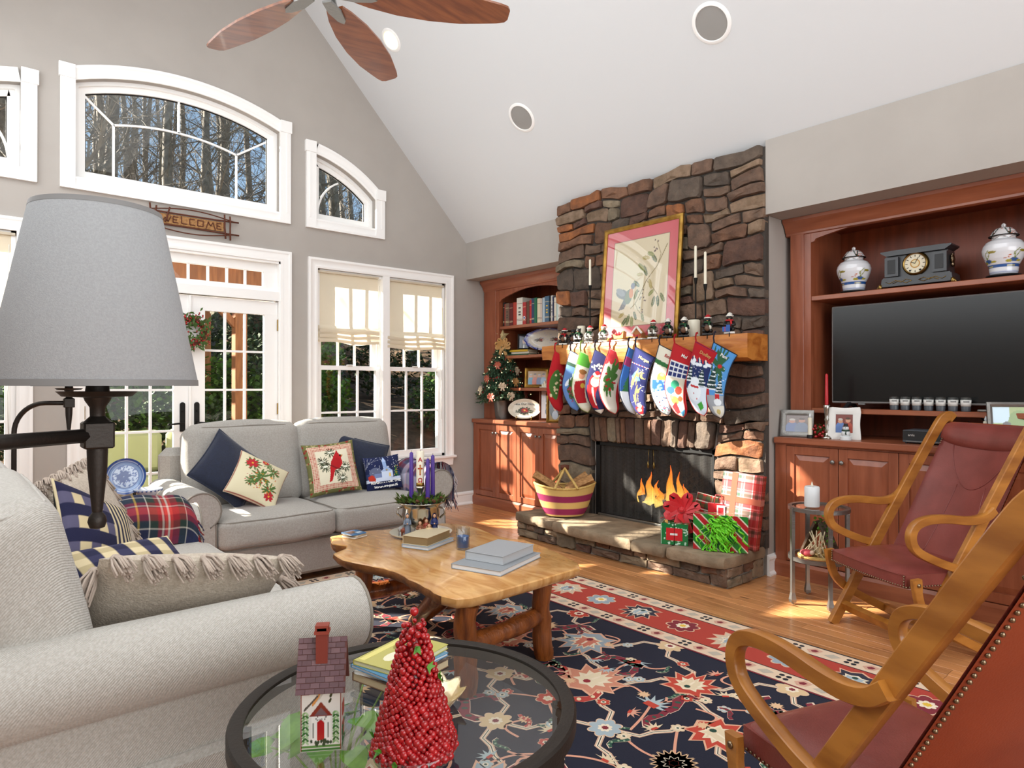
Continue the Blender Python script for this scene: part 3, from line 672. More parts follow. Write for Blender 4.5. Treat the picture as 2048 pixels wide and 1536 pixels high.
for x_, y_, h_, r_ in [(4.50, 3.36, .20, .030), (4.47, 3.25, .27, .036), (4.50, 3.20, .20, .030), (4.49, 3.06, .34, .036), (4.52, 3.00, .29, .030), (4.50, 2.93, .20, .034), (4.47, 2.88, .15, .030), (4.46, 3.32, .13, .034), (4.46, 3.14, .15, .034)]:
    y_ += .17; k = 9; P = [(x_ + .008 * sin(i * .9 + y_ * 9), y_ + .012 * sin(i * 1.1 + y_ * 30), .32 + h_ * i / k) for i in range(k + 1)]; rr = [r_ * (.35 + 1.1 * sin(pi * min(1, (i / k) ** .6 * .55 + .35))) * (1 - (i / k) ** 1.6) + .001 for i in range(k + 1)]
    mb = MB(); mb.tube(P, rr, 10); cs_ = []
    for v_ in mb.v:
        t = min(1, max(0, (v_[2] - .32) / h_)); c0, c1, c2 = np.array((1, .72, .18)), np.array((1, .33, .03)), np.array((.75, .10, .01)); cs_.append(tuple(c0 + (c1 - c0) * t * 2) if t < .5 else tuple(c1 + (c2 - c1) * (t - .5) * 2))
    mb.c = cs_; build('flame', mb, 'flame', fire, True)
lamp('fire_glow', 'POINT', (4.50, 3.3, .42), (0, 0, 0), 3.0, (1, .45, .12), shadow_soft_size=.06)

# ------------------------------------------------------------------ raised hearth
he = thing('stone_hearth', 'raised flagstone hearth with rough fieldstone base in front of the fire', 'hearth', (3.9, 3.3, 0))
build('mortar', MB().box((3.815, 2.31, 0), (4.30, 4.325, .15)), 'mortar_pale', he, False)
def hearth_face(y0, y1, put):
    z_ = [0.004, .066, .132]
    for a, b in ((0, 1), (1, 2)):
        y = y0
        while y < y1 - .01:
            wd = R.uniform(.1, .3)
            if y + wd > y1 - .09: wd = y1 - y
            if a == 0 and R.random() < .35: zz = (z_[0], z_[2])
            else: zz = (z_[a], z_[b])
            hearth_cells.append((y, y + wd, zz[0], zz[1], put)); y += wd
hearth_cells = []
hearth_face(2.30, 4.33, lambda a, b, d: (3.815 - d, a, b)); hearth_face(3.80, 4.26, lambda a, b, d: (a, 2.31 - d * .6, b)); hearth_face(3.80, 4.26, lambda a, b, d: (a, 4.325 + d * .6, b))
hp = ['fieldstone_2', 'fieldstone_1', 'fieldstone_4', 'fieldstone_7', 'fieldstone_6', 'capstone', 'fieldstone_3']
for y0, y1, z0, z1, put in hearth_cells:
    mb = MB(); stone_mesh(mb, cell_poly((y0, y1, z0, z1), .006, False, .007), put, R.uniform(.014, .034)); build('stone', mb, R.choice(hp), he, 40)
def cap(poly):
    mb = MB(); n = len(poly); cx = sum(p[0] for p in poly) / n; cy = sum(p[1] for p in poly) / n; dense = []
    for i in range(n):
        p, q = poly[i], poly[(i + 1) % n]; m = max(1, int(sqrt((p[0] - q[0]) ** 2 + (p[1] - q[1]) ** 2) / .05))
        for t in range(m): dense.append((p[0] + (q[0] - p[0]) * t / m + R.uniform(-.006, .006), p[1] + (q[1] - p[1]) * t / m + R.uniform(-.006, .006)))
    n = len(dense); vs = []
    for k, z in ((.975, .132), (1.0, .148), (1.003, .178), (.985, .200), (.95, .206)):
        dk = .02
        vs += [(a + (cx - a) / max(.05, sqrt((cx - a) ** 2 + (cy - b) ** 2)) * (1 - k) * .35 + R.uniform(-.003, .003), b + (cy - b) / max(.05, sqrt((cx - a) ** 2 + (cy - b) ** 2)) * (1 - k) * .35 + R.uniform(-.003, .003), z) for a, b in dense]
    fs = [(r_ * n + i, r_ * n + (i + 1) % n, (r_ + 1) * n + (i + 1) % n, (r_ + 1) * n + i) for r_ in range(4) for i in range(n)]
    vs += [(cx, cy, .206)]; fs += [(4 * n + i, 4 * n + (i + 1) % n, len(vs) - 1) for i in range(n)]
    mb.add(vs, fs); build('capstone', mb, 'capstone', he, 40)
cap([(3.80, 4.36), (3.755, 4.20), (3.745, 3.86), (4.26, 3.80), (4.26, 4.30)]); cap([(3.735, 3.845), (3.70, 3.5), (3.715, 3.02), (4.26, 2.98), (4.26, 3.785)])
cap([(3.70, 3.0), (3.71, 2.74), (4.26, 2.72), (4.26, 2.965)]); cap([(3.725, 2.725), (3.735, 2.40), (3.77, 2.305), (3.86, 2.285), (4.18, 2.288), (4.26, 2.29), (4.26, 2.705)])
# ------------------------------------------------------------------ mantel beam
st_ = [4.235, 4.19, 4.12, 4.0, 3.8, 3.5, 3.2, 2.9, 2.6, 2.4, 2.275]; mb = MB(); vs = []
for i, y in enumerate(st_):
    lift = {0: .075, 1: .055, 2: .03}.get(i, 0); q = lambda: R.uniform(-.005, .005)
    vs += [(4.27, y, 1.655), (4.10, y, 1.656), (4.008 + q(), y, 1.652 + q() * .4), (3.998 + q() * 1.6, y, 1.61 + q()), (4.0 + q() * 1.6, y, 1.53 + q()), (4.012 + q(), y, 1.488 + q() + lift), (4.06, y, 1.476 + q() + lift), (4.27, y, 1.474 + lift)]
k = 8; fs = [(i * k + j, i * k + (j + 1) % k, (i + 1) * k + (j + 1) % k, (i + 1) * k + j) for i in range(len(st_) - 1) for j in range(k)] + [list(range(k)), [(len(st_) - 1) * k + j for j in range(k)]]
mb.add(vs, fs); tag(build('mantel_beam', mb, 'hewn_wood', None, 30), 'rough hewn golden wooden mantel beam across the fireplace stone', 'mantel')

# ------------------------------------------------------------------ cherry built-ins
def panel_door(root, y0, y1, z0, z1, X, knob_y):
    """framed raised-panel door facing -X"""
    g_ = .002; y0 += g_; y1 -= g_; s = .055; d = MB()
    d.box((X, y0, z0), (X + .02, y0 + s, z1), .002); d.box((X, y1 - s, z0), (X + .02, y1, z1), .002); d.box((X, y0 + s, z0), (X + .02, y1 - s, z0 + s), .001); d.box((X, y0 + s, z1 - s), (X + .02, y1 - s, z1), .001); d.box((X + .012, y0 + s, z0 + s), (X + .02, y1 - s, z1 - s))
    o = build('door', d, 'cherry', root, False)
    p = MB(); a0, a1, b0, b1 = y0 + s + .003, y1 - s - .003, z0 + s + .003, z1 - s - .003; r = .035
    p.add([(X + .012, a0, b0), (X + .012, a1, b0), (X + .012, a1, b1), (X + .012, a0, b1), (X + .001, a0 + r, b0 + r), (X + .001, a1 - r, b0 + r), (X + .001, a1 - r, b1 - r), (X + .001, a0 + r, b1 - r)], [(0, 1, 5, 4), (1, 2, 6, 5), (2, 3, 7, 6), (3, 0, 4, 7), (4, 5, 6, 7)])
    build('raised_panel', p, 'cherry', o, False)
    kb = MB(); kb.ell((X - .022, knob_y, z1 - .085), (.010, .015, .015), 10, 8); kb.tube([(X, knob_y, z1 - .085), (X - .018, knob_y, z1 - .085)], .006, 8); build('knob', kb, 'pewter', o, True)
def base_cabinet(label, wl, X, ya, yb, doors, top):
    """ya > yb; doors = list of y boundaries descending"""
    t = thing('base_cabinet', label, 'cabinet', (X, (ya + yb) / 2, 0))
    zt = top - .042
    build('body', MB().box((X + .02, yb, 0), (5.095, ya, zt)), 'cherry', t, False)
    f = MB(); f.box((X + .003, ya, .1), (X + .022, doors[0], zt)); f.box((X + .003, doors[-1], .1), (X + .022, yb, zt)); f.box((X + .004, ya, zt - .012), (X + .022, yb, zt)); build('face_frame', f, 'cherry', t, False)
    sk_ = MB(); sk_.box((X - .012, yb, 0), (X + .03, ya, .088)); sk_.prism([(X - .012, .088), (X + .02, .088), (X + .02, .108), (X + .004, .108)], yb, ya, 'y'); build('plinth', sk_, 'cherry_flat', t, False)
    for i in range(len(doors) - 1):
        y1, y0 = doors[i], doors[i + 1]; panel_door(t, y0, y1, .115, zt - .015, X, (y0 + .028) if i % 2 == 0 else (y1 - .028))
    wt = build('worktop', MB().box((X - .025, yb, zt), (5.095, ya, top), .006), 'cherry_flat', None, False); tag(wt, wl, 'worktop')
base_cabinet('low cherry cabinet with four doors between the window wall and fireplace', 'cherry worktop carrying the little Christmas tree', 4.46, 5.83, 4.28, [5.785, 5.435, 5.107, 4.766, 4.45], .945)
base_cabinet('long low cherry cabinet under the television', 'cherry worktop in front of the television holding photo frames', 4.37, 2.275, .42, [2.197, 1.85, 1.495, 1.14, .785, .45], .952)
def hutch(name, label, X, ya, yb, za, op, spring, peak, shelves, crown_bot, mats='cherry'):
    """open case facing -X; op=(y hi, y lo) of the opening"""
    t = thing(name, label, 'bookcase', (X, (ya + yb) / 2, za)); xb = 5.09; zt = 2.474
    build('back_panel', MB().box((xb - .06, yb, za), (xb, ya, zt)), 'cherry_dark', t, False)
    s_ = MB(); s_.box((X, op[0], za), (xb, ya, zt)); build('side', s_, 'cherry', t, False); build('side', MB().box((X, yb, za), (xb, op[1], zt)), 'cherry', t, False)
    for a, b in ((op[0] + .003, ya), (yb, op[1] - .003)): p_ = MB().box((X - .008, a + (.045 if a > op[1] else 0), za), (X + .01, b - (0 if a > op[1] else .045), zt - .1), .002); build('pilaster', p_, 'cherry', t, False)
    ar = [(op[0], spring), (op[0] - .022, spring + .004), (op[0] - .03, spring + .018)] + arc((op[0] - .035, spring + .022), ((op[0] + op[1]) / 2, peak), (op[1] + .035, spring + .022), 18) + [(op[1] + .03, spring + .018), (op[1] + .022, spring + .004), (op[1], spring)]
    hd = MB(); hd.prism([(op[0], zt - .02)] + ar + [(op[1], zt - .02)], X + .002, X + .025, 'x'); build('arched_valance', hd, 'cherry', t, False)
    build('top', MB().box((X + .02, op[1], zt - .05), (xb, op[0], zt)), 'cherry_dark', t, False)
    cr = MB(); prof = [(X + .0, crown_bot), (X - .010, crown_bot + .004), (X - .010, crown_bot + .018), (X - .018, crown_bot + .026), (X - .026, crown_bot + .05), (X - .045, crown_bot + .078), (X - .062, crown_bot + .092), (X - .066, zt), (X + .03, zt), (X + .03, crown_bot)]
    cr.prism(prof, yb - .04, ya + (.004 if ya > 4 else .03), 'y'); build('crown', cr, 'cherry_flat', t, 40)
    for z in shelves: build('shelf', MB().box((X + .005, op[1], z - .032), (xb - .06, op[0], z), .003), 'cherry_flat', t, False)
    return t
hutch('bookcase', 'arched cherry bookcase with open shelves beside the fireplace', 4.62, 5.83, 4.285, .945, (5.576, 4.45), 2.225, 2.335, (1.955, 1.632, 1.285), 2.352)
hutch('media_hutch', 'wide arched cherry hutch framing the black television', 4.55, 2.25, .42, .952, (2.108, .58), 2.298, 2.40, (1.925, 1.15), 2.36)
# ------------------------------------------------------------------ soft furniture helpers
def np_merge(o, d=1e-4):
    bm = bmesh.new(); bm.from_mesh(o.data); bmesh.ops.remove_doubles(bm, verts=bm.verts, dist=d); bmesh.ops.recalc_face_normals(bm, faces=bm.faces); bm.to_mesh(o.data); bm.free()
def xf(Mx, P): A = np.array(Mx); return P @ A[:3, :3].T + A[:3, 3]
def cushion(name, w_, d_, h_, r, puff, mat, parent, Mx, n=16, pipe=True, seed=0., sag=.0):
    """soft box centred at the matrix origin, crowned top and front, piped edges"""
    t = np.linspace(-1, 1, n + 1); a, b = np.meshgrid(t, t); a, b = a.ravel(), b.ravel(); PP, FF = [], []
    for ax in range(3):
        for s_ in (-1, 1):
            p = np.zeros((len(a), 3)); p[:, ax] = s_; p[:, (ax + 1) % 3] = a; p[:, (ax + 2) % 3] = b; FF.append(gridF(n, n, len(PP) * len(a))); PP.append(p)
    P = np.vstack(PP); H = np.array([w_, d_, h_]) / 2; Q = P * H; inn = np.clip(Q, -(H - r), H - r); d = Q - inn; l = np.linalg.norm(d, axis=1, keepdims=True); Q = inn + d / np.maximum(l, 1e-9) * np.minimum(l, r)
    x, y, z = P.T; Q[:, 2] += np.sign(z) * puff * (1 - x * x) * (1 - y * y) * (np.abs(z) > .3); Q[:, 1] += np.sign(y) * puff * .45 * (1 - x * x) * (1 - z * z); Q[:, 0] += np.sign(x) * puff * .35 * (1 - y * y) * (1 - z * z)
    Q += (.006 * wob(Q[:, 0] * .8, Q[:, 1] * .8 + Q[:, 2], 1.2, seed))[:, None] * np.array([.3, .5, 1.])
    if sag: Q[:, 2] -= sag * (x * x) * (z > 0)
    o = npgrid(name, xf(Mx, Q), np.vstack(FF), mat, parent); np_merge(o)
    if pipe:
        m = 10; lp = []
        e0, e1 = H[0] - r * .3, H[1] - r * .3; rr = r * 1.2
        for cx_, cy_, a0 in ((e0 - rr, e1 - rr, 0), (-e0 + rr, e1 - rr, pi / 2), (-e0 + rr, -e1 + rr, pi), (e0 - rr, -e1 + rr, 1.5 * pi)):
            for k in range(5): aa = a0 + pi / 2 * k / 4; lp.append((cx_ + rr * cos(aa), cy_ + rr * sin(aa)))
        dn = []
        for i in range(len(lp)):
            p, q = Vector(lp[i]), Vector(lp[(i + 1) % len(lp)]); mm_ = max(1, int((p - q).length / .08))
            for k in range(mm_): dn.append(p + (q - p) * k / mm_)
        pb = MB()
        for s_ in (-1, 1):
            pts = []
            for p in dn:
                ux, uy = p.x / H[0], p.y / H[1]; fx = 1 + .35 * puff / H[0] * (1 - uy * uy) * .3; pts.append(Mx @ Vector((p.x * fx, p.y * (1 + .45 * puff / H[1] * (1 - ux * ux) * .35), s_ * (H[2] - r * .35) + .006 * wob(p.x * .8, p.y * .8 + H[2], 1.2, seed) - (sag * ux * ux if s_ > 0 else 0))))
            pb.tube(pts, .0055, 6, True)
        build('piping', pb, mat if mat != 'linen' else 'linen_pipe', o, True)
    return o
mk('linen_pipe', '#7d766d', .95)
mk('herring_pipe', '#8f867a', .95)
def sofa(name, label, cat, loc, rz, hw, depth, mat, arm_top, back_h, arm_r=.115, ext=0.):
    t = thing(name, label, cat, loc, rz); Mw = W[t.name]; aw = .17; inn = hw - aw - .035
    MBx = lambda: MB(Mw)
    build('base', MBx().box((-hw + .05, .035, .05), (hw - .05, depth - .03, .29), .02), mat, t, 30)
    build('back_frame', MBx().box((-hw + .08 + ext * 1.2, depth - .16, .2), (hw - .08, depth, back_h - .16), .05), mat, t, 30)
    for s_ in (-1, 1):
        cx = s_ * (hw - arm_r); cz = arm_top - arm_r; pts = []
        for k in range(22): a = -pi * .42 + (pi * 1.78) * k / 21; pts.append((cx + s_ * -1 * -arm_r * cos(a) * 1.0, cz + arm_r * sin(a)))
        ins = cx - s_ * .085; out = cx + s_ * .055
        prof = [(out, .05)] + pts[:1] + pts[1:] + [(ins, cz - arm_r * .75), (ins, .05)]
        a_ = MB(Mw)
        n = len(prof); vs = []; ys = [(-.004, .93), (.006, .985), (.03, 1.), (depth * .5, 1.), (depth - .06, 1.), (depth - .02, .94)]
        pcx = sum(p[0] for p in prof) / n; pcz = sum(p[1] for p in prof) / n
        for y, k in ys: vs += [(cx + (p[0] - cx) * k, y, cz + (p[1] - cz) * k if p[1] > cz - arm_r else p[1]) for p in prof]
        a_.add(vs, [(i * n + j, i * n + (j + 1) % n, (i + 1) * n + (j + 1) % n, (i + 1) * n + j) for i in range(len(ys) - 1) for j in range(n)] + [list(range(n)), [(len(ys) - 1) * n + j for j in range(n)]])
        ao = build('arm', a_, mat, t, 40)
        pp = MB(Mw); pp.tube([(cx + (p[0] - cx) * .97, -.003, cz + (p[1] - cz) * .97 if p[1] > cz - arm_r else p[1]) for p in prof], .0055, 6); build('piping', pp, 'linen_pipe' if mat == 'linen' else 'herring_pipe', ao, True)
    for s_ in (-1, 1):
        cw = inn
        cushion('seat_cushion', cw - .004, depth - .2, .185, .045, .022, mat, t, Mw @ Matrix.Translation((s_ * cw / 2, (depth - .2) / 2 - .035, .385)), 16, True, s_ * 2.1)
        e_ = ext if s_ < 0 else 0
        cushion('back_cushion', cw + .03 + e_, .22 + e_ * .35, back_h - .44, .08, .035, mat, t, Mw @ Matrix.Translation((s_ * (cw + e_) / 2, depth - .27 - e_ * .35, (back_h + .44) / 2 + e_ * .1)) @ Matrix.Rotation(radians(-13), 4, 'X'), 16, True, s_ * 3.3)
    for sx in (-1, 1):
        for y in (.08, depth - .1): build('foot', MBx().lathe([(.02, 0), (.028, .05)], (sx * (hw - .12), y, 0), 10), 'walnut', t, 35)
    return t
sofa('loveseat', 'light grey two cushion loveseat under the double window', 'sofa', (2.03, 4.19, 0), 0, .975, .95, 'linen', .665, 1.03)
sofa('loveseat', 'warm oatmeal herringbone loveseat in front, facing the fireplace', 'sofa', (1.045, 2.935, 0), radians(90), 1.035, 1.17, 'linen_herring', .665, 1.0, .115, .06)

def pillow(name, label, w_, h_, t_, Mx, paint=None, back='plush', n=70, mat=None, pipe=None, group=None, pinch=.07, edge=None):
    """soft square cushion, front face +z of the matrix, painted front"""
    t = thing(name, label, 'cushion', tuple(Mx.translation), 0, group)
    u, v = np.meshgrid(np.linspace(-1, 1, n + 1), np.linspace(-1, 1, n + 1)); e = np.clip((1 - u ** 2) * (1 - v ** 2), 0, 1)
    x = u * w_ / 2 * (1 - pinch * (1 - v ** 2) * np.abs(u)); y = v * h_ / 2 * (1 - pinch * (1 - u ** 2) * np.abs(v)); wr = 1 + .10 * wob(u * .4, v * .4, 1, w_ * 20)
    z = t_ / 2 * e ** .42 * wr
    col = None
    if paint:
        p = Paint((u + 1) / 2, (v + 1) / 2, '#ffffff'); paint(p); col = p.c
    npgrid('front', xf(Mx, np.c_[x.ravel(), y.ravel(), z.ravel()]), gridF(n, n), mat or 'stitch', t, col)
    nb = 24; u, v = np.meshgrid(np.linspace(-1, 1, nb + 1), np.linspace(-1, 1, nb + 1)); e = np.clip((1 - u ** 2) * (1 - v ** 2), 0, 1)
    npgrid('back', xf(Mx, np.c_[(u * w_ / 2 * (1 - pinch * (1 - v ** 2) * np.abs(u))).ravel(), (v * h_ / 2 * (1 - pinch * (1 - u ** 2) * np.abs(v))).ravel(), (-t_ / 2 * e ** .42).ravel()]), gridF(nb, nb)[:, ::-1], back, t)
    if pipe:
        pts = []
        for a, b, c, d in ((-1, -1, 1, -1), (1, -1, 1, 1), (1, 1, -1, 1), (-1, 1, -1, -1)):
            for k in range(10):
                uu, vv = a + (c - a) * k / 10, b + (d - b) * k / 10; pts.append(Mx @ Vector((uu * w_ / 2 * (1 - pinch * (1 - vv ** 2) * abs(uu)), vv * h_ / 2 * (1 - pinch * (1 - uu ** 2) * abs(vv)), 0)))
        build('piping', MB().tube(pts, .006, 6, True), pipe, t, True)
    return t
def leaning(o, face, tilt, roll=0.):
    """matrix at o: normal = horizontal face direction tipped up by tilt, rolled about the normal"""
    f = Vector((*face, 0)).normalized(); z = f * cos(tilt) + Vector((0, 0, sin(tilt))); x = Vector((0, 0, 1)).cross(f).normalized()
    return frame_mat(o, x, z) @ Matrix.Rotation(roll, 4, 'Z')
SN = (0, -1); XP = (1, 0)
# cushions on the loveseat by the window
pillow('throw_pillow', 'navy quilted pillow behind the poinsettia needlepoint pillow', .42, .42, .13, leaning((1.475, 4.64, .735), (.25, -1), .42, .80), None, 'navy_quilt', 30, 'navy_quilt', 'navy_quilt')
def poinsettia(p):
    p.c[:] = lin('#d9cfae')
    p.rect(0, 0, .02, 1, '#8f1620'); p.rect(.98, 0, 1, 1, '#8f1620'); p.rect(0, .98, 1, 1, '#8f1620'); p.rect(0, 0, 1, .02, '#8f1620')
    for i, (x, y, r) in enumerate([(.28, .75, .17), (.5, .5, .2), (.74, .32, .16), (.7, .72, .14), (.35, .35, .12), (.55, .85, .1)]): p.leafspray(x, y, r, 11, '#4d6a32', .22, i)
    for x, y, r in ((.26, .75, .12), (.78, .2, .10), (.5, .9, .07)): p.leafspray(x, y, r, 8, '#b3222c', .5, 3); p.ell(x, y, .02, .02, '#d9a93a')
    p.dots(40, .012, '#b3222c', .2, .2, .85, .85, 4); p.dots(30, .012, '#d0982e', .4, .2, .8, .6, 5)
pillow('throw_pillow', 'cream needlepoint pillow with poinsettias and pine sprigs, red back', .36, .36, .12, leaning((1.62, 4.53, .655), (.15, -1), .6, -.62), poinsettia, 'red_ribbon', 80)
def cardinal(p):
    p.c[:] = lin('#6b6a3c'); p.dots(120, .02, '#8f2a22', 0, 0, 1, 1, 3); p.dots(90, .018, '#a59a6a', 0, 0, 1, 1, 8)
    p.rect(.07, .07, .93, .93, '#a8261f')
    for i in range(34):
        a = .07 + .86 * i / 33
        p.rect(a - .004, .07, a + .004, .93, '#e3cfb4'); p.rect(.07, a - .004, .93, a + .004, '#e3cfb4')
    p.rect(.19, .17, .81, .83, '#e0d8bf')
    for x, y, s_ in ((.47, .77, 1), (.3, .6, 2), (.72, .46, 3), (.62, .25, 4), (.52, .42, 5), (.33, .5, 6)): p.leafspray(x, y, .11, 15, '#39442a', .14, s_); p.ell(x, y + .01, .05, .02, '#e9ead9')
    p.line([(.22, .68), (.38, .55), (.55, .45), (.72, .40)], .008, '#3b2f20'); p.line([(.5, .45), (.56, .3), (.6, .2)], .008, '#3b2f20')
    p.poly([(.52, .70), (.60, .80), (.64, .72), (.70, .70), (.66, .64), (.67, .54), (.6, .45), (.5, .42), (.42, .22), (.36, .2), (.40, .36), (.42, .5), (.48, .62)], '#b5161c'); p.ell(.54, .56, .11, .09, '#a81319', .9); p.poly([(.55, .70), (.60, .83), (.63, .72)], '#b5161c')
    p.ell(.655, .695, .025, .022, '#20120c'); p.poly([(.67, .71), (.72, .695), (.67, .68)], '#c9762a'); p.line([(.44, .52), (.52, .46), (.58, .44)], .012, '#7a0d12')
pillow('throw_pillow', 'needlepoint pillow with a red cardinal on a pine branch', .40, .40, .12, leaning((2.205, 4.62, .69), (-.12, -1), .36, .07), cardinal, 'plush_olive' if False else 'stitch', 110)
pillow('throw_pillow', 'navy quilted pillow between the cardinal pillow and the church pillow', .44, .40, .13, leaning((2.47, 4.715, .70), (-.2, -1), .35, -.30), None, 'navy_quilt', 30, 'navy_quilt', 'navy_quilt')
def church(p):
    p.c[:] = lin('#16204a'); p.rect(0, .26, 1, .5, '#2c3a66'); p.poly([(0, .24), (1, .24), (1, .36), (.7, .33), (.4, .38), (0, .33)], '#cfd8ea'); p.rect(0, 0, 1, .24, '#101a44')
    for i in range(5): p.line([(.03 + i * .09, .98 - .02 * i), (.0 + i * .02, .6 + .05 * i)], .006, '#6c6f80')
    p.ell(.25, .52, .17, .14, '#5e6580'); p.rect(.40, .34, .72, .52, '#cdd9ee'); p.poly([(.38, .52), (.56, .68), (.74, .52)], '#9fb4d8'); p.rect(.47, .60, .57, .82, '#8fa8d4'); p.poly([(.46, .82), (.58, .82), (.52, .98)], '#a9bfe6'); p.rect(.60, .36, .66, .47, '#e7c56a'); p.ell(.56, .56, .03, .03, '#2c3a66'); p.ell(.56, .56, .018, .018, '#e7c56a')
    p.fir(.84, .36, .34, .09, '#1f5a34', 4); p.dots(14, .012, '#d9b23a', .76, .38, .92, .66, 2); p.poly([(.05, .30), (.22, .26), (.24, .38), (.14, .46), (.04, .42)], '#b8321f'); p.rect(.2, .36, .4, .48, '#7484ad'); p.dots(60, .008, '#eef2fa', 0, .5, 1, 1, 6)
t_ch = pillow('throw_pillow', 'small navy needlepoint pillow with a snowy church and the words Reason for the Season', .30, .27, .10, leaning((2.60, 4.56, .625), (-.15, -1), .25, .06), church, 'navy_quilt', 110)
for txt, dy, sz in (('REASON FOR THE', -.076, .030), ('SEASON-JESUS', -.108, .030)):
    lettering(txt, sz, 'plastic_white', t_ch, leaning((2.60, 4.56, .625), (-.15, -1), .25, .06) @ Matrix.Translation((.0, dy + .004, .0415 if dy > -.09 else .033)) @ Matrix.Rotation(-.12 if dy > -.09 else -.35, 4, 'X'), .001, .0012)

# plaid throws
def plaid_col(u, v, base, bands_u, bands_v):
    def lay(c, t, bands):
        for p0, w_, col, al in bands:
            m = np.abs(t - p0) < w_; c[m] = c[m] * (1 - al) + np.array(lin(col)) * al
    a = np.tile(np.array(lin(base)), (len(u), 1)); b = a.copy(); lay(a, u, bands_u); lay(b, v, bands_v); return (a + b) / 2
def plaid_bands(rep, spec): return [((i + p) / rep, w_ / rep, c, a) for i in range(rep) for p, w_, c, a in spec]
BLUE = [(.5, .16, '#8e1a22', .95), (.5, .05, '#d24038', .9), (.30, .05, '#20352a', .9), (.70, .05, '#20352a', .9), (.24, .012, '#e3dccd', .95), (.76, .012, '#e3dccd', .95), (.5, .008, '#e3dccd', .9), (.05, .06, '#232a4e', .9), (.95, .06, '#232a4e', .9), (.1, .008, '#c9a94a', .9), (.42, .008, '#e3dccd', .7)]
def throw(name, label, fn, nu, nv, colfn, fringe, fr_cols):
    u, v = np.meshgrid(np.linspace(0, 1, nu + 1), np.linspace(0, 1, nv + 1)); P = np.array([fn(a, b) for a, b in zip(u.ravel(), v.ravel())]); t = thing(name, label, 'blanket', tuple(P.mean(0)), 0)
    npgrid('cloth', P, gridF(nu, nv), 'plush', t, colfn(u.ravel(), v.ravel()))
    fb_ = MB()
    for (p, q) in fringe:
        fb_.col = lin(R.choice(fr_cols)); P0, Q0 = Vector(p), Vector(q); fb_.tube([P0, P0 * .5 + Q0 * .5 + Vector((R.uniform(-.012, .012), R.uniform(-.012, .012), .0)), Q0], [.0035, .003, .0022], 4)
    o = build('fringe', fb_, 'paint', t, False); o['kind'] = 'stuff'; return t
def arm_wrap(s, rad, cz, hang_in, hang_out):
    """profile over a rolled arm: s 0..1 -> (offset across, height)"""
    L1, L2, L3 = hang_in, pi * rad, hang_out; d = s * (L1 + L2 + L3)
    if d < L1: return -rad, cz - (L1 - d)
    if d < L1 + L2: a = pi - (d - L1) / rad; return rad * cos(a), cz + rad * sin(a)
    return rad, cz - (d - L1 - L2)
def f_throw(u, v):                                        # over the far arm of the front loveseat
    a, z = arm_wrap(v, .135, .56, .17, .10); x = .36 + .70 * u + .015 * sin(v * 9); k = max(0, u - .8) / .2
    return (x + .02 * sin(v * 5) - .03 * k * k, 3.852 - a * 1.0 * (-1) * -1 + .008 * sin(u * 11 + v * 4), z + .008 * sin(u * 14) - .10 * k * k * (1 - .2 * v) + .035)
fr = [((f_throw(1, k / 60)), tuple(Vector(f_throw(1, k / 60)) + Vector((.012 + R.uniform(0, .02), R.uniform(-.01, .01), -.05)))) for k in range(0, 61)]
throw('plaid_throw', 'red, navy and green plaid throw over the far arm of the front loveseat', f_throw, 150, 110, lambda u, v: plaid_col(u, v, '#1d2340', plaid_bands(2, BLUE), plaid_bands(2, BLUE)), fr, ['#232a4e', '#8e1a22', '#d8d0c0'])
MUTE = [(.3, .14, '#c9c3d6', .95), (.62, .06, '#7d2433', .9), (.45, .05, '#3b3d5c', .9), (.8, .07, '#2b2c45', .9), (.12, .05, '#d0a7b5', .9), (.7, .012, '#e3dccd', .9)]
def f_throw2(u, v):                                       # over the right arm of the window loveseat
    a, z = arm_wrap(v, .135, .555, .10, .16); y = 4.20 + .50 * u
    return (2.885 + a + .008 * sin(u * 12 + v * 3), y, z + .01 * sin(u * 15 + v * 3) + .02)
fr = []
for k in range(420):
    u_, v_ = R.random(), R.uniform(.38, 1.0); p = Vector(f_throw2(u_ * .9, v_)); q = p + Vector((.03 * (v_ - .2) + R.uniform(0, .03), R.uniform(-.03, .02), -.075 - R.random() * .06)); fr.append((tuple(p + Vector((.004, 0, .004))), tuple(q)))
throw('plaid_throw', 'pale grey and burgundy plaid throw with long fringe on the window loveseat arm', f_throw2, 90, 70, lambda u, v: plaid_col(u, v, '#4a4a66', plaid_bands(2, MUTE), plaid_bands(2, MUTE)), fr, ['#23243c', '#c9c3c8', '#6e1f2c', '#35364f', '#8d8a95'])

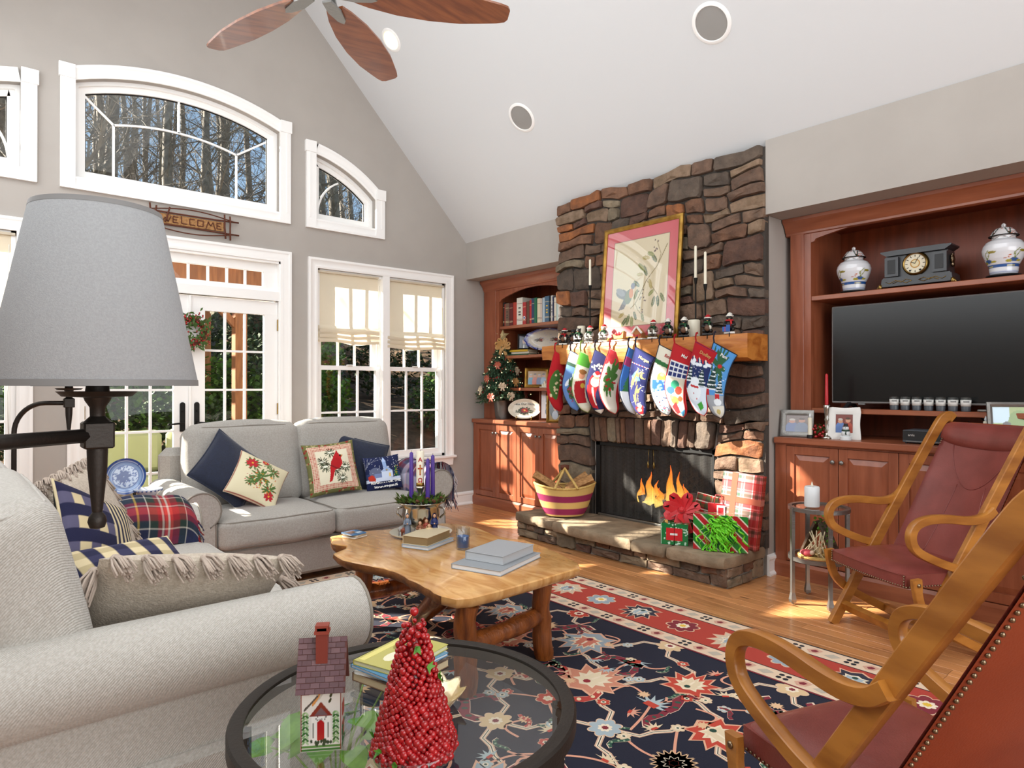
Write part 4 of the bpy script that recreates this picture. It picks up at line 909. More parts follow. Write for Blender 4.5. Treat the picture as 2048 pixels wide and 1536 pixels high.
# cushions on the front loveseat
def tassel_mb(mb, p, d, L_, n=26):
    P0, D = Vector(p), Vector(d).normalized()
    mb.ell(tuple(P0), (.016, .016, .014), 8, 6)
    for i in range(n):
        a = R.uniform(0, 2 * pi); side = D.cross(Vector((.3, .2, .9))).normalized(); o2 = D.cross(side); e = (side * cos(a) + o2 * sin(a)) * R.uniform(.006, .03)
        mb.tube([P0 + e * .35, P0 + D * L_ * .5 + e * .9 + Vector((0, 0, -.006)), P0 + D * L_ * R.uniform(.85, 1.05) + e + Vector((0, 0, -.022))], [.0042, .0042, .003], 4)
def tassel_pillow(label, Mx, w_, h_, t_, sides):
    t = pillow('tassel_pillow', label, w_, h_, t_, Mx, None, 'cream_knit', 34, 'cream_knit', None, None, .05)
    for (a, b, c, d, nn) in sides:
        for k in range(nn):
            f = (k + .5) / nn; q = Vector((a + (c - a) * f, b + (d - b) * f, 0)); out = Vector((q.x if abs(q.x) > .9 else 0, q.y if abs(q.y) > .9 else 0, .25)); tb_ = MB()
            tassel_mb(tb_, Mx @ Vector((q.x * w_ / 2, q.y * h_ / 2, 0)), (Mx.to_3x3() @ out) * .45 + Vector((.1, -.55, -.5)), .085, 34); build('tassel', tb_, 'tassel_yarn', t, True)
    return t
tassel_pillow('large cream tasselled cushion against the back, farther of the two', leaning((.50, 3.44, .70), (.8, -.45), .42, .10), .54, .50, .17, [(-1, 1, 1, 1, 8), (1, 1, 1, -1, 8), (-1, 1, -1, -1, 5)])
tassel_pillow('large cream tasselled cushion lying at the near arm', leaning((.58, 2.30, .605), (.16, .98), .75, .22), .56, .48, .17, [(-1, 1, 1, 1, 7), (1, 1, 1, -1, 4), (-1, 1, -1, -1, 2)])
def gingham(p):
    p.c[:] = lin('#cdbb93'); st_ = (np.floor(p.v * 7) % 2 == 0); p.c[st_] = lin('#15163a'); k = np.floor(p.u * 9) % 2 == 0; m = p.u < .55
    p.c[m & k & ~st_] = lin('#55516b'); p.c[m & k & st_] = lin('#15163a')
    q = p.u > .55; w_ = np.floor(p.u * 26) % 2 == 0; p.c[q & w_] = lin('#d6c69e'); p.c[q & ~w_] = lin('#15163a')
def gingham2(p):
    p.c[:] = lin('#d3c29b'); a = np.floor(p.u * 9) % 2 == 0; b = np.floor(p.v * 8) % 2 == 0; p.c[a] = lin('#15163a'); p.c[~a & b] = lin('#b7a67f'); p.c[a & ~b] = lin('#2c2b4c')
mk('cream_cord', '#cdbd98', .9)
pillow('throw_pillow', 'navy and cream striped and checked pillow leaning on the far tasselled cushion', .40, .40, .13, leaning((.47, 3.10, .695), (.75, -.55), .5, -.55), gingham, 'stitch', 80, None, 'cream_cord')
pillow('throw_pillow', 'navy and cream checked pillow lying flat by the near tasselled cushion', .42, .40, .12, leaning((.51, 2.68, .625), (.1, -.5), 1.2, .0), gingham2, 'stitch', 80, None, 'cream_cord')
# ------------------------------------------------------------------ rug
RX0, RX1, RY0, RY1 = .20, 3.275, -.35, 4.24
rg = thing('area_rug', 'large navy floral wool rug with a red border under the coffee table', 'rug', ((RX0 + RX1) / 2, (RY0 + RY1) / 2, 0))
build('pile', MB().paint('#14172a').box((RX0, RY0, .0015), (RX1, RY1, .011)), 'rug_pile', rg, False)
rp = MB(); Z0 = .0112
def rpoly(pts, col, lay): rp.col = lin(col); rp.add([(x, y, Z0 + lay * .00022) for x, y in pts], [list(range(len(pts)))])
def rstroke(pts, w_, col, lay):
    P = [Vector(p) for p in pts]; n = len(P); l, r = [], []
    for i in range(n):
        t = (P[min(i + 1, n - 1)] - P[max(i - 1, 0)]).normalized(); m = Vector((-t.y, t.x)) * w_ / 2; l.append(P[i] + m); r.append(P[i] - m)
    rp.col = lin(col); rp.add([(p.x, p.y, Z0 + lay * .00022) for p in l + r], [(i, i + 1, n + i + 1, n + i) for i in range(n - 1)])
def loc2(c, a, s, pts, mir=1): return [(c[0] + s * (x * mir * cos(a) - y * sin(a)), c[1] + s * (x * mir * sin(a) + y * cos(a))) for x, y in pts]
def spiky(c, a, s, n, r0, col, lay, span=2 * pi, off=0.):
    p = []
    for i in range(n):
        t = off - span / 2 + span * i / n; p += [(r0 * cos(t), r0 * sin(t)), (1.0 * cos(t + span / n / 2), 1.0 * sin(t + span / n / 2))]
    rpoly(loc2(c, a, s, p), col, lay)
def rosette(c, a, s, n, col, col2, lay):
    p = [(1 * (.74 + .26 * abs(sin(n * t / 2))) * cos(t), (.74 + .26 * abs(sin(n * t / 2))) * sin(t)) for t in np.linspace(0, 2 * pi, n * 6, False)]
    rpoly(loc2(c, a, s * 1.1, p), '#d8b596', lay); rpoly(loc2(c, a, s, p), col, lay + 1); rpoly(loc2(c, a, s * .45, p), '#e6d6bd', lay + 2); rpoly(loc2(c, a, s * .22, p), col2, lay + 3)
def palmette(c, a, s, cols, lay):
    lead = [(0, -1), (.35, -.75), (.8, -.8), (.62, -.42), (1.05, -.15), (.66, .05), (.95, .5), (.5, .42), (.45, .95), (.15, .62), (0, 1.1)]
    full = lead + [(-x, y) for x, y in lead[::-1][1:-1]]
    rpoly(loc2(c, a, s * 1.12, full), '#dba88a', lay); rpoly(loc2(c, a, s, full), cols[0], lay + 1)
    mid = [(x * .62, y * .62) for x, y in full]; rpoly(loc2(c, a, s, mid), '#e3d3b6', lay + 2); rpoly(loc2(c, a, s, [(x * .5, y * .5) for x, y in full]), cols[1], lay + 3)
    for q in (-.35, 0, .35): rpoly(loc2(c, a, s, [(q - .05, -.1), (q + .05, -.1), (q + .03, .28), (q - .03, .28)]), '#e6d6bd', lay + 4)
    rpoly(loc2(c, a, s, [(.13 * cos(t), -.3 + .13 * sin(t)) for t in np.linspace(0, 6.28, 8, False)]), cols[2], lay + 4)
def leafc(c, a, s, cols, lay, mir=1):
    out = [(0, 0), (.16, .3), (.12, .62), (.3, .95), (.62, 1.12), (.98, 1.02), (.9, .86), (.66, .9), (.44, .74), (.40, .45), (.34, .12), (.18, -.12)]
    rpoly(loc2(c, a, s, out, mir), '#e2c6ae', lay); rpoly(loc2(c, a, s * .94, [(x + .01, y + .02) for x, y in out], mir), cols[0], lay + 1)
    for x, y, r_ in ((.25, .22, .08), (.27, .5, .085), (.42, .84, .085), (.66, .99, .07)): rpoly(loc2(c, a, s, [(x + r_ * cos(t), y + r_ * .7 * sin(t)) for t in np.linspace(0, 6.28, 7, False)], mir), cols[1], lay + 2)
def lattice(p, q, lay):
    P, Q = Vector(p), Vector(q); d = (Q - P); k = Vector((-d.y, d.x)).normalized() * .0; m = P + d * .5
    pts = [P, P + d * .3 + Vector((d.y, -d.x)) * .10, P + d * .42 + Vector((d.y, -d.x)) * .02, P + d * .58 - Vector((d.y, -d.x)) * .02, P + d * .7 - Vector((d.y, -d.x)) * .10, Q]
    rstroke(pts, .024, '#cfa78c', lay); rstroke(pts, .013, '#e3d6bd', lay + 1); rstroke(pts, .0035, '#1b1a20', lay + 2)
def tendril(p, q, bend, lay, col='#d89a80'):
    P, Q = Vector(p), Vector(q); d = Q - P; N = Vector((-d.y, d.x)); rstroke([P + d * t + N * bend * sin(pi * t) for t in np.linspace(0, 1, 9)], .011, col, lay)
FX0, FX1, FY0, FY1 = RX0 + .55, RX1 - .52, RY0 + .55, RY1 - .52
def inF(p, m=.03): return FX0 + m < p[0] < FX1 - m and FY0 + m < p[1] < FY1 - m
rr_ = random.Random(21); pitchx, pitchy = .56, .62
nodes = [(FX1 - .30 - i * pitchx + (pitchx / 2 if j % 2 else 0), FY1 - .2 - j * pitchy * .5) for i in range(-1, 6) for j in range(0, 13)]
nodes = [p for p in nodes if inF(p, .0)]
for a in nodes:
    for b in nodes:
        if a < b and abs(abs(a[0] - b[0]) - pitchx / 2) < .02 and abs(abs(a[1] - b[1]) - pitchy / 2) < .02: lattice(a, b, 1)
palC = [('#b8402f', '#d9c5a4', '#203f33'), ('#93a0a8', '#c97863', '#7a2530'), ('#cbb08c', '#a83d35', '#203f33'), ('#c9866c', '#e0d0b0', '#8e2530')]
for i, p in enumerate(nodes):
    k = i % 4; a = rr_.choice([0, pi / 2, pi, -pi / 2]) + rr_.uniform(-.3, .3)
    if k == 0: palmette(p, a, .135, palC[rr_.randrange(4)], 5)
    elif k == 2: palmette(p, a, .11, palC[rr_.randrange(4)], 5)
    else: rosette(p, a, .065, rr_.choice([6, 8]), rr_.choice(['#b8402f', '#9fadb3', '#d3b58c']), '#7a2530', 5)
for i, p in enumerate(nodes):
    for dx, dy in ((pitchx / 2, 0), (0, pitchy / 2)):
        c = (p[0] + dx * 1.0, p[1] + dy * 1.0)
        if not inF(c, .08): continue
        q = rr_.random(); a = rr_.uniform(0, 6.28)
        if q < .38:
            m_ = rr_.choice([1, -1]); cc = rr_.choice([('#7c2433', '#1f4033'), ('#b03c34', '#dcc49e'), ('#7c2433', '#2a5040')]); leafc((c[0], c[1] - .06), a, .17, cc, 3, m_); leafc((c[0], c[1] - .06), a + 2.3, .13, cc, 3, -m_)
        elif q < .62: spiky(c, a, .085, 18, .68, '#d8b18a', 4); spiky(c, a, .045, 10, .6, '#e6d6bd', 5); spiky(c, a, .02, 6, .7, '#a0392f', 6)
        elif q < .82: spiky(c, a, .085, 7, .45, rr_.choice(['#d9c4a3', '#a9b6b8', '#d59a82']), 4, 3.6, pi / 2); rpoly(loc2(c, a, .03, [(-1, -.6), (1, -.6), (1, .6), (-1, .6)]), '#b8402f', 5)
        else: rosette(c, a, .05, 6, rr_.choice(['#b8402f', '#a9b6b8']), '#d9c5a4', 4)
        for _ in range(2):
            e = (c[0] + rr_.uniform(-.24, .24), c[1] + rr_.uniform(-.24, .24))
            if inF(e): tendril(c, e, rr_.uniform(-.35, .35), 2); (rosette(e, 0, .027, 6, rr_.choice(['#a9b6b8', '#b8402f', '#d9c4a3']), '#203f33', 4) if rr_.random() < .6 else leafc(e, rr_.uniform(0, 6), .07, ('#2a5040', '#93a88a'), 3))
for i, p in enumerate(nodes):
    for dx, dy in ((pitchx / 4, pitchy / 4), (-pitchx / 4, pitchy / 4), (pitchx / 4, 0), (0, -pitchy / 4 + .02)):
        c = (p[0] + dx + rr_.uniform(-.035, .035), p[1] + dy + rr_.uniform(-.035, .035)); a = rr_.uniform(0, 6.28); q = rr_.random()
        if not inF(c, .06): continue
        if q < .3: leafc(c, a, .075, rr_.choice([('#7c2433', '#2a5040'), ('#b03c34', '#dcc49e'), ('#2a5040', '#93a88a')]), 7, rr_.choice([1, -1]))
        elif q < .55: spiky(c, a, .05, 6, .45, rr_.choice(['#d9c4a3', '#a9b6b8', '#d59a82']), 7, 3.4, pi / 2); rpoly(loc2(c, a, .014, [(-1, -.5), (1, -.5), (1, .5), (-1, .5)]), '#b8402f', 8)
        elif q < .78: rosette(c, a, .028, 6, rr_.choice(['#b8402f', '#a9b6b8', '#d9c4a3']), '#203f33', 7)
        else: tendril(c, (c[0] + .13 * cos(a), c[1] + .13 * sin(a)), .5, 6); spiky((c[0] + .13 * cos(a), c[1] + .13 * sin(a)), a, .03, 10, .6, '#d8b18a', 7)
# borders: guard, red main band, guard
def band(i0, i1, col, lay):
    a = [(RX0 + i0, RY0 + i0), (RX1 - i0, RY0 + i0), (RX1 - i0, RY1 - i0), (RX0 + i0, RY1 - i0)]; b = [(RX0 + i1, RY0 + i1), (RX1 - i1, RY0 + i1), (RX1 - i1, RY1 - i1), (RX0 + i1, RY1 - i1)]
    for i in range(4): rpoly([a[i], a[(i + 1) % 4], b[(i + 1) % 4], b[i]], col, lay)
band(.0, .012, '#1b1a20', 8); band(.012, .115, '#d9bfa4', 8); band(.115, .122, '#1b1a20', 9); band(.122, .40, '#a8392c', 8); band(.40, .407, '#1b1a20', 9); band(.407, .50, '#d9bfa4', 8); band(.50, .512, '#7a2530', 9)
def along(i_, step):
    out = []; x0, x1, y0, y1 = RX0 + i_, RX1 - i_, RY0 + i_, RY1 - i_
    n = int((y1 - y0) / step)
    for k in range(n): out += [((x1, y1 - (k + .5) * (y1 - y0) / n), pi / 2, k), ((x0, y1 - (k + .5) * (y1 - y0) / n), -pi / 2, k)]
    n = int((x1 - x0) / step)
    for k in range(n): out += [((x0 + (k + .5) * (x1 - x0) / n, y1), pi, k), ((x0 + (k + .5) * (x1 - x0) / n, y0), 0, k)]
    return out
for i_ in (.063, .453):
    for p, a, k in along(i_, .085):
        if k % 3 == 0: [rpoly([(p[0] + dx + .013 * cos(t), p[1] + dy + .013 * sin(t)) for t in np.linspace(0, 6.28, 7, False)], '#1b1a24', 11) for dx in (-.016, .016) for dy in (-.016, .016)]
        elif k % 3 == 1: rpoly(loc2(p, a, .04, [(-.8, -.6), (.2, -.9), (.9, .1), (.3, .8), (-.5, .5)]), '#c99c86', 11); rpoly(loc2(p, a, .02, [(-.8, -.6), (.2, -.9), (.9, .1), (.3, .8), (-.5, .5)]), '#7a2530', 12)
        else: rpoly(loc2(p, a, .036, [(-1, -.3), (.2, -.7), (1, .4), (-.2, .8)]), '#b3a898', 11)
for p, a, k in along(.26, .29):
    if k % 2: palmette(p, a, .105, [('#2c2a38', '#9fadb3', '#203f33'), ('#c7b39b', '#93a0a8', '#7a2530')][k // 2 % 2], 11)
    else: rosette(p, a, .085, 8, ['#93a0a8', '#7a2530'][k // 2 % 2], '#d9b23a', 11)
for p, a, k in along(.26, .145):
    e = (p[0] + .10 * cos(a) * (1 if k % 2 else -1), p[1] + .10 * sin(a) * (1 if k % 2 else -1)); spiky(e, a + (0 if k % 2 else pi), .055, 6, .45, ['#e0cdb0', '#d59a82'][k % 2], 10, 3.4, pi / 2)
o = build('woven_pattern', rp, 'rug_pile', rg, False); o['kind'] = 'stuff'

# ------------------------------------------------------------------ coffee table
ct = thing('coffee_table', 'live edge slab coffee table with chunky log legs on the rug', 'table', (1.95, 2.75, 0))
out = [(1.66, 3.50), (1.59, 3.33), (1.625, 3.24), (1.60, 3.19), (1.50, 3.13), (1.485, 2.99), (1.54, 2.81), (1.575, 2.65), (1.56, 2.5), (1.545, 2.36), (1.535, 2.22), (1.555, 2.145), (1.61, 2.118), (1.755, 2.112), (2.0, 2.12), (2.26, 2.135), (2.31, 2.19), (2.365, 2.334), (2.413, 2.55), (2.445, 2.72), (2.39, 2.81), (2.38, 2.90), (2.42, 3.07), (2.43, 3.26), (2.36, 3.375), (2.2, 3.42), (2.04, 3.44), (1.85, 3.51)]
d2 = []
for i in range(len(out)):
    p, q = Vector(out[i]), Vector(out[(i + 1) % len(out)]); m = max(1, int((q - p).length / .04))
    for k in range(m):
        f = k / m; z_ = p + (q - p) * f; live = z_.y > 2.25; d2.append((z_.x + (R.uniform(-.006, .006) if live else 0), z_.y + (R.uniform(-.006, .006) if live else 0)))
n = len(d2); cx, cy = 1.95, 2.8; mb = MB(); vs = []
for z, k in ((.452, .988), (.447, 1.0), (.43, 1.002), (.412, .985), (.402, .955)): vs += [(cx + (a - cx) * (k + (R.uniform(-.008, .006) if z < .44 and b > 2.25 else 0)), cy + (b - cy) * (k if b > 2.2 else .3 + .7 * k), z) for a, b in d2]
fs = [(r_ * n + i, r_ * n + (i + 1) % n, (r_ + 1) * n + (i + 1) % n, (r_ + 1) * n + i) for r_ in range(4) for i in range(n)] + [list(range(n)), [4 * n + i for i in range(n)]]
mb.add(vs, fs); mb.mi = [1 if (i < 4 * n and d2[i % n][1] > 2.25 and i >= n) else 0 for i in range(len(mb.f))]
build('slab_top', mb, ['live_edge', 'live_bark'], ct, 40)
def log_leg(name, p, q, r0, r1, mat='log_wood', sq=.0):
    P, Q = Vector(p), Vector(q); k = 10; ph = R.uniform(0, 6)
    pts = [P + (Q - P) * i / k + Vector((.007 * sin(i * 1.3 + ph), .007 * cos(i * .9 + ph), 0)) for i in range(k + 1)]
    o = MB().tube(pts, [(r0 + (r1 - r0) * i / k) * R.uniform(.93, 1.08) for i in range(k + 1)], 10); return build(name, o, mat, ct, 50)
log_leg('leg', (1.66, 2.225, .01), (1.635, 2.185, .405), .050, .046); log_leg('leg', (2.165, 2.285, .01), (2.115, 2.25, .405), .047, .043)
log_leg('leg', (1.67, 3.20, .01), (1.70, 3.16, .405), .05, .05); log_leg('leg', (2.24, 3.17, .01), (2.20, 3.14, .405), .05, .05)
log_leg('stretcher', (1.645, 2.205, .215), (2.145, 2.27, .225), .042, .042); log_leg('stretcher', (1.68, 3.18, .2), (2.22, 3.16, .2), .045, .045)
log_leg('brace', (1.93, 3.05, .012), (1.66, 2.42, .40), .034, .036); log_leg('brace', (1.96, 3.10, .012), (2.1, 2.55, .40), .04, .036)

# ------------------------------------------------------------------ round glass table in front
rt = thing('round_table', 'round glass topped side table with a dark metal rim, in front', 'table', (.81, 1.305, 0))
c0 = (.81, 1.305); ZR = .575
build('rim', MB().lathe([(.352, ZR - .008), (.352, ZR), (.356, ZR + .002), (.380, ZR + .002), (.385, ZR - .003), (.385, ZR - .032), (.381, ZR - .035), (.356, ZR - .035), (.352, ZR - .012), (.352, ZR - .008)], (*c0, 0), 72), 'iron_dark', rt, 40)
build('glass_top', MB().lathe([(0, ZR - .004), (.3515, ZR - .004)], (*c0, 0), 72), 'table_glass', rt, False)
for k in range(4):
    a = pi / 4 + k * pi / 2 + .25; p = (c0[0] + .355 * cos(a), c0[1] + .355 * sin(a)); build('leg', MB().bar((*p, 0), (*p, ZR - .03), .024, .024, (cos(a), sin(a), 0)), 'iron_dark', rt, False)
build('shelf_rim', MB().lathe([(.33, .20), (.33, .215), (.36, .215), (.36, .195), (.33, .195), (.33, .20)], (*c0, 0), 60), 'iron_dark', rt, 40); build('shelf', MB().lathe([(0, .21), (.33, .21)], (*c0, 0), 60), 'clear_glass', rt, False)

# ------------------------------------------------------------------ campaign chairs
def make_chair(label):
    t = thing('campaign_chair', label, 'chair', (0, 0, 0), 0, 'leather campaign chairs')
    def strip(pts, x, th, wd):
        return MB().sweep([(x, a, b) for a, b in pts], [(-th / 2, -wd / 2), (th / 2, -wd / 2), (th / 2, wd / 2), (-th / 2, wd / 2)], (1, 0, 0)) if False else ribbon(pts, x, th, wd)
    def ribbon(pts, x, th, wd):
        m = MB(); n = len(pts); vs = []
        for i in range(n):
            tx = pts[min(i + 1, n - 1)][0] - pts[max(i - 1, 0)][0]; tz = pts[min(i + 1, n - 1)][1] - pts[max(i - 1, 0)][1]; l = sqrt(tx * tx + tz * tz); nx, nz = -tz / l, tx / l; w_ = wd[i] if hasattr(wd, '__len__') else wd
            a, b = pts[i]; c = .004
            vs += [(x + sx * (th / 2 - (c if e else 0)), a + nx * w_ / 2 * q, b + nz * w_ / 2 * q) for sx, q, e in ((-1, -1 + .14, 0), (-1, -1, 1), (1, -1, 1), (1, -1 + .14, 0), (1, 1 - .14, 0), (1, 1, 1), (-1, 1, 1), (-1, 1 - .14, 0))]
        k = 8; m.add(vs, [(i * k + j, i * k + (j + 1) % k, (i + 1) * k + (j + 1) % k, (i + 1) * k + j) for i in range(n - 1) for j in range(k)] + [list(range(k)), [(n - 1) * k + j for j in range(k)]]); return m
    def smooth(P, it=2):
        for _ in range(it):
            Q = [P[0]]
            for a, b in zip(P, P[1:]): Q += [(a[0] * .75 + b[0] * .25, a[1] * .75 + b[1] * .25), (a[0] * .25 + b[0] * .75, a[1] * .25 + b[1] * .75)]
            P = Q + [P[-1]]
        return P
    rail = smooth([(.02, .0), (-.14, .26), (-.33, .56), (-.53, .87), (-.655, 1.06), (-.70, 1.12), (-.745, 1.135), (-.765, 1.115)])
    arm = smooth([(-.435, .705), (-.39, .668), (-.30, .655), (-.16, .675), (-.05, .672), (.015, .645), (.035, .59), (.01, .53), (-.08, .485), (-.20, .44), (-.285, .425)], 3)
    leg = smooth([(.015, .40), (.005, .30), (-.03, .235), (-.10, .175), (-.24, .10), (-.44, .0)])
    for s_ in (-1, 1):
        build('rail', ribbon(rail, s_ * .268, .030, .056), 'arm_wood', t, 35)
        build('arm', ribbon(arm, s_ * .285, .036, .040), 'arm_wood', t, 35)
        lo = build('leg', ribbon(leg, s_ * .300, .026, [.05] * 4 + [.042] * (len(leg) - 4)), 'arm_wood', t, 35)
        [build('bolt', MB().ell((s_ * .3145, by, bz), (.006, .010, .010), 10, 6), 'brass_nail', lo, True) for by, bz in ((.012, .375), (-.075, .19))]
    build('stretcher', MB().bar((-.268, -.045, .10), (.268, -.045, .10), .03, .045, (0, .5, 1)), 'arm_wood', t, False)
    build('stretcher', MB().bar((-.30, -.34, .055), (.30, -.34, .055), .03, .04), 'arm_wood', t, False)
    # seat
    n = 22; u, v = np.meshgrid(np.linspace(-1, 1, n + 1), np.linspace(-1, 1, n + 1)); e = (1 - np.abs(u) ** 5) * (1 - np.abs(v) ** 5)
    top = np.c_[(u * .258).ravel(), (-.19 + v * .225 + .02 * (v > .3) * (1 - u ** 2)).ravel(), (.405 + .045 * e - .012 * (1 - u ** 2) * (1 - v ** 2)).ravel()]
    st_ = npgrid('seat', top, gridF(n, n), 'leather', t)
    sb = MB(); rim_ = [(-.258, -.415), (.258, -.415), (.258, .03), (.2, .04), (0, .052), (-.2, .04), (-.258, .03)]; sb.prism(rim_, .345, .408, 'z'); build('seat_side', sb, 'leather', t, 30)
    def nails(pts, r=.0045):
        m = MB()
        for p in pts: m.ell(p, (r, r, r), 6, 4)
        o = build('nail_trim', m, 'brass_nail', st_, True); o['kind'] = 'stuff'
    P = []
    for k in range(38): x_ = -.258 + .516 * k / 37; P.append((x_, .05 - .022 * (x_ / .258) ** 2 + .003, .352))
    for s_ in (-1, 1): P += [(s_ * .2605, .03 - .44 * k / 28, .352) for k in range(29)] + [(s_ * .25, .036, .352 + .05 * k / 4) for k in range(5)]
    nails(P)
    # sling back
    def sling(uu, vv, off): 
        k = vv; y = -.315 - .385 * k; z = .40 + .705 * k; sag_ = .05 * (1 - uu * uu) * (.25 + sin(pi * min(1, k * .95)) ** .8); return (uu * .256, y - .030 - sag_ * .84 - off * .84, z - sag_ * -.0 - off * -.5 - .012 + sag_ * -.5 * 0)
    nu, nv = 18, 30; u, v = np.meshgrid(np.linspace(-1, 1, nu + 1), np.linspace(0, 1, nv + 1))
    front = np.array([sling(a, b, 0) for a, b in zip(u.ravel(), v.ravel())]); rear = np.array([sling(a, b, .012) for a, b in zip(u.ravel(), v.ravel())])
    sl = npgrid('sling_back', front, gridF(nu, nv), 'leather', t); npgrid('sling_rear', rear, gridF(nu, nv)[:, ::-1], 'leather_back', t, label='plain russet leather back of the sling')
    # headrest pad
    hp_ = MB(); cr_ = [(-.006, -.07), (.018, -.055), (.030, 0), (.024, .05), (.006, .07), (-.012, .06), (-.02, 0)]
    vs = []; m = 16
    for i in range(m + 1):
        a = -1 + 2 * i / m; b_ = sling(a, .93, 0); b0 = Vector(b_); up_ = Vector((0, -.48, .88)); fw = Vector((0, .88, .48)); s2 = 1 - .25 * abs(a) ** 6
        vs += [tuple(b0 + fw * (p * s2) + up_ * (q * s2 - .018 * (1 - a * a))) for p, q in cr_]
    k = len(cr_); hp_.add(vs, [(i * k + j, i * k + (j + 1) % k, (i + 1) * k + (j + 1) % k, (i + 1) * k + j) for i in range(m) for j in range(k)] + [list(range(k)), [m * k + j for j in range(k)]]); build('headrest', hp_, 'leather', t, 50)
    sm = MB()
    def onS(a, b): p = sling(a, b, -.002); return p
    sm.tube([onS(-.72 + .0, .86)] + [onS(-.72 + 1.44 * i / 14, .86 - .34 * sin(pi * i / 14) ** .7) for i in range(1, 14)] + [onS(.72, .86)], .0028, 5)
    for s_ in (-1, 1): sm.tube([onS(s_ * (.30 + .0 * i), .545 - .5 * i / 10) if s_ > 0 else onS(-.36 - .5 * (i / 10) ** 1.5, .55 - .48 * i / 10) for i in range(11)], .0028, 5)
    build('seam', sm, 'leather', sl, True)
    m = MB()
    for s_ in (-1, 1):
        for i in range(46): b = .02 + .96 * i / 45; p = sling(s_ * .96, b, .014); m.ell(p, (.0055, .0055, .0055), 6, 4)
        for i in range(9): b = .86 + .13 * i / 8; p = sling(s_ * .95, b, -.026); m.ell(p, (.0045,) * 3, 6, 4)
    o = build('nail_trim', m, 'brass_nail', sl, True); o['kind'] = 'stuff'
    return t
ch1 = make_chair('burgundy leather campaign chair nearest the camera, seen from behind its arm')
ch1.location = (1.83, .80, .0); ch1.rotation_euler = (0, 0, radians(-21.3)); W[ch1.name] = Matrix.Translation((1.83, .80, 0))
dup(ch1, (3.591, 1.356, 0), radians(61), 'burgundy leather campaign chair facing the camera in front of the television cabinet')

# ------------------------------------------------------------------ metal side table by the fireplace
sd = thing('side_table', 'small round two tier metal and glass table beside the hearth', 'table', (3.985, 1.80, 0)); cc = (3.985, 1.80)
for z in (.58, .285): build('ring', MB().lathe([(.150, z), (.172, z), (.172, z - .022), (.150, z - .022), (.150, z)], (*cc, 0), 44), 'iron_galv' if False else 'pewter', sd, 40); build('glass_shelf', MB().lathe([(0, z - .006), (.151, z - .006)], (*cc, 0), 44), 'clear_glass', sd, False)
for k, a in enumerate((2.55, -2.35, -.75, .82)):
    p = (cc[0] + .168 * cos(a), cc[1] + .168 * sin(a)); m = MB(); m.sweep([(*p, .012), (*p, .03), (*p, .07), (*p, .2), (*p, .575)], [(-.011, -.011), (.011, -.011), (.011, .011), (-.011, .011)], (cos(a), sin(a), 0), False, [1.3, 1.45, .9, .85, 1.0]); m.lathe([(0, 0), (.006, .003), (.006, .014)], (*p, 0), 8); build('leg', m, 'pewter', sd, False)

# ------------------------------------------------------------------ swing arm floor lamps
def floor_lamp(label, head, pole, shade=True):
    t = thing('floor_lamp', label, 'lamp', (pole[0], pole[1], 0), 0, 'swing arm floor lamps'); hx, hy, hz = head; px, py = pole
    build('base', MB().lathe([(0, 0), (.13, 0), (.135, .008), (.12, .018), (.03, .03), (.014, .05)], (px, py, 0), 36), 'iron_dark', t, 40)
    a = Vector((hx - px, hy - py, 0)); L_ = a.length; a.normalize(); zt = hz - .09; r = .05
    arc_ = [Vector((px, py, .02)), Vector((px, py, zt - .16))] + [Vector((px, py, zt - .16)) + a * (.16 * (1 - cos(q))) + Vector((0, 0, .16 * sin(q))) for q in np.linspace(.15, pi / 2, 9)] + [Vector((hx, hy, zt)) - a * .02]
    build('arm', MB().tube(arc_, .0125, 10), 'iron_dark', t, True)
    st_ = MB(); st_.box((hx - .024, hy - .024, zt - .024), (hx + .024, hy + .024, zt + .024), .003); st_.X = None
    st_.lathe([(.022, zt + .024), (.012, zt + .034), (.0125, zt + .05), (.02, zt + .062), (.022, zt + .068), (.055, zt + .070), (.064, zt + .079), (.060, zt + .079), (.02, zt + .074), (.017, zt + .10), (.017, hz + .05)], (hx, hy, 0), 28)
    st_.lathe([(.017, zt - .024), (.016, zt - .06), (.009, zt - .135), (.008, zt - .14), (.0135, zt - .148), (.0155, zt - .157), (.012, zt - .168), (0, zt - .172)], (hx, hy, 0), 20); build('stem', st_, 'iron_dark', t, 40)
    sh = MB(); sh.lathe([(.164, hz), (.165, hz + .006), (.104, hz + .316), (.102, hz + .318), (.099, hz + .316), (.160, hz + .006), (.164, hz)], (hx, hy, 0), 64); so = build('shade', sh, 'lamp_linen', t, 50)
    tr_ = MB(); tr_.lathe([(.166, hz - .001), (.1655, hz + .010), (.1615, hz + .010), (.161, hz - .001), (.166, hz - .001)], (hx, hy, 0), 64); tr_.lathe([(.1055, hz + .310), (.1035, hz + .319), (.0995, hz + .319), (.101, hz + .310), (.1055, hz + .31)], (hx, hy, 0), 64); build('trim_band', tr_, 'plastic_gray', so, 50)
    sp = MB(); sp.lathe([(.004, hz + .05), (.004, hz + .31)], (hx, hy, 0), 6)
    for q in range(3): a_ = q * 2 * pi / 3; sp.tube([(hx, hy, hz + .30), (hx + .101 * cos(a_), hy + .101 * sin(a_), hz + .30)], .002, 5)
    build('spider', sp, 'brass', so, False); return t
floor_lamp('iron swing arm floor lamp with a large grey linen shade close to the camera', (.213, 1.401, 1.302), (-.07, 1.22))
floor_lamp('iron swing arm floor lamp behind the far arm of the front loveseat', (.507, 4.19, 1.302), (.285, 4.36))
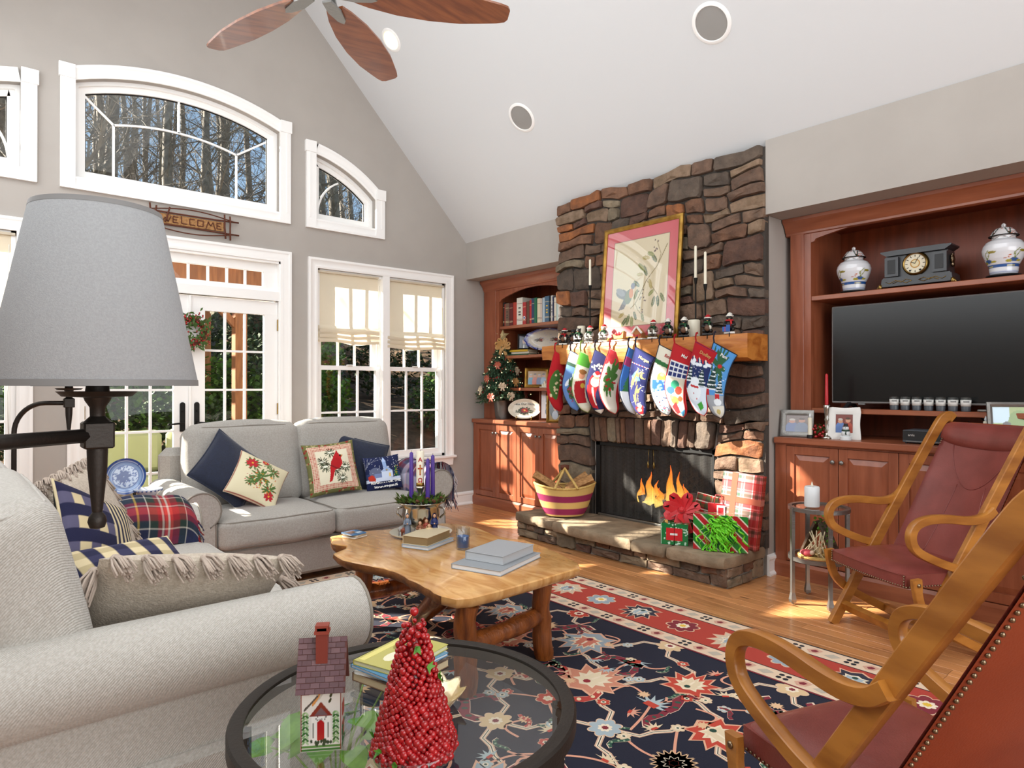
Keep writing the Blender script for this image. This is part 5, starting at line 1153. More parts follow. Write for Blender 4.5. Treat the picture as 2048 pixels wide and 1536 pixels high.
# ------------------------------------------------------------------ ceiling things
def disc_frame(o, sx=1):
    z = Vector((-SLOPE, 0, -1)).normalized(); return frame_mat(o, (0, 1, 0), z)
for o_, lb in (((3.675, 2.331, 3.596), 'round ceiling speaker with grey grille, high near the chimney top'), ((3.70, 4.167, 3.571), 'round ceiling speaker with grey grille, lower one above the bookcase')):
    t = thing('ceiling_speaker', lb, 'speaker', o_, 0, 'ceiling speakers'); X = disc_frame(o_)
    build('bezel', MB(X).lathe([(.105, .004), (.108, .008), (.122, .007), (.130, .001), (.130, -.01), (.105, -.01), (.105, .004)], n=48), 'trim_white', t, 40); build('grille', MB(X).lathe([(0, .004), (.08, .0035), (.1055, .001)], n=48), 'speaker_cloth', t, 40)
o_ = (2.962, 5.056, 4.329); t = thing('recessed_light', 'lit recessed ceiling light glowing beside the fan blade', 'ceiling light', o_); X = disc_frame(o_)
build('trim_ring', MB(X).lathe([(.078, .002), (.082, .006), (.098, .005), (.104, 0), (.078, -.004), (.078, .002)], n=40), 'trim_white', t, 40); build('bulb', MB(X).lathe([(0, .003), (.05, .002), (.079, .0)], n=32), 'recess_glow', t, 40)
HF = Vector((1.185, 2.60, 2.95)); t = thing('ceiling_fan', 'ceiling fan with reddish wooden blades hanging from the ridge', 'fan', tuple(HF))
build('motor', MB().lathe([(0, .03), (.04, .035), (.085, .06), (.105, .10), (.105, .19), (.07, .24), (.03, .26), (.016, .27), (.016, 2.4), (.06, 2.5), (.075, 2.72)], tuple(HF), 32), 'iron_dark', t, 40)
for a in (103.3, 38.6, -28, -100, 176):
    a = radians(a); bl = MB(Matrix.Translation(HF) @ Matrix.Rotation(a, 4, 'Z') @ Matrix.Rotation(radians(-11), 4, 'X')); top_, bot_ = [], []
    pr_ = [(.14, .040), (.20, .060), (.32, .084), (.46, .094), (.6, .088), (.69, .072), (.76, .058), (.795, .046), (.806, .028)]
    outl = [(x, w_) for x, w_ in pr_] + [(x, -w_ * .92) for x, w_ in pr_[::-1]]
    bl.prism(outl, -.005, .005, 'z'); b = build('blade', bl, 'fan_wood' if 'fan_wood' in MATS else MATS.setdefault('fan_wood', mk('fan_wood', '#8f5128', .3, c2='#6d3718', sc=4, st=(1.2, 9, 1), det=5, coat=.3)), t, False)
    ir = MB(Matrix.Translation(HF) @ Matrix.Rotation(a, 4, 'Z')); ir.prism([(.06, .02), (.14, .03), (.21, .018), (.235, 0), (.21, -.018), (.14, -.03), (.06, -.02)], -.016, -.006, 'z'); ir.sweep([(.05, 0, .08), (.1, 0, .05), (.15, 0, -.01)], [(-.012, -.006), (.012, -.006), (.012, .006), (-.012, .006)], (0, 0, 1)); build('blade_iron', ir, 'pewter', t, False)

# ------------------------------------------------------------------ window wall decorations
t = thing('welcome_sign', 'rustic twig framed wooden WELCOME sign above the french door', 'sign', (1.546, 5.83, 2.65))
build('board', MB().box((1.29, 5.825, 2.610), (1.80, 5.838, 2.690), .003), 'log_split', t, False)
def twig(p, q, r=.007): return [Vector(p) + (Vector(q) - Vector(p)) * i / 4 + Vector((R.uniform(-.003, .003), R.uniform(-.002, .002), R.uniform(-.003, .003))) for i in range(5)], r
for p, q in (((1.18, 5.818, 2.700), (1.92, 5.818, 2.700)), ((1.18, 5.818, 2.600), (1.92, 5.818, 2.595)), ((1.235, 5.81, 2.755), (1.245, 5.81, 2.545)), ((1.28, 5.812, 2.74), (1.27, 5.812, 2.55)), ((1.80, 5.812, 2.75), (1.81, 5.812, 2.55)), ((1.845, 5.81, 2.745), (1.85, 5.81, 2.54)), ((1.38, 5.812, 2.745), (1.345, 5.812, 2.62))):
    pts, r = twig(p, q); build('twig', MB().tube(pts, r, 6), 'bark_red' if 'bark_red' in MATS else mk('bark_red', '#5a2c18', .8, bump=.3), t, True)
for s_, z in ((1, 2.70), (-1, 2.595)): build('twig', MB().tube([(1.20 + .69 * i / 12, 5.815, z + s_ * .045 * sin(pi * i / 12)) for i in range(13)], .005, 6), 'bark_red', t, True)
lt = MB()
def glyph(ch, x0, w_, h_):
    G = {'W': [(0, 1, .25, 0), (.25, 0, .5, .7), (.5, .7, .75, 0), (.75, 0, 1, 1)], 'E': [(0, 0, 0, 1), (0, 1, .8, 1), (0, .5, .6, .5), (0, 0, .8, 0)], 'L': [(0, 1.25, 0, 0), (0, 0, .8, 0)], 'C': [(0, 0, 0, 1), (0, 1, .8, 1), (0, 0, .8, 0)], 'O': [(0, 0, 0, 1), (0, 1, .8, 1), (.8, 1, .8, 0), (0, 0, .8, 0)], 'M': [(0, -.35, .25, 1), (.25, 1, .5, .3), (.5, .3, .75, 1), (.75, 1, 1, -.35)]}
    for a, b, c, d in G[ch]: lt.bar((x0 + a * w_, 5.822, 2.627 + b * h_), (x0 + c * w_, 5.822, 2.627 + d * h_), .007, .007, (0, 1, 0))
for ch, x0, w_ in (('W', 1.305, .085), ('E', 1.405, .05), ('L', 1.468, .05), ('C', 1.53, .05), ('O', 1.59, .055), ('M', 1.655, .075), ('E', 1.742, .045)): glyph(ch, x0, w_, .046)
o = build('twig_letters', lt, 'bark_red', t, False); o['kind'] = 'stuff'
t = thing('wreath', 'red berry and evergreen wreath hanging on the french door', 'wreath', (1.548, 5.80, 1.75))
wb, wl = MB(), MB()
for i in range(420):
    a = R.uniform(0, 2 * pi); r = R.gauss(.105, .028); p = Vector((1.548 + r * cos(a), 5.815 + R.uniform(-.035, .02), 1.75 + r * sin(a)))
    if i % 2: wb.ell(p, .0075, 6, 4)
    else: d = Vector((R.gauss(0, 1), R.gauss(-.4, .5), R.gauss(0, 1))).normalized() * .05; s2 = d.cross(Vector((.3, .8, .5))).normalized() * .009; wl.add([tuple(p - s2 * .3), tuple(p + d * .5 + s2), tuple(p + d), tuple(p + d * .5 - s2)], [(0, 1, 2, 3)])
o = build('berries', wb, 'berry_red', t, True); o['kind'] = 'stuff'; o = build('leaves', wl, 'fern_green', t, False); o['kind'] = 'stuff'; build('vine_ring', MB().tube([(1.548 + .1 * cos(a), 5.83, 1.75 + .1 * sin(a)) for a in np.linspace(0, 2 * pi, 24, False)], .02, 8, True), 'bark_red', t, True)

# ------------------------------------------------------------------ helpers for decor
VIEW = Vector((-.66, -.75, 0))
def photo_frame(label, o, face, w_, h_, bw, mats, paint, tilt=.18, cat='photo frame', depth=.018, scallop=0, n=44, name='photo_frame', gloss='paint_gloss', group=None, matcol=None):
    """standing picture frame; o = bottom centre"""
    t = thing(name, label, cat, o, 0, group); X = leaning(o, face, tilt) @ Matrix.Translation((0, h_ / 2, 0)); fm_ = MB(X)
    a, b = w_ / 2, h_ / 2
    def rr(hw, hh, amp=0):
        P = []
        for (x0, y0, x1, y1) in ((-hw, -hh, hw, -hh), (hw, -hh, hw, hh), (hw, hh, -hw, hh), (-hw, hh, -hw, -hh)):
            for k in range(8): f = k / 8; bulge = amp * (sin(2 * pi * f * 1 - pi / 2) * .5 - .5) * (1 if amp else 0); nx, ny = ((y1 - y0), -(x1 - x0)); l = sqrt(nx * nx + ny * ny); P.append((x0 + (x1 - x0) * f - nx / l * bulge * -1 * -1, y0 + (y1 - y0) * f - ny / l * bulge * -1 * -1))
        return P
    O, I = rr(a, b, scallop), rr(a - bw, b - bw); n_ = len(O); vs = []
    for P, z in ((O, 0), (O, depth * .7), (None, depth), (I, depth * .6), (I, 0)):
        if P is None: P = [((p[0] + q[0]) / 2, (p[1] + q[1]) / 2) for p, q in zip(O, I)]
        vs += [(x, y, z) for x, y in P]
    fm_.add(vs, [(r_ * n_ + i, r_ * n_ + (i + 1) % n_, (r_ + 1) * n_ + (i + 1) % n_, (r_ + 1) * n_ + i) for r_ in range(4) for i in range(n_)])
    build('frame', fm_, mats, t, 40)
    u, v = np.meshgrid(np.linspace(0, 1, n + 1), np.linspace(0, 1, n + 1)); p = Paint(u, v, '#999999'); paint(p)
    npgrid('picture', xf(X, np.c_[((u - .5) * (w_ - 2 * bw + .004)).ravel(), ((v - .5) * (h_ - 2 * bw + .004)).ravel(), np.full(u.size, depth * .35)]), gridF(n, n), gloss, t, p.c, False, False)
    st_ = MB(X); st_.add([(-.02, b * .3, 0), (.02, b * .3, 0), (.035, -b, -h_ * .33), (-.035, -b, -h_ * .33)], [(0, 1, 2, 3)]) if tilt > .1 else None
    bk = MB(X); bk.box((-a + .004, -b + .004, -.003), (a - .004, b - .004, 0)); build('backing', bk, 'plastic_black', t, False)
    return t, X
def people(cols, bgc, skin='#c98f6c', low='#444b5c'):
    def f(p):
        p.c[:] = lin(bgc); n = len(cols)
        for i, c in enumerate(cols):
            x = (i + .7) / (n + .4); p.ell(x, .18, .62 / n, .40, c); p.ell(x, .62 + .05 * (i % 2), .24 / n + .02, .11, skin); p.ell(x, .72 + .05 * (i % 2), .24 / n + .015, .06, '#4a3526' if i % 2 else '#b9b2aa')
    return f
LF = (-.75, -.66)
# left bookcase, counter
CT = .946
t = thing('christmas_tree', 'little decorated tabletop Christmas tree with gold star in a silver pot', 'tree', (4.665, 5.565, CT)); tc_ = Vector((4.665, 5.565, 0))
pp = MB(); n = 40; vs = []
for k, (r, z) in enumerate([(.078, 0), (.083, .02), (.092, .12), (.098, .19), (.102, .20), (.095, .205), (.088, .195), (.08, .1)]): vs += [(tc_.x + r * (1 + (.03 * sin(7 * 2 * pi * i / n + k) if k < 6 else 0)) * cos(2 * pi * i / n), tc_.y + r * (1 + (.03 * sin(7 * 2 * pi * i / n + k) if k < 6 else 0)) * sin(2 * pi * i / n), CT + z) for i in range(n)]
pp.add(vs, [(j * n + i, j * n + (i + 1) % n, (j + 1) * n + (i + 1) % n, (j + 1) * n + i) for j in range(7) for i in range(n)] + [list(range(n))]); build('pot', pp, 'pewter', t, 50)
build('trunk', MB().tube([(tc_.x, tc_.y, CT + .05), (tc_.x, tc_.y, 1.80)], [.016, .005], 8), 'bark', t, True)
ne = MB(); bulbs = MB(); ber = MB(); RT = random.Random(5)
for i in range(420):
    f = (i + .5) / 420; z = 1.16 + .62 * f ** 1.15; L_ = (.285 * (1 - f) ** .85 + .035) * RT.uniform(.72, 1.05); a = i * 2.399963; d = Vector((cos(a), sin(a), RT.uniform(-.25, .22)))
    b0 = Vector((tc_.x, tc_.y, z)); tip = b0 + d * L_
    if tip.y > 5.815: tip.y = 5.815
    m = 5 + int(L_ * 30)
    for k in range(m):
        p = b0 + (tip - b0) * (.35 + .65 * (k + .5) / m)
        for s_ in range(6):
            q = Vector((RT.gauss(0, 1), RT.gauss(0, 1), RT.gauss(.15, .8))).normalized(); q = (q + d * .9).normalized() * RT.uniform(.026, .044); e = q.cross(Vector((.31, .22, .9))).normalized() * .0056
            if p.y + q.y > 5.835: q.y = 0
            ne.add([tuple(p - e), tuple(p + e), tuple(p + q)], [(0, 1, 2)])
    if i % 6 == 0: bulbs.ell(tip + Vector((0, 0, .01)), .0052, 6, 4)
    if i % 3 == 1: [ber.ell(tip * .93 + b0 * .07 + Vector((RT.uniform(-.012, .012), RT.uniform(-.012, .006), RT.uniform(-.012, .012))), .0065, 6, 4) for _ in range(3)]
o = build('needles', ne, 'needle_green', t, False); o['kind'] = 'stuff'; o = build('light_bulbs', bulbs, 'bulb_glow', t, True); o['kind'] = 'stuff'; o = build('berries', ber, 'berry_red', t, True); o['kind'] = 'stuff'
mk('ribbon_cream', '#cdb79a', .5, sheen=.3); mk('ribbon_rust', '#b0553b', .5, sheen=.3); mk('ribbon_gold', '#b98a4c', .55, sheen=.3)
def bow(parent, c, s_, mat, nrm=(-.66, -.75, .1), tails=True, name='bow'):
    z = Vector(nrm).normalized(); X = frame_mat(c, Vector((0, 0, 1)).cross(z), z); m = MB(X); cr = [(-.22 * s_, -.001), (.22 * s_, -.001), (.22 * s_, .001), (-.22 * s_, .001)]
    for k, a in enumerate((.25, pi - .25, 1.1, pi - 1.0, -.35, pi + .4)):
        pts = []
        for q in np.linspace(0, 1, 10): r = s_ * sin(pi * q) ** .8; w2 = (q - .5) * .9; pts.append((r * cos(a + w2 * .8), r * sin(a + w2 * .8), s_ * .35 * sin(pi * q * 1.0) * (1 if k < 4 else .6) + .004))
        m.sweep(pts, cr, (cos(a + 1.57) * .3, sin(a + 1.57) * .3, 1))
    if tails:
        for a in (-1.9, -1.25): m.sweep([(0, 0, .004), (.6 * s_ * cos(a), .6 * s_ * sin(a), .25 * s_), (1.5 * s_ * cos(a * .98), 1.5 * s_ * sin(a), .05 * s_)], cr, (0, 0, 1))
    m.ell((0, 0, s_ * .2), s_ * .2, 8, 6); return build(name, m, mat, parent, 60)
for f, a, s_, mt_ in ((.03, 3.6, 0.036, 'ribbon_rust'), (.05, 4.3, 0.036, 'ribbon_cream'), (.1, 5.0, 0.040, 'ribbon_rust'), (.22, 4.0, 0.036, 'ribbon_cream'), (.3, 4.6, 0.036, 'ribbon_gold'), (.36, 3.2, 0.036, 'ribbon_rust'), (.5, 4.9, 0.036, 'ribbon_cream'), (.6, 3.7, 0.032, 'ribbon_rust'), (.16, 3.0, 0.036, 'ribbon_cream'), (.72, 4.6, 0.029, 'ribbon_gold')):
    r = .27 * (1 - f) ** .85 + .04; bow(t, (tc_.x + r * cos(a), tc_.y + r * sin(a), 1.17 + .6 * f), s_, mt_, (cos(a), sin(a), .25))
bow(t, (tc_.x - .04, tc_.y - .045, 1.745), .075, 'ribbon_gold')
sp = MB(frame_mat((tc_.x, tc_.y, 1.86), (.75, -.66, 0), (-.66, -.75, 0)))
P5 = [((.075 if k % 2 == 0 else .031) * sin(pi * k / 5), (.075 if k % 2 == 0 else .031) * cos(pi * k / 5)) for k in range(10)]
sp.add([(x, y, 0) for x, y in P5] + [(0, 0, .018), (0, 0, -.018)], [(k, (k + 1) % 10, 10) for k in range(10)] + [((k + 1) % 10, k, 11) for k in range(10)]); sp.tube([(0, -.10, 0), (0, -.03, 0)], .004, 6); build('star', sp, 'gold_star' if 'gold_star' in MATS else mk('gold_star', '#cdb887', .5, .3), t, False)
def plate_paint_bless(p):
    p.c[:] = lin('#e6dfcc'); p.leafspray(.5, .42, .2, 14, '#3d4a2c', .35, 2); p.leafspray(.5, .42, .15, 9, '#5c2a22', .3, 5); p.leafspray(.5, .44, .11, 7, '#a8262a', .6, 1); p.ell(.5, .44, .03, .04, '#c9a23e')
    for x in (.28, .72): p.leafspray(x, .38, .08, 7, '#3d4a2c', .4, 7)
def plate(label, o, face, a, b, paint, stand, tilt=.28, scal=0, rimcol=None, mat='paint_gloss', nn=36, cat='plate', name='plate', z0=0.):
    """oval plate standing on edge, o = lowest point"""
    t = thing(name, label, cat, o); X = leaning(o, face, tilt) @ Matrix.Translation((0, b + z0, 0)); m = 56; rings = [0, .12, .25, .4, .55, .68, .72, .80, .9, .97, 1.0]; P = []; U = []
    for r in rings:
        for i in range(m):
            q = 2 * pi * i / m; k = r * (1 + scal * (r > .8) * cos(12 * q)); P.append((a * k * cos(q), b * k * sin(q), .0 if r < .7 else .018 * (r - .68) / .32)); U.append((.5 + .5 * k * cos(q), .5 + .5 * k * sin(q)))
    # denser paint grid
    U = np.array(U); p = Paint(U[:, 0], U[:, 1], '#ffffff'); paint(p); F = [(j * m + i, j * m + (i + 1) % m, (j + 1) * m + (i + 1) % m, (j + 1) * m + i) for j in range(len(rings) - 1) for i in range(m)]
    g = 44; gu, gv = np.meshgrid(np.linspace(-1, 1, g + 1), np.linspace(-1, 1, g + 1)); k = np.maximum(1, np.sqrt(gu ** 2 + gv ** 2) * 1.0); sq = np.sqrt(np.maximum(1e-9, gu ** 2 + gv ** 2)); mx_ = np.maximum(np.abs(gu), np.abs(gv)); x = gu * mx_ / sq; y = gv * mx_ / sq; rr_2 = np.sqrt(x * x + y * y); an = np.arctan2(y, x); kk = 1 + scal * np.clip((rr_2 - .8) * 5, 0, 1) * np.cos(12 * an)
    p = Paint((x * kk + 1) / 2, (y * kk + 1) / 2, '#ffffff'); paint(p); z = np.where(rr_2 < .7, 0, .02 * (rr_2 - .7) / .3)
    o_ = npgrid('dish', xf(X, np.c_[(a * x * kk).ravel(), (b * y * kk).ravel(), z.ravel()]), gridF(g, g), mat, t, p.c)
    bm_ = MB(X); bm_.paint('#e0dac9'); bm_.lathe([(0, -.006), (.6, -.006), (1., .014)], n=40); bm_.v = [tuple(X @ Vector(((X.inverted() @ Vector(q)).x * a, (X.inverted() @ Vector(q)).y * b, (X.inverted() @ Vector(q)).z))) for q in bm_.v]; build('foot_side', bm_, 'paint_gloss', t, True)
    if stand:
        s_ = MB(X)
        for sx in (-1, 1): s_.tube([(sx * a * .45, -b * .75, .03), (sx * a * .47, -b * .98 - z0, .045), (sx * a * .45, -b * 1.0 - z0, .01), (sx * a * .4, -b - z0, -.06), (sx * a * .25, b * .5, -.03)], .004, 6)
        s_.tube([(-a * .25, b * .2, -.035), (a * .25, b * .2, -.035)], .004, 6); build('stand', s_, stand, t, True)
    return t, X
tp, X = plate('oval cream plate with a poinsettia spray and a house blessing on a wire stand', (4.60, 5.14, CT), LF, .172, .108, plate_paint_bless, 'brass', .3, 0, z0=.012)
lettering('Bless Our Home', .036, 'plastic_black', tp, X @ Matrix.Translation((0, .055, .004)), .0005)
t, X = photo_frame('dark frame holding two photos in a white mat behind the oval plate', (4.80, 4.93, CT), LF, .27, .36, .022, 'walnut', lambda p: (p.c.__setitem__(slice(None), lin('#e4e2de')), p.rect(.2, .52, .8, .86, '#6a4a3a'), p.rect(.2, .14, .8, .47, '#544034'), [p.ell(.28 + .12 * i, .60, .07, .1, c) for i, c in enumerate(['#3b4a78', '#5e6a8c', '#2c3550', '#8a6a5a'])], [p.ell(.28 + .12 * i, .74, .035, .05, '#c9966f') for i in range(4)], [p.ell(.26 + .13 * i, .22, .07, .1, c) for i, c in enumerate(['#2d3342', '#c27a2a', '#45587e', '#33302e'])], [p.ell(.26 + .13 * i, .36, .035, .045, '#c9966f') for i in range(4)], p.rect(.2, .80, .8, .86, '#c98a2a')), .15, n=60)
photo_frame('gold frame with an oval portrait at the edge of the worktop', (4.52, 4.60, CT), LF, .17, .265, .028, 'gold_leaf', lambda p: (p.c.__setitem__(slice(None), lin('#a6853e')), p.ell(.5, .5, .46, .44, '#4f5257'), p.ell(.5, .22, .25, .2, '#b9c2cf'), p.ell(.5, .55, .13, .14, '#c9a184'), p.ell(.5, .68, .15, .08, '#5a4636')), .12)
S3 = 1.286; S2 = 1.633; S1 = 1.956
photo_frame('ornate gold frame with a family photo on the lowest open shelf', (4.82, 5.18, S3), LF, .265, .215, .034, 'gold_leaf', people(['#3f8fb0', '#c9603f', '#5b6f9a', '#8fa9c6'], '#b58a4a'), .2)
t = thing('village_ornament', 'tiny white porcelain village ornament beside the gold frame', 'ornament', (4.76, 4.98, S3)); m = MB(); m.box((4.73, 4.92, S3), (4.79, 5.05, S3 + .012), .003)
for dy, h in ((-.03, .05), (0, .075), (.03, .045)): m.box((4.745, 4.985 + dy - .013, S3 + .01), (4.775, 4.985 + dy + .013, S3 + h * .7)); m.prism([(4.985 + dy - .016, S3 + h * .7), (4.985 + dy + .016, S3 + h * .7), (4.985 + dy, S3 + h)], 4.743, 4.777, 'x')
build('houses', m, 'wax_ivory', t, False)
for lb, o_, dz, w_, d_, h_, c in (('green book lying flat under the small photo, bottom of the pile', (4.80, 5.36), 0, .27, .19, .018, '#23543c'), ('white spined book lying flat, middle of the small pile', (4.805, 5.35), .0185, .25, .18, .022, '#c6bfae'), ('yellow book lying flat under the small photo, top of the pile', (4.80, 5.37), .041, .26, .18, .024, '#c9a228')):
    t = thing('book', lb, 'book', (*o_, S2 + dz), radians(8), 'small books piled on the middle shelf'); m = MB(W[t.name]); m.paint(c).box((-d_ / 2, -w_ / 2, 0), (d_ / 2, w_ / 2, .003)); m.box((-d_ / 2, -w_ / 2, h_ - .003), (d_ / 2, w_ / 2, h_)); m.box((-d_ / 2, -w_ / 2, 0), (-d_ / 2 + .003, w_ / 2, h_)); build('cover', m, 'paint', t, False); build('pages', MB(W[t.name]).box((-d_ / 2 + .003, -w_ / 2 + .004, .003), (d_ / 2 - .004, w_ / 2 - .004, h_ - .003)), 'wax_ivory', t, False)
photo_frame('small black frame with a portrait standing on the pile of books', (4.80, 5.37, S2 + .066), LF, .135, .175, .018, 'plastic_black', lambda p: (p.c.__setitem__(slice(None), lin('#23304e')), p.ell(.5, .12, .36, .32, '#14151c'), p.poly([(.42, .0), (.58, .0), (.53, .34), (.47, .34)], '#d9d9d9'), p.ell(.5, .55, .15, .2, '#c9a084'), p.ell(.5, .70, .17, .1, '#3a2a20')), .15)
def platter(p):
    p.c[:] = lin('#ddd7c9'); r = np.sqrt((p.u - .5) ** 2 + (p.v - .5) ** 2) * 2; p.c[r > .86] = lin('#9aa0c4'); p.c[r > .93] = lin('#343f8e'); p.dots(60, .02, '#c9c6d0', 0, 0, 1, 1, 3)
    for x, y in ((.3, .5), (.6, .52), (.75, .48)): p.leafspray(x, y, .1, 9, '#6b6357', .3, int(x * 10)); p.leafspray(x + .03, y, .05, 6, '#8a3a3a', .6, 3)
plate('oval white platter with a scalloped blue rim on an iron stand', (4.86, 5.03, S2 + .01), LF, .27, .125, platter, 'iron_black', .2, .025, z0=.03)
Yb = [5.56, 5.53, 5.512, 5.448, 5.389, 5.323, 5.228, 5.175, 5.129, 5.094, 5.047, 5.006, 4.958, 4.927, 4.89, 4.825, 4.806, 4.776, 4.758, 4.728, 4.704, 4.668, 4.627]
BK = [('black', '#1d1b19', .265), ('thin red', '#9a3222', .245), ('grey brown', '#6b5243', .25), ('maroon', '#5a1a1c', .245), ('orange red', '#a8382a', .25), ('tall white', '#d6d2c8', .29), ('crimson with a globe emblem', '#a82c30', .235), ('brown', '#5a3b2c', .24), ('bright red', '#b0282c', .25), ('navy', '#233a5c', .265), ('green', '#14664a', .265), ('cream', '#d8cdb0', .255), ('white and maroon banded', '#c9b9ae', .25), ('pale blue', '#a8b9c6', .255), ('steel blue', '#40627e', .265), ('slim black', '#1c1c22', .26), ('white with black marks', '#c8c6c2', .265), ('slim navy', '#2b3658', .25), ('slim ivory', '#dcd6c6', .24), ('pale teal', '#b9cfcc', .275), ('slim white', '#e2dfd8', .28), ('dark red', '#8a2a2a', .27), ('rose red', '#c03a4a', .26)]
for i, (nm, c, h) in enumerate(BK):
    y1 = Yb[i]; y0 = Yb[i + 1] if i + 1 < len(Yb) else 4.58; a_, b_ = y0 + .0012, y1 - .0012
    t = thing('book', nm + ' spined book on the top shelf of the bookcase', 'book', (4.75, (a_ + b_) / 2, S1), 0, 'books on the top shelf'); x0 = 4.655 + R.uniform(0, .012); m = MB(); m.paint(c)
    m.box((x0, a_, S1), (x0 + .17, a_ + .002, S1 + h)); m.box((x0, b_ - .002, S1), (x0 + .17, b_, S1 + h)); m.box((x0 - .002, a_, S1), (x0 + .002, b_, S1 + h), .0009)
    dk = '#d9c9a0' if lin(c)[1] < .25 else '#5a2a2a'
    if i % 3 != 1:
        m.paint(dk); q = .003
        for zz in (.16, .2, .78): m.box((x0 - .0026, a_ + q, S1 + h * zz), (x0 - .0018, b_ - q, S1 + h * zz + .004))
    if i in (5, 14, 2, 16): m.paint('#3a3a3a' if i != 14 else '#d9b23a'); [m.box((x0 - .0026, a_ + (b_ - a_) * .3, S1 + h * z_), (x0 - .0018, b_ - (b_ - a_) * .3, S1 + h * (z_ + .05))) for z_ in (.35, .45, .6)]
    if i == 6: m.paint('#dfe3ea'); m.X = frame_mat((x0 - .0022, (a_ + b_) / 2, S1 + .07), (0, -1, 0), (-1, 0, 0)); m.lathe([(0, .0012), (.018, .0008), (.019, 0)], n=16); m.paint('#2b4a8a'); m.lathe([(0, .0022), (.011, .0018), (.012, .001)], n=12); m.X = None
    build('cover', m, 'paint', t, False); build('pages', MB().box((x0 + .002, a_ + .002, S1 + .003), (x0 + .165, b_ - .002, S1 + h - .004)), 'wax_ivory', t, False)

# ------------------------------------------------------------------ mantel: stockings and their holders
MT = 1.6565
SL_ = [(0, 0), (-.04, -.14), (-.078, -.28), (-.062, -.385), (-.02, -.465), (.004, -.494), (.05, -.515)]; SR_ = [(.156, -.093), (.114, -.16), (.078, -.30), (.066, -.40), (.076, -.45), (.072, -.49), (.05, -.515)]
def resamp(P, n):
    for _ in range(2):
        Q = [P[0]]
        for a, b in zip(P, P[1:]): Q += [(a[0] * .75 + b[0] * .25, a[1] * .75 + b[1] * .25), (a[0] * .25 + b[0] * .75, a[1] * .25 + b[1] * .75)]
        P = Q + [P[-1]]
    A = np.array(P); d = np.r_[0, np.cumsum(np.hypot(*np.diff(A, axis=0).T))]; s = np.linspace(0, d[-1], n); return np.c_[np.interp(s, d, A[:, 0]), np.interp(s, d, A[:, 1])]
def stocking(label, y, z, yaw, paint, edge, loop, scale=1., swing=0., name_txt=None, ncol='plastic_white', x=3.972):
    t = thing('christmas_stocking', label, 'stocking', (x, y, z), 0, 'Christmas stockings hung from the mantel')
    nu, nv = 44, 110; Lp, Rp = resamp(SL_, nv + 1), resamp(SR_, nv + 1); u, v = np.meshgrid(np.linspace(0, 1, nu + 1), np.arange(nv + 1)); k = 1.06 * scale
    P = Lp[v] * (1 - u[..., None]) + Rp[v] * u[..., None]; sx, sz = P[..., 0] * k, P[..., 1] * scale; c_, s_ = cos(swing), sin(swing); sx, sz = sx * c_ - sz * s_, sx * s_ + sz * c_
    th_ = .020 * np.sqrt(np.clip(1 - (2 * u - 1) ** 2, 0, 1)) * np.clip((nv - v) / 12, 0, 1) ** .5
    cy, sy = cos(yaw), sin(yaw); p = Paint(u, v / nv, '#ffffff'); p.da = .26; paint(p)
    for nm, s2, n_ in (('front', 1, 1), ('back', -1, 0)):
        X_ = x - cy * th_ * s2 + sy * sx; Y_ = y - cy * sx - sy * th_ * s2
        npgrid(nm, np.c_[X_.ravel(), Y_.ravel(), (z + sz).ravel()], gridF(nu, nv)[:, ::s2], 'stitch', t, p.c if s2 > 0 else np.tile(np.array(lin(edge)), (u.size, 1)))
    w3 = lambda a, b: (x + sy * (a * k * c_ - b * scale * s_), y - cy * (a * k * c_ - b * scale * s_), z + a * k * s_ + b * scale * c_)
    pm = MB(); pm.tube([w3(*q) for q in Lp[::4]] + [w3(*q) for q in Rp[::-4]], .0045, 5); pm.tube([w3(*Lp[0]), w3(*Rp[0])], .005, 5); build('piping', pm.paint(edge) if False else pm, loop, t, True)
    lm_ = MB(); lm_.sweep([w3(.004, -.004), (x - .002, y, z + .03), (x, y - .006, MT + .012), (x + .02, y - .006, MT + .016)], [(-.008, -.001), (.008, -.001), (.008, .001), (-.008, .001)], (0, 1, 0)); build('hanging_loop', lm_, loop, t, False)
    if name_txt:
        a = Vector(w3(0, 0)); b = Vector(w3(.156, -.093)); ax_ = (b - a).normalized(); nrm = Vector((-cy, -sy, 0)); ctr = (a + b) / 2 + Vector((0, 0, -.052 * scale)) + nrm * .022
        lettering(name_txt, .032, ncol, t, frame_mat(ctr, ax_, nrm), .0006, .0006)
    return t
mk('loop_red', '#a8141c', .8); mk('loop_dark', '#1a1c2c', .85); mk('loop_white', '#d5d2cc', .8); mk('loop_green', '#6a8a3a', .8)
def tree_s(p, x, y, h, w_, c='#e4ebee', d='#1f3a3a'): p.fir(x, y, h, w_, d, 5); [p.line([(x - w_ * .8 * (1 - i / 5), y + h * i * .2), (x + w_ * .8 * (1 - i / 5), y + h * i * .2 + .004)], .018, c, 2.5) for i in range(5)]
def inv(f):                                               # designs are drawn with v upward
    def g(p): p.v = 1 - p.v; f(p)
    return g
def s1(p): p.c[:] = lin('#b01420'); p.ell(.4, .5, .3, .25, '#3f6b2c'); p.dots(14, .07, '#d9c9a0', .1, .3, .8, .7, 2)
def s2(p): p.c[:] = lin('#5f83bd'); p.rect(0, .82, 1, 1, '#c9d9ea'); p.line([(0, .815), (1, .815)], .03, '#2c4a3a'); p.ell(.42, .55, .26, .05, '#dfe6f0', .3); p.ell(.6, .6, .14, .03, '#dfe6f0', -.6); p.leafspray(.5, .42, .2, 8, '#3c5a30', .5, 2); p.ell(.5, .43, .1, .03, '#a8344a'); p.dots(14, .04, '#a8344a', .35, .2, .65, .45, 3)
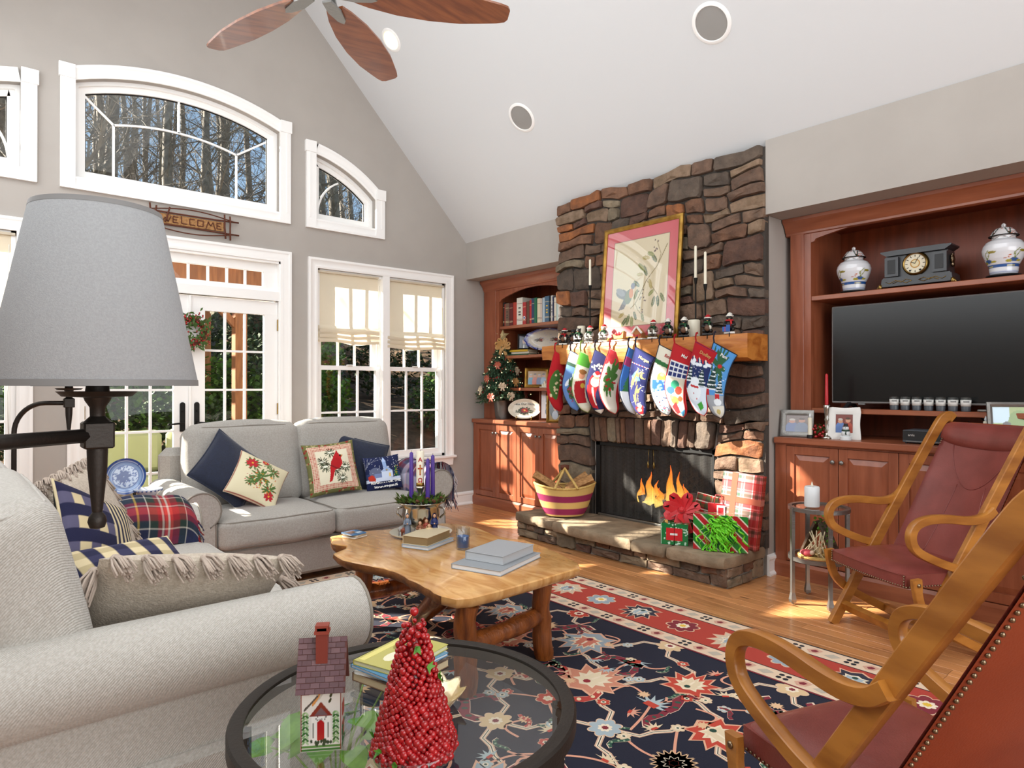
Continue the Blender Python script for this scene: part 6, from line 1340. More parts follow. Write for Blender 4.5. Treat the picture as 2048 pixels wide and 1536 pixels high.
def s3(p): p.c[:] = lin('#dcd8c4'); p.rect(0, .80, 1, 1, '#4f9a30'); p.poly([(.15, .55), (.65, .6), (.75, .2), (.05, .2)], '#a81820'); p.ell(.42, .66, .16, .06, '#c98a6a'); p.ell(.42, .72, .2, .04, '#8a5a2a'); p.ell(.55, .5, .1, .04, '#c9a23a'); p.rect(0, .0, 1, .12, '#d8d2bc')
def s4(p): p.c[:] = lin('#232655'); p.dots(26, .05, '#d9d9c4', .0, .74, 1, .84, 3); p.ell(.42, .52, .26, .16, '#a8161e'); p.poly([(.1, .5), (.6, .5), (.5, .12), (.05, .15)], '#b01a22'); p.ell(.5, .56, .24, .08, '#e0dcd0'); p.ell(.5, .63, .14, .03, '#d09a7c'); p.ell(.48, .67, .2, .03, '#e0dcd0'); p.ell(.5, .70, .14, .03, '#a8161e'); p.line([(.4, .45), (.45, .2)], .05, '#e0dcd0', 2.5); p.rect(.0, .0, 1, .10, '#d9d6c8'); p.ell(.78, .58, .1, .03, '#d9c46a')
def s5(p): p.c[:] = lin('#d5cfc2'); p.rect(0, .83, 1, 1, '#c03038'); p.dots(12, .12, '#c03038', 0, .8, 1, .84, 5); p.leafspray(.45, .6, .3, 10, '#3f6b2c', .4, 2); p.dots(8, .06, '#b01a22', .2, .4, .7, .7, 3); p.rect(.86, 0, 1, 1, '#b81c28')
def s6(p): p.c[:] = lin('#2f5fa3'); p.rect(0, .0, 1, .4, '#dfe5ea'); p.fir(.4, .4, .25, .3, '#2f6b3f'); p.line([(0, .82), (1, .78)], .06, '#8a2a5a')
def s7(p):
    p.c[:] = lin('#2a2f66'); p.dots(34, .022, '#d9dceb', 0, .1, 1, .8, 3)
    for i in range(8): p.ell(i / 7, .80, .05, .008, '#c03a3a'); p.ell(i / 7 + .07, .80, .05, .008, '#dfe3ea')
    p.ell(.8, .66, .16, .05, '#d9c46a'); p.ell(.86, .67, .13, .045, '#2a2f66'); p.poly([(.2, .62), (.5, .76), (.55, .66), (.7, .58), (.4, .56)], '#7fa8cf')
    for x, y in ((.38, .6), (.48, .36)): p.ell(x, y, .2, .035, '#c9a05a', .9); p.ell(x + .14, y + .06, .09, .03, '#c9a05a'); p.line([(x + .15, y + .07), (x + .3, y + .12)], .02, '#d9c46a', 2.5); [p.line([(x - .1 + .12 * i, y), (x - .12 + .12 * i, y - .09)], .02, '#c9a05a', 2.5) for i in range(3)]
    p.poly([(.2, .18), (.85, .2), (.8, .06), (.3, .05)], '#b8262a'); p.ell(.6, .2, .16, .04, '#d9c9a0'); p.rect(0, 0, 1, .05, '#ddd6c2'); p.ell(.5, .13, .2, .03, '#d9c9a0')
def s8(p): p.c[:] = lin('#dcd9c8'); p.line([(0, .80), (1, .76)], .03, '#2f6b3a'); p.ell(.5, .6, .2, .07, '#d6a24a'); p.ell(.52, .64, .1, .03, '#d9a98a'); p.poly([(.1, .55), (.8, .56), (.85, .42), (.1, .38)], '#2c62a8'); p.dots(16, .06, '#7fa8d9', .1, .4, .8, .55, 2); p.rect(0, 0, 1, .34, '#dfe5ea'); p.dots(16, .04, '#3f5a8a', .15, .1, .85, .34, 4); p.dots(6, .05, '#2f7a3a', .2, .06, .8, .2, 7); p.dots(6, .05, '#b8262a', .2, .06, .8, .24, 8)
def s9(p):
    p.c[:] = lin('#b01c24'); p.rect(.08, .60, .95, .80, '#24306a'); [p.line([(.08 + .217 * i, .6), (.08 + .217 * i, .8)], .022, '#dfe5ea', 2.5) for i in range(5)]; [p.line([(.08, .6 + .066 * i), (.95, .6 + .066 * i)], .022, '#dfe5ea', 2.5) for i in range(4)]
    p.rect(0, .0, 1, .6, '#d5cdbb'); p.ell(.5, .5, .2, .06, '#2f8a6a'); p.ell(.3, .42, .2, .05, '#3f6aa8'); p.ell(.68, .42, .16, .06, '#c03a2a'); p.ell(.45, .28, .22, .06, '#c98a4a'); p.poly([(.1, .2), (.5, .26), (.55, .1), (.15, .08)], '#b8262a'); p.poly([(.55, .1), (.9, .14), (.85, .02), (.6, .02)], '#3f8ab0'); p.ell(.3, .33, .1, .03, '#d9c46a'); p.ell(.75, .3, .12, .04, '#c9603a'); p.rect(.9, 0, 1, .6, '#b01c24')
def s10(p):
    p.c[:] = lin('#1c2a5c'); p.rect(0, .82, 1, 1, '#a8141e'); [p.line([(i / 7, .83), (i / 7 + .06, .79)], .03, '#e4ddd0' if i % 2 else '#b8262a', 2.5) for i in range(8)]; p.dots(9, .09, '#dfe8f0', 0, .74, 1, .79, 4)
    tree_s(p, .7, .46, .24, .26); tree_s(p, .15, .52, .2, .2); p.dots(20, .02, '#dfe8f0', 0, .5, 1, .75, 9); p.poly([(0, .42), (1, .46), (1, 0), (0, 0)], '#cfdcea'); p.ell(.42, .38, .34, .13, '#e0e9f1'); p.ell(.45, .52, .2, .06, '#e0e9f1'); p.line([(.3, .46), (.62, .44)], .035, '#b8262a', 2.5); p.poly([(.45, .20), (.75, .24), (.8, .14), (.5, .10)], '#3f9a3a'); p.ell(.4, .36, .03, .012, '#b8262a'); p.ell(.52, .28, .03, .012, '#b8262a')
def s11(p):
    p.c[:] = lin('#4f90cf'); p.leafspray(.55, .76, .3, 12, '#2c5a3a', .25, 3); p.ell(.6, .76, .1, .025, '#b8262a'); p.leafspray(.2, .79, .2, 8, '#2c5a3a', .3, 5); tree_s(p, .42, .44, .28, .3); tree_s(p, .78, .38, .22, .2); p.dots(30, .02, '#e4eef6', 0, .4, 1, .75, 6); p.rect(0, 0, 1, .36, '#9aa0a8'); p.rect(.08, .36, .32, .44, '#b8262a'); p.rect(.6, .3, .8, .38, '#b8262a'); p.ell(.7, .26, .2, .05, '#dfe5ea'); p.rect(.3, 0, 1, .2, '#d5d3c8'); p.ell(.62, .12, .15, .04, '#b9a86a')
ST = [('narrow red stocking seen edge on, leftmost on the mantel', 4.045, 1.60, 1.30, s1, '#a8141c', 'loop_red', 1.0, 0, None, None), ('light blue stocking with a white dove and flowers', 3.86, 1.60, .42, s2, '#26304e', 'loop_dark', .98, .02, None, None),
      ('cream stocking with a green cuff and a figure in a red gown', 3.745, 1.59, .70, s3, '#6a8a3a', 'loop_green', .98, .02, None, None), ('dark blue stocking with a large Santa Claus in red', 3.585, 1.595, .42, s4, '#1a1c2c', 'loop_dark', 1.0, .0, None, None),
      ('white stocking with a red scalloped cuff and holly, red edge', 3.43, 1.60, .86, s5, '#a8141c', 'loop_red', 1.0, -.02, None, None), ('blue stocking turned almost edge on, sixth from the left', 3.245, 1.60, 1.12, s6, '#1a1c2c', 'loop_dark', 1.0, 0, None, None),
      ('indigo stocking with reindeer, crescent moon and a red sleigh', 3.175, 1.60, .12, s7, '#1a1c2c', 'loop_dark', 1.02, .03, 'Morgan', 'gold_star'), ('cream stocking with a green band and an angel in blue', 2.955, 1.605, .30, s8, '#d5d2cc', 'loop_dark', 1.0, .03, 'Emma', 'loop_red'),
      ('red topped stocking with a window pane and toys', 2.825, 1.61, .18, s9, '#a8141c', 'loop_red', 1.03, .03, 'Mel', 'plastic_white'), ('red cuffed navy stocking with a snowman and fir trees', 2.635, 1.613, .10, s10, '#a8141c', 'loop_red', 1.0, .02, 'Dudley', 'ribbon_gold'), ('light blue stocking with fir trees and holly, rightmost on the mantel', 2.51, 1.60, .12, s11, '#1a1c2c', 'loop_dark', 1.0, .0, 'Pam', 'plastic_white')]
for i, (lb, y, z, yaw, f, ec, lp, sc, sw, nm, nc) in enumerate(ST): stocking(lb, y, z, yaw, inv(f), ec, lp, sc, sw, nm, nc or 'plastic_white', 3.972 - (.018 if i in (9,) else 0) + (.008 if i == 10 else 0))
def bear(label, y, furc, hatc, scarf, base, held, x=4.062, face=(-.85, -.5)):
    t = thing('bear_stocking_holder', label, 'figurine', (x, y, MT), atan2(face[1], face[0]) + pi / 2, 'bear stocking holders on the mantel'); X = W[t.name]; up = .018
    build('base', MB(X).paint(base).box((-.036, -.05, 0), (.036, .034, .014), .003), 'paint', t, False)
    b = MB(X); b.paint(furc); b.ell((0, 0, up + .038), (.029, .027, .038), 14, 10); b.ell((0, -.004, up + .094), (.021, .020, .020), 14, 10); b.ell((0, -.022, up + .088), (.010, .010, .008), 10, 6)
    for s_ in (-1, 1): b.ell((s_ * .016, .002, up + .110), (.007, .004, .007), 8, 6); b.ell((s_ * .024, -.03, up + .012), (.013, .026, .013), 10, 8); b.tube([(s_ * .026, -.004, up + .064), (s_ * .033, -.022, up + .045), (s_ * .014, -.038, up + .040)], [.011, .010, .008], 8)
    b.paint('#b58a5c'); b.ell((0, -.0265, up + .0865), (.007, .006, .0055), 8, 6); b.paint('#0c0b0b'); b.ell((0, -.033, up + .089), (.003, .002, .0025), 6, 4); [b.ell((s_ * .008, -.0225, up + .0985), .0021, 6, 4) for s_ in (-1, 1)]; build('body', b, 'paint', t, True)
    if hatc: h = MB(X); h.paint(hatc); h.lathe([(.020, .105), (.016, .118), (.007, .128), (0, .131)], (0, .002, up), 12); h.tube([(0, .006, up + .126), (.012, .012, up + .122), (.02, .016, up + .112)], [.007, .006, .004], 6); h.paint('#e2ddd2'); h.tube([(.020 * cos(a), .002 + .020 * sin(a), up + .106) for a in np.linspace(0, 2 * pi, 12, False)], .005, 5, True); h.ell((.022, .018, up + .108), .006, 6, 4); build('hat', h, 'plush', t, True)
    s_ = MB(X); s_.paint(scarf); s_.tube([(.021 * cos(a), -.002 + .021 * sin(a), up + .075) for a in np.linspace(0, 2 * pi, 12, False)], .006, 6, True); s_.sweep([(.008, -.022, up + .074), (.012, -.030, up + .055), (.013, -.034, up + .035)], [(-.006, -.002), (.006, -.002), (.006, .002), (-.006, .002)], (0, 1, .2)); build('scarf', s_, 'plush', t, True)
    if held == 'skates':
        g = MB(X); g.paint('#d9d6cd')
        for q in (-1, 1): g.prism([(q * .018 - .012, up + .02), (q * .018 + .014, up + .02), (q * .018 + .014, up + .03), (q * .018, up + .032), (q * .018 - .002, up + .05), (q * .018 - .012, up + .05)], -.058, -.048, 'y')
        build('ice_skates', g, 'paint_gloss', t, False)
    elif held == 'gift':
        g = MB(X); g.paint('#20509a'); g.box((-.045, -.062, up - .004), (-.012, -.035, up + .028)); g.box((-.02, -.055, up - .004), (.004, -.036, up + .042)); g.paint('#b01c24'); g.box((-.030, -.063, up - .004), (-.026, -.034, up + .029)); build('gifts', g, 'paint', t, False)
    else: g = MB(X); g.paint('#5a3a24'); g.ell((0, -.044, up + .03), (.020, .012, .022), 10, 8); g.paint('#d9d2c2'); g.ell((.018, -.042, up + .035), (.012, .010, .016), 8, 6); build('honey_pot', g, 'paint', t, True)
    hk = MB(X); hk.tube([(0, -.046, .006), (0, -.062, .004), (0, -.068, -.02), (0, -.06, -.03)], .003, 6) if x < 4.07 else None
    if hk.v: build('hook', hk, 'iron_black', t, True)
    return t
bear('dark bear figurine with a red coat, leftmost on the mantel', 4.02, '#1c1816', '#a8141c', '#a8141c', '#d9d6cd', 'honey')
bear('plain black bear figurine between the red coated bear and a candle', 3.945, '#15120f', None, '#2b4a30', '#3a3a3c', 'honey', 4.10)
bear('black bear with white ice skates in front of the left pillar candle', 3.85, '#171412', None, '#1f4a2c', '#d5d2cc', 'skates')
bear('silver grey bear with santa hat, beside the left iron candlestick', 3.725, '#8e8b86', '#a8141c', '#1f4a2c', '#d5d2cc', 'skates')
bear('silver grey bear with santa hat at the corner of the picture', 3.57, '#8a8782', '#a8141c', '#1f4a2c', '#d5d2cc', 'skates')
bear('brown grey bear with a santa hat just right of the gingerbread house', 3.08, '#6b5d50', '#a8141c', '#1f4a2c', '#d5d2cc', 'skates')
bear('black bear with a white cap, left one of the two under the picture corner', 2.945, '#171412', '#d5d0c6', '#1f4a2c', '#2b2b2d', 'honey')
bear('black bear with a white cap, right one of the two under the picture corner', 2.805, '#171412', '#d5d0c6', '#1f4a2c', '#2b2b2d', 'honey')
bear('black bear with santa hat standing before the right pillar candle', 2.61, '#171412', '#a8141c', '#1f4a2c', '#2b2b2d', 'honey')
bear('black bear with red striped scarf and blue gifts, rightmost on the mantel', 2.44, '#171412', '#d5d0c6', '#b8262a', '#d5d2cc', 'gift')
t = thing('sleigh_ornament', 'small painted sleigh stocking holder left of the gingerbread house', 'figurine', (4.06, 3.40, MT)); m = MB(); m.paint('#d9d3c6').box((4.02, 3.34, MT), (4.09, 3.46, MT + .012), .003); m.paint('#a87a45')
m.prism([(3.35, MT + .022), (3.44, MT + .022), (3.455, MT + .06), (3.42, MT + .045), (3.37, MT + .045), (3.345, MT + .075)], 4.035, 4.075, 'x'); m.paint('#c03038'); [m.ell((4.055, yy, MT + .06), .014, 8, 6) for yy in (3.38, 3.405, 3.43)]; m.paint('#e0dcd0'); [m.ell((4.05, yy, MT + .074), .009, 8, 6) for yy in (3.375, 3.41)]; m.paint('#3f7a3a'); m.ell((4.06, 3.36, MT + .07), .012, 8, 6); build('sleigh', m, 'paint', t, 40)
t = thing('gingerbread_house', 'small gingerbread house stocking holder with white icing', 'figurine', (4.06, 3.21, MT)); m = MB(); m.paint('#d9d3c6').box((4.02, 3.15, MT), (4.10, 3.27, MT + .012), .003); m.paint('#a86a3a').box((4.035, 3.17, MT + .012), (4.085, 3.25, MT + .055)); m.prism([(3.17, MT + .055), (3.25, MT + .055), (3.21, MT + .095)], 4.036, 4.084, 'x'); build('walls', m, 'paint', t, False)
m = MB(); m.paint('#e6e0d4'); [m.bar((4.03, 3.21 + s_ * .05, MT + .05), (4.03, 3.21, MT + .103), .012, .012, (1, 0, 0)) or m.bar((4.06, 3.21 + s_ * .05, MT + .05), (4.06, 3.21, MT + .103), .07, .008, (0, 0, 1)) for s_ in (-1, 1)]; m.paint('#b8262a').box((4.031, 3.20, MT + .014), (4.036, 3.22, MT + .04)); [m.box((4.031, yy, MT + .03), (4.036, yy + .012, MT + .045)) for yy in (3.178, 3.232)]; build('icing', m, 'paint', t, False)
def pillar(name, label, o, r, h, mat, flame=False, wick=True):
    t = thing(name, label, 'candle', o); build('wax', MB().lathe([(r * .98, 0), (r, .004), (r, h - .006), (r * .9, h), (r * .5, h - .004), (0, h - .005)], o, 24), mat, t, 40)
    if wick: build('wick', MB().tube([(o[0], o[1], o[2] + h - .006), (o[0] + .001, o[1], o[2] + h + .008)], .0012, 5), 'iron_black', t, False)
    return t
pillar('pillar_candle', 'ivory pillar candle behind the black bear at the mantel left end', (4.175, 3.925, MT), .036, .165, 'wax_ivory'); pillar('pillar_candle', 'ivory pillar candle behind the bear near the right candlesticks', (4.165, 2.79, MT), .044, .13, 'wax_ivory')
def iron_stick(label, x, y, zt, ct):
    t = thing('candlestick', label, 'candlestick', (x, y, MT), 0, 'tall iron candlesticks on the mantel'); build('stem', MB().lathe([(0, 0), (.032, 0), (.034, .005), (.01, .012), (.006, .03), (.0055, zt - MT - .05), (.009, zt - MT - .04), (.014, zt - MT - .01), (.015, zt - MT)], (x, y, MT), 16), 'iron_black', t, 40)
    build('taper_candle', MB().lathe([(.0105, -.005), (.0105, .01), (.0095, ct - zt - .006), (.004, ct - zt), (0, ct - zt)], (x, y, zt), 14), 'wax_ivory', t, 40)
iron_stick('black iron candlestick with ivory taper left of the picture', 4.15, 3.80, 2.156, 2.376); iron_stick('taller black iron candlestick with ivory taper right of the picture', 4.15, 2.765, 2.09, 2.325); iron_stick('shorter black iron candlestick with ivory taper, rightmost on the mantel', 4.12, 2.665, 2.03, 2.262)
def bird_art(p):
    p.c[:] = lin('#c04a55'); p.rect(.115, .095, .885, .895, '#6b3f33'); p.rect(.12, .10, .88, .89, '#cdbf9f')
    p.line([(.86, .80), (.74, .62), (.60, .5), (.52, .38), (.46, .30), (.40, .26)], .005, '#7a6a3a', 1.2); p.line([(.74, .62), (.78, .72), (.72, .84)], .004, '#7a6a3a', 1.2); p.line([(.46, .3), (.50, .24), (.55, .2)], .004, '#7a6a3a', 1.2); p.line([(.6, .5), (.7, .42), (.76, .36)], .004, '#7a6a3a', 1.2)
    G = ['#5c6b3c', '#4a5a34', '#7d8448', '#a08d4c', '#3f5a44']
    for i, (x, y, a, l) in enumerate([(.38, .2, -1.9, .085), (.34, .17, -2.3, .085), (.42, .18, -1.5, .085), (.30, .22, -2.7, .07), (.45, .22, -1.1, .07), (.56, .2, -1.2, .07), (.60, .55, 2.1, .09), (.56, .6, 2.5, .09), (.64, .5, -1.2, .08), (.5, .46, 2.6, .08), (.48, .42, -2, .08), (.72, .66, 2.3, .09), (.68, .72, 2.8, .08), (.62, .7, 3.0, .08), (.76, .34, -1.4, .08), (.80, .36, -.9, .08), (.72, .34, -1.9, .08), (.70, .40, -2.6, .07), (.54, .56, 3.1, .07)]):
        p.ell(x + l * .5 * cos(a), y + l * .5 * sin(a), l * .62, l * .25, G[i % 5], a); p.line([(x, y), (x + l * cos(a), y + l * sin(a))], .002, '#b9b27c')
    p.ell(.27, .40, .095, .045, '#5d6068', -.25); p.ell(.24, .42, .07, .03, '#7d8088', -.45); p.poly([(.30, .36), (.36, .34), (.30, .26), (.22, .25)], '#55585c'); p.ell(.36, .37, .05, .07, '#5f6b52', -.3); p.ell(.395, .40, .03, .045, '#c4743c'); p.ell(.415, .465, .028, .03, '#5b5f78'); p.poly([(.44, .47), (.47, .462), (.44, .455)], '#3a3a3a'); p.dots(12, .008, '#4a2f33', .5, .2, .6, .45, 3); p.dots(8, .008, '#4a2f33', .68, .74, .74, .86, 4)
mk('framed_print', vc=True, r=.5, coat=1.0); MATS['framed_print'].node_tree.nodes['Principled BSDF'].inputs['Coat Roughness'].default_value = .0; MATS['framed_print'].node_tree.nodes['Principled BSDF'].inputs['Coat IOR'].default_value = 2.4
photo_frame('large gilt framed bird print in a red mat leaning on the stone chimney', (4.125, 3.285, MT + .001), (-1, 0), .775, .945, .036, 'gold_leaf', bird_art, .085, 'picture', .024, 0, 190, 'framed_print', 'framed_print')
# ------------------------------------------------------------------ hearth: basket and presents
HZ = .2075
t = thing('woven_basket', 'oval woven straw basket with magenta bands holding firewood', 'basket', (3.975, 3.93, HZ)); ax = Vector((.757, -.653, 0)); ay = Vector((.653, .757, 0)); BC = Vector((3.975, 3.93, HZ))
nu, nv = 96, 40; P, col = [], []
for j in range(nv + 1):
    f = j / nv; a_ = .155 + .105 * f ** .8; b_ = .105 + .055 * f ** .8; z = .012 + .235 * f
    for i in range(nu):
        q = 2 * pi * i / nu; rib = 1 + .012 * (1 if (i // 1 + j) % 2 else -1); zz = z + .035 * f * f * cos(q) ** 2 * (1 if f > .0 else 0)
        P.append(BC + ax * (a_ * rib * cos(q)) + ay * (b_ * rib * sin(q)) + Vector((0, 0, zz))); col.append(lin('#8e2450' if (.06 < f < .30 or .52 < f < .74) else '#d0ad68'))
P = np.array([tuple(p) for p in P]); a = np.array([(j * nu + i, j * nu + (i + 1) % nu, (j + 1) * nu + (i + 1) % nu, (j + 1) * nu + i) for j in range(nv) for i in range(nu)])
npgrid('woven_body', P, a, 'stitch', t, np.array(col), smooth=False); build('rim', MB().tube([tuple(P[nv * nu + i]) for i in range(0, nu, 2)], .010, 8, True), 'straw', t, True); bt = MB(); bt.poly([tuple(p) for p in P[:nu:4]]); build('bottom', bt, 'straw', t, False)
hm = MB()
for s_ in (-1, 1):
    pts = [BC + ax * (.095 * (1 - 2 * k / 12) * (1 - .25 * sin(pi * k / 12))) + ay * (s_ * (.150 * (1 - sin(pi * k / 12)) + .018)) + Vector((0, 0, .25 + .155 * (1 - abs(1 - 2 * k / 12)) ** .8)) for k in range(13)]; hm.tube(pts, .011, 8)
build('handle', hm, 'straw', t, True); build('grip', MB().tube([BC + ax * .035 + Vector((0, 0, .408)), BC + Vector((0, 0, .413)), BC - ax * .035 + Vector((0, 0, .408))], .022, 10), 'bark_red', t, True)
for lb, a0, a1, r in (('split firewood sticking out of the basket to the left', (-.03, .03, .20), (-.255, .03, .35), .046), ('split firewood sticking out of the basket to the right', (.02, -.02, .215), (.235, -.03, .325), .048), ('split firewood leaning at the back right of the basket', (.03, .07, .22), (.20, .07, .34), .045)):
    p0, p1 = [BC + ax * q[0] + ay * q[1] + Vector((0, 0, q[2])) for q in (a0, a1)]; m = MB(); m.sweep([p0, p0 * .5 + p1 * .5 + Vector((0, 0, .004)), p1], [(-r, -.3 * r), (r * .2, -.8 * r), (r, -.2 * r), (.5 * r, .75 * r), (-.6 * r, .7 * r)], (0, 0, 1)); tag(build('firewood', m, 'log_split', None, False), lb, 'firewood', 'firewood in the basket')
def painted_box(mb_parent, X, w_, d_, h_, paint, name='wrapped_box', n=40, mat='paint_gloss'):
    """box w(x) d(y) h(z), origin bottom centre; all faces painted by the same design"""
    PP, CC, FF = [], [], []; u, v = np.meshgrid(np.linspace(0, 1, n + 1), np.linspace(0, 1, n + 1)); u, v = u.ravel(), v.ravel(); off = 0
    for (o, a, b) in (((-w_ / 2, -d_ / 2, 0), (w_, 0, 0), (0, 0, h_)), ((w_ / 2, d_ / 2, 0), (-w_, 0, 0), (0, 0, h_)), ((w_ / 2, -d_ / 2, 0), (0, d_, 0), (0, 0, h_)), ((-w_ / 2, d_ / 2, 0), (0, -d_, 0), (0, 0, h_)), ((-w_ / 2, -d_ / 2, h_), (w_, 0, 0), (0, d_, 0)), ((-w_ / 2, d_ / 2, 0), (w_, 0, 0), (0, -d_, 0))):
        o, a, b = map(np.array, (o, a, b)); Q = o + u[:, None] * a + v[:, None] * b; p = Paint(u * np.linalg.norm(a), v * np.linalg.norm(b), '#ffffff'); p.raw = Q; paint(p); PP.append(Q); CC.append(p.c); FF.append(gridF(n, n, off)); off += len(u)
    Q = np.vstack(PP); return npgrid(name, xf(X, Q), np.vstack(FF), mat, mb_parent, np.vstack(CC), smooth=False)
def tartan(base, lines):
    def f(p):
        for arr in (p.u, p.v):
            for per, o_, w_, c, al in lines:
                m = np.abs((arr / per + o_) % 1 - .5) < w_; p.c[m] = p.c[m] * (1 - al) + np.array(lin(c)) * al
    return lambda p: (p.c.__setitem__(slice(None), lin(base)), f(p))
def stripes(p):
    s_ = ((p.u * .72 + (p.v) * .72) / .085) % 1; p.c[:] = lin('#1f7a2c'); p.c[s_ < .42] = lin('#b01a24'); p.c[np.abs(s_ - .42) < .045] = lin('#ddd6c4'); p.c[np.abs(s_ - .97) < .045] = lin('#ddd6c4')
def boxX(o, ang, tx=0, ty=0): return Matrix.Translation(o) @ Matrix.Rotation(ang, 4, 'Z') @ Matrix.Rotation(tx, 4, 'X') @ Matrix.Rotation(ty, 4, 'Y')
AF = atan2(-.886, .464)                                   # face direction of presents: along the hearth, turned to the room
t = thing('present', 'tall flat present in shiny white and red plaid paper with wide ribbon', 'present', (4.13, 2.41, HZ)); X = boxX((4.10, 2.405, HZ), -pi / 2 + .18, -.10, .07)
painted_box(t, X, .27, .075, .50, lambda p: (tartan('#d9d8d4', [(.12, 0, .2, '#b8262e', .62), (.12, .5, .09, '#2c5a3a', .6), (.12, .25, .02, '#f0efe8', .9), (.06, .1, .03, '#b8262e', .7)])(p), p.c.__setitem__((p.raw[:, 2] < .20) | (p.raw[:, 0] > .08), p.c[(p.raw[:, 2] < .20) | (p.raw[:, 0] > .08)] * np.array((.75, .16, .16)))), n=70)
rb = MB(X); rb.box((-.135 - .002, -.0395, .30), (.135 + .002, .0395, .34)); rb.box((-.07, -.0398, -.0), (-.03, .0398, .502)); build('ribbon', rb, 'ribbon_rust', t, False)
t = thing('present', 'small upright present in red and green tartan paper', 'present', (4.07, 2.66, HZ)); X = boxX((4.07, 2.655, HZ), -pi / 2 + .35, -.12, .20); TT = tartan('#a81822', [(.055, 0, .24, '#1c4a2c', .7), (.055, .5, .03, '#dcd6c4', .9), (.055, .3, .02, '#14161c', .8)])
painted_box(t, X, .20, .10, .33, TT, n=60); build('ribbon', MB(X).box((.045, -.0515, 0), (.05, .0515, .3315)), 'silver', t, False)
t = thing('gift_bag', 'bright red gift bag with a gift tag between the plaid presents', 'bag', (4.12, 2.535, HZ)); X = boxX((4.08, 2.53, HZ), -pi / 2 + .3, -.06); m = MB(X); m.prism([(-.06, -.03), (.06, -.03), (.06, .03), (-.06, .03)], 0, .28, 'z', [(-.075, -.035), (.075, -.035), (.075, .035), (-.075, .035)]); build('bag', m, 'red_ribbon', t, False); m = MB(X); m.tube([(-.03, -.036, .28), (-.02, -.04, .34), (.02, -.04, .34), (.03, -.036, .28)], .003, 6); build('handle', m, 'red_ribbon', t, True); m = MB(X); m.paint('#dedad0').box((-.01, -.043, .17), (.045, -.041, .27)); m.paint('#b01a24').box((0, -.0445, .185), (.035, -.043, .255)); build('gift_tag', m, 'paint', t, False)
t = thing('present', 'red and green diagonally striped present with curly lime ribbon', 'present', (3.94, 2.45, HZ)); X = boxX((3.955, 2.44, HZ), -pi / 2 + .46, -.03); painted_box(t, X, .35, .11, .235, stripes, n=110)
cl = MB(); c0_ = X @ Vector((.0, -.06, .235))
for k in range(46):
    a = R.uniform(-pi, 0); L_ = R.uniform(.08, .26); o2 = X @ Vector((R.uniform(-.07, .07), -.06, R.uniform(.17, .25))); dx = R.uniform(-.10, .10); ph = R.uniform(0, 6); pts = []
    for i in range(15):
        f = i / 14; q = Vector((dx * f + .013 * sin(f * 22 + ph), -.012 - .012 * cos(f * 22 + ph) - .02 * sin(pi * f), .03 * sin(pi * f) - L_ * f)); w_ = o2 + X.to_3x3() @ q; w_.z = max(w_.z, HZ + .004) if w_.x > 3.77 else w_.z; pts.append(w_)
    cl.sweep(pts, [(-.0055, -.0006), (.0055, -.0006), (.0055, .0006), (-.0055, .0006)], None)
o = build('curly_ribbon', cl, 'green_ribbon', t, True); o['kind'] = 'stuff'
t = thing('present', 'small green snowflake box with a red label on the hearth', 'present', (3.865, 2.75, HZ)); X = boxX((3.875, 2.745, HZ), -pi / 2 + .46, 0)
painted_box(t, X, .185, .12, .145, lambda p: (p.c.__setitem__(slice(None), lin('#17713a')), p.dots(60, .006, '#bcd9c4', 0, 0, .19, .19, 3), p.rect(.0, .0, .006, .2, '#bcd9c4')), n=56); m = MB(X); m.box((-.055, -.0625, .03), (.055, -.0605, .115)); build('label', m, 'red_ribbon', t, False); m = MB(X); m.tube([(.0, -.0615, 0), (0, -.0625, .146), (0, .0615, .147)], .002, 5); build('cord', m, 'iron_black', t, True)
build('label_mark', MB(X).box((-.028, -.0632, .066), (.022, -.0624, .080)), 'plastic_white', t, False)
bt = thing('ribbon_bow', 'big floppy red cloth bow on top of the small green box', 'bow', (3.93, 2.74, .40)); bow(bt, (3.93, 2.735, .43), .11, 'red_ribbon', (-.8, -.6, .3), True, 'loops'); m = MB()
for dx, dy in ((.0, .12), (.03, .05), (-.02, -.05), (.05, .09)): m.sweep([(3.93, 2.735, .42), (3.93 - .06, 2.735 + dy * .6, .39), (3.90 + dx, 2.735 + dy * 1.2, .358)], [(-.018, -.001), (.018, -.001), (.018, .001), (-.018, .001)], (0, 0, 1))
build('tails', m, 'red_ribbon', bt, 60)

# ------------------------------------------------------------------ television hutch contents
t = thing('television', 'large flat black television on the hutch shelf', 'television', (4.66, 1.425, 1.151)); X = Matrix.Translation((4.66, 1.425, 1.518))
tb_ = MB(); tb_.box((4.66, .834, 1.186), (4.70, 2.016, 1.850), .006); build('bezel', tb_, 'plastic_gray', t, False); build('screen', MB().box((4.6575, .844, 1.200), (4.662, 2.006, 1.842)), 'screen_black', t, False); build('back_shell', MB().box((4.69, 1.0, 1.23), (4.74, 1.85, 1.6), .01), 'plastic_black', t, False)
for y in (1.90, .95): m = MB(); m.prism([(4.58, 1.1505), (4.60, 1.1505), (4.685, 1.18), (4.77, 1.1505), (4.79, 1.1505), (4.70, 1.20), (4.67, 1.20)], y - .012, y + .012, 'y'); build('stand_foot', m, 'plastic_black', t, False)
build('sensor', MB().box((4.658, 1.80, 1.178), (4.672, 1.84, 1.186)), 'plastic_gray', t, False)
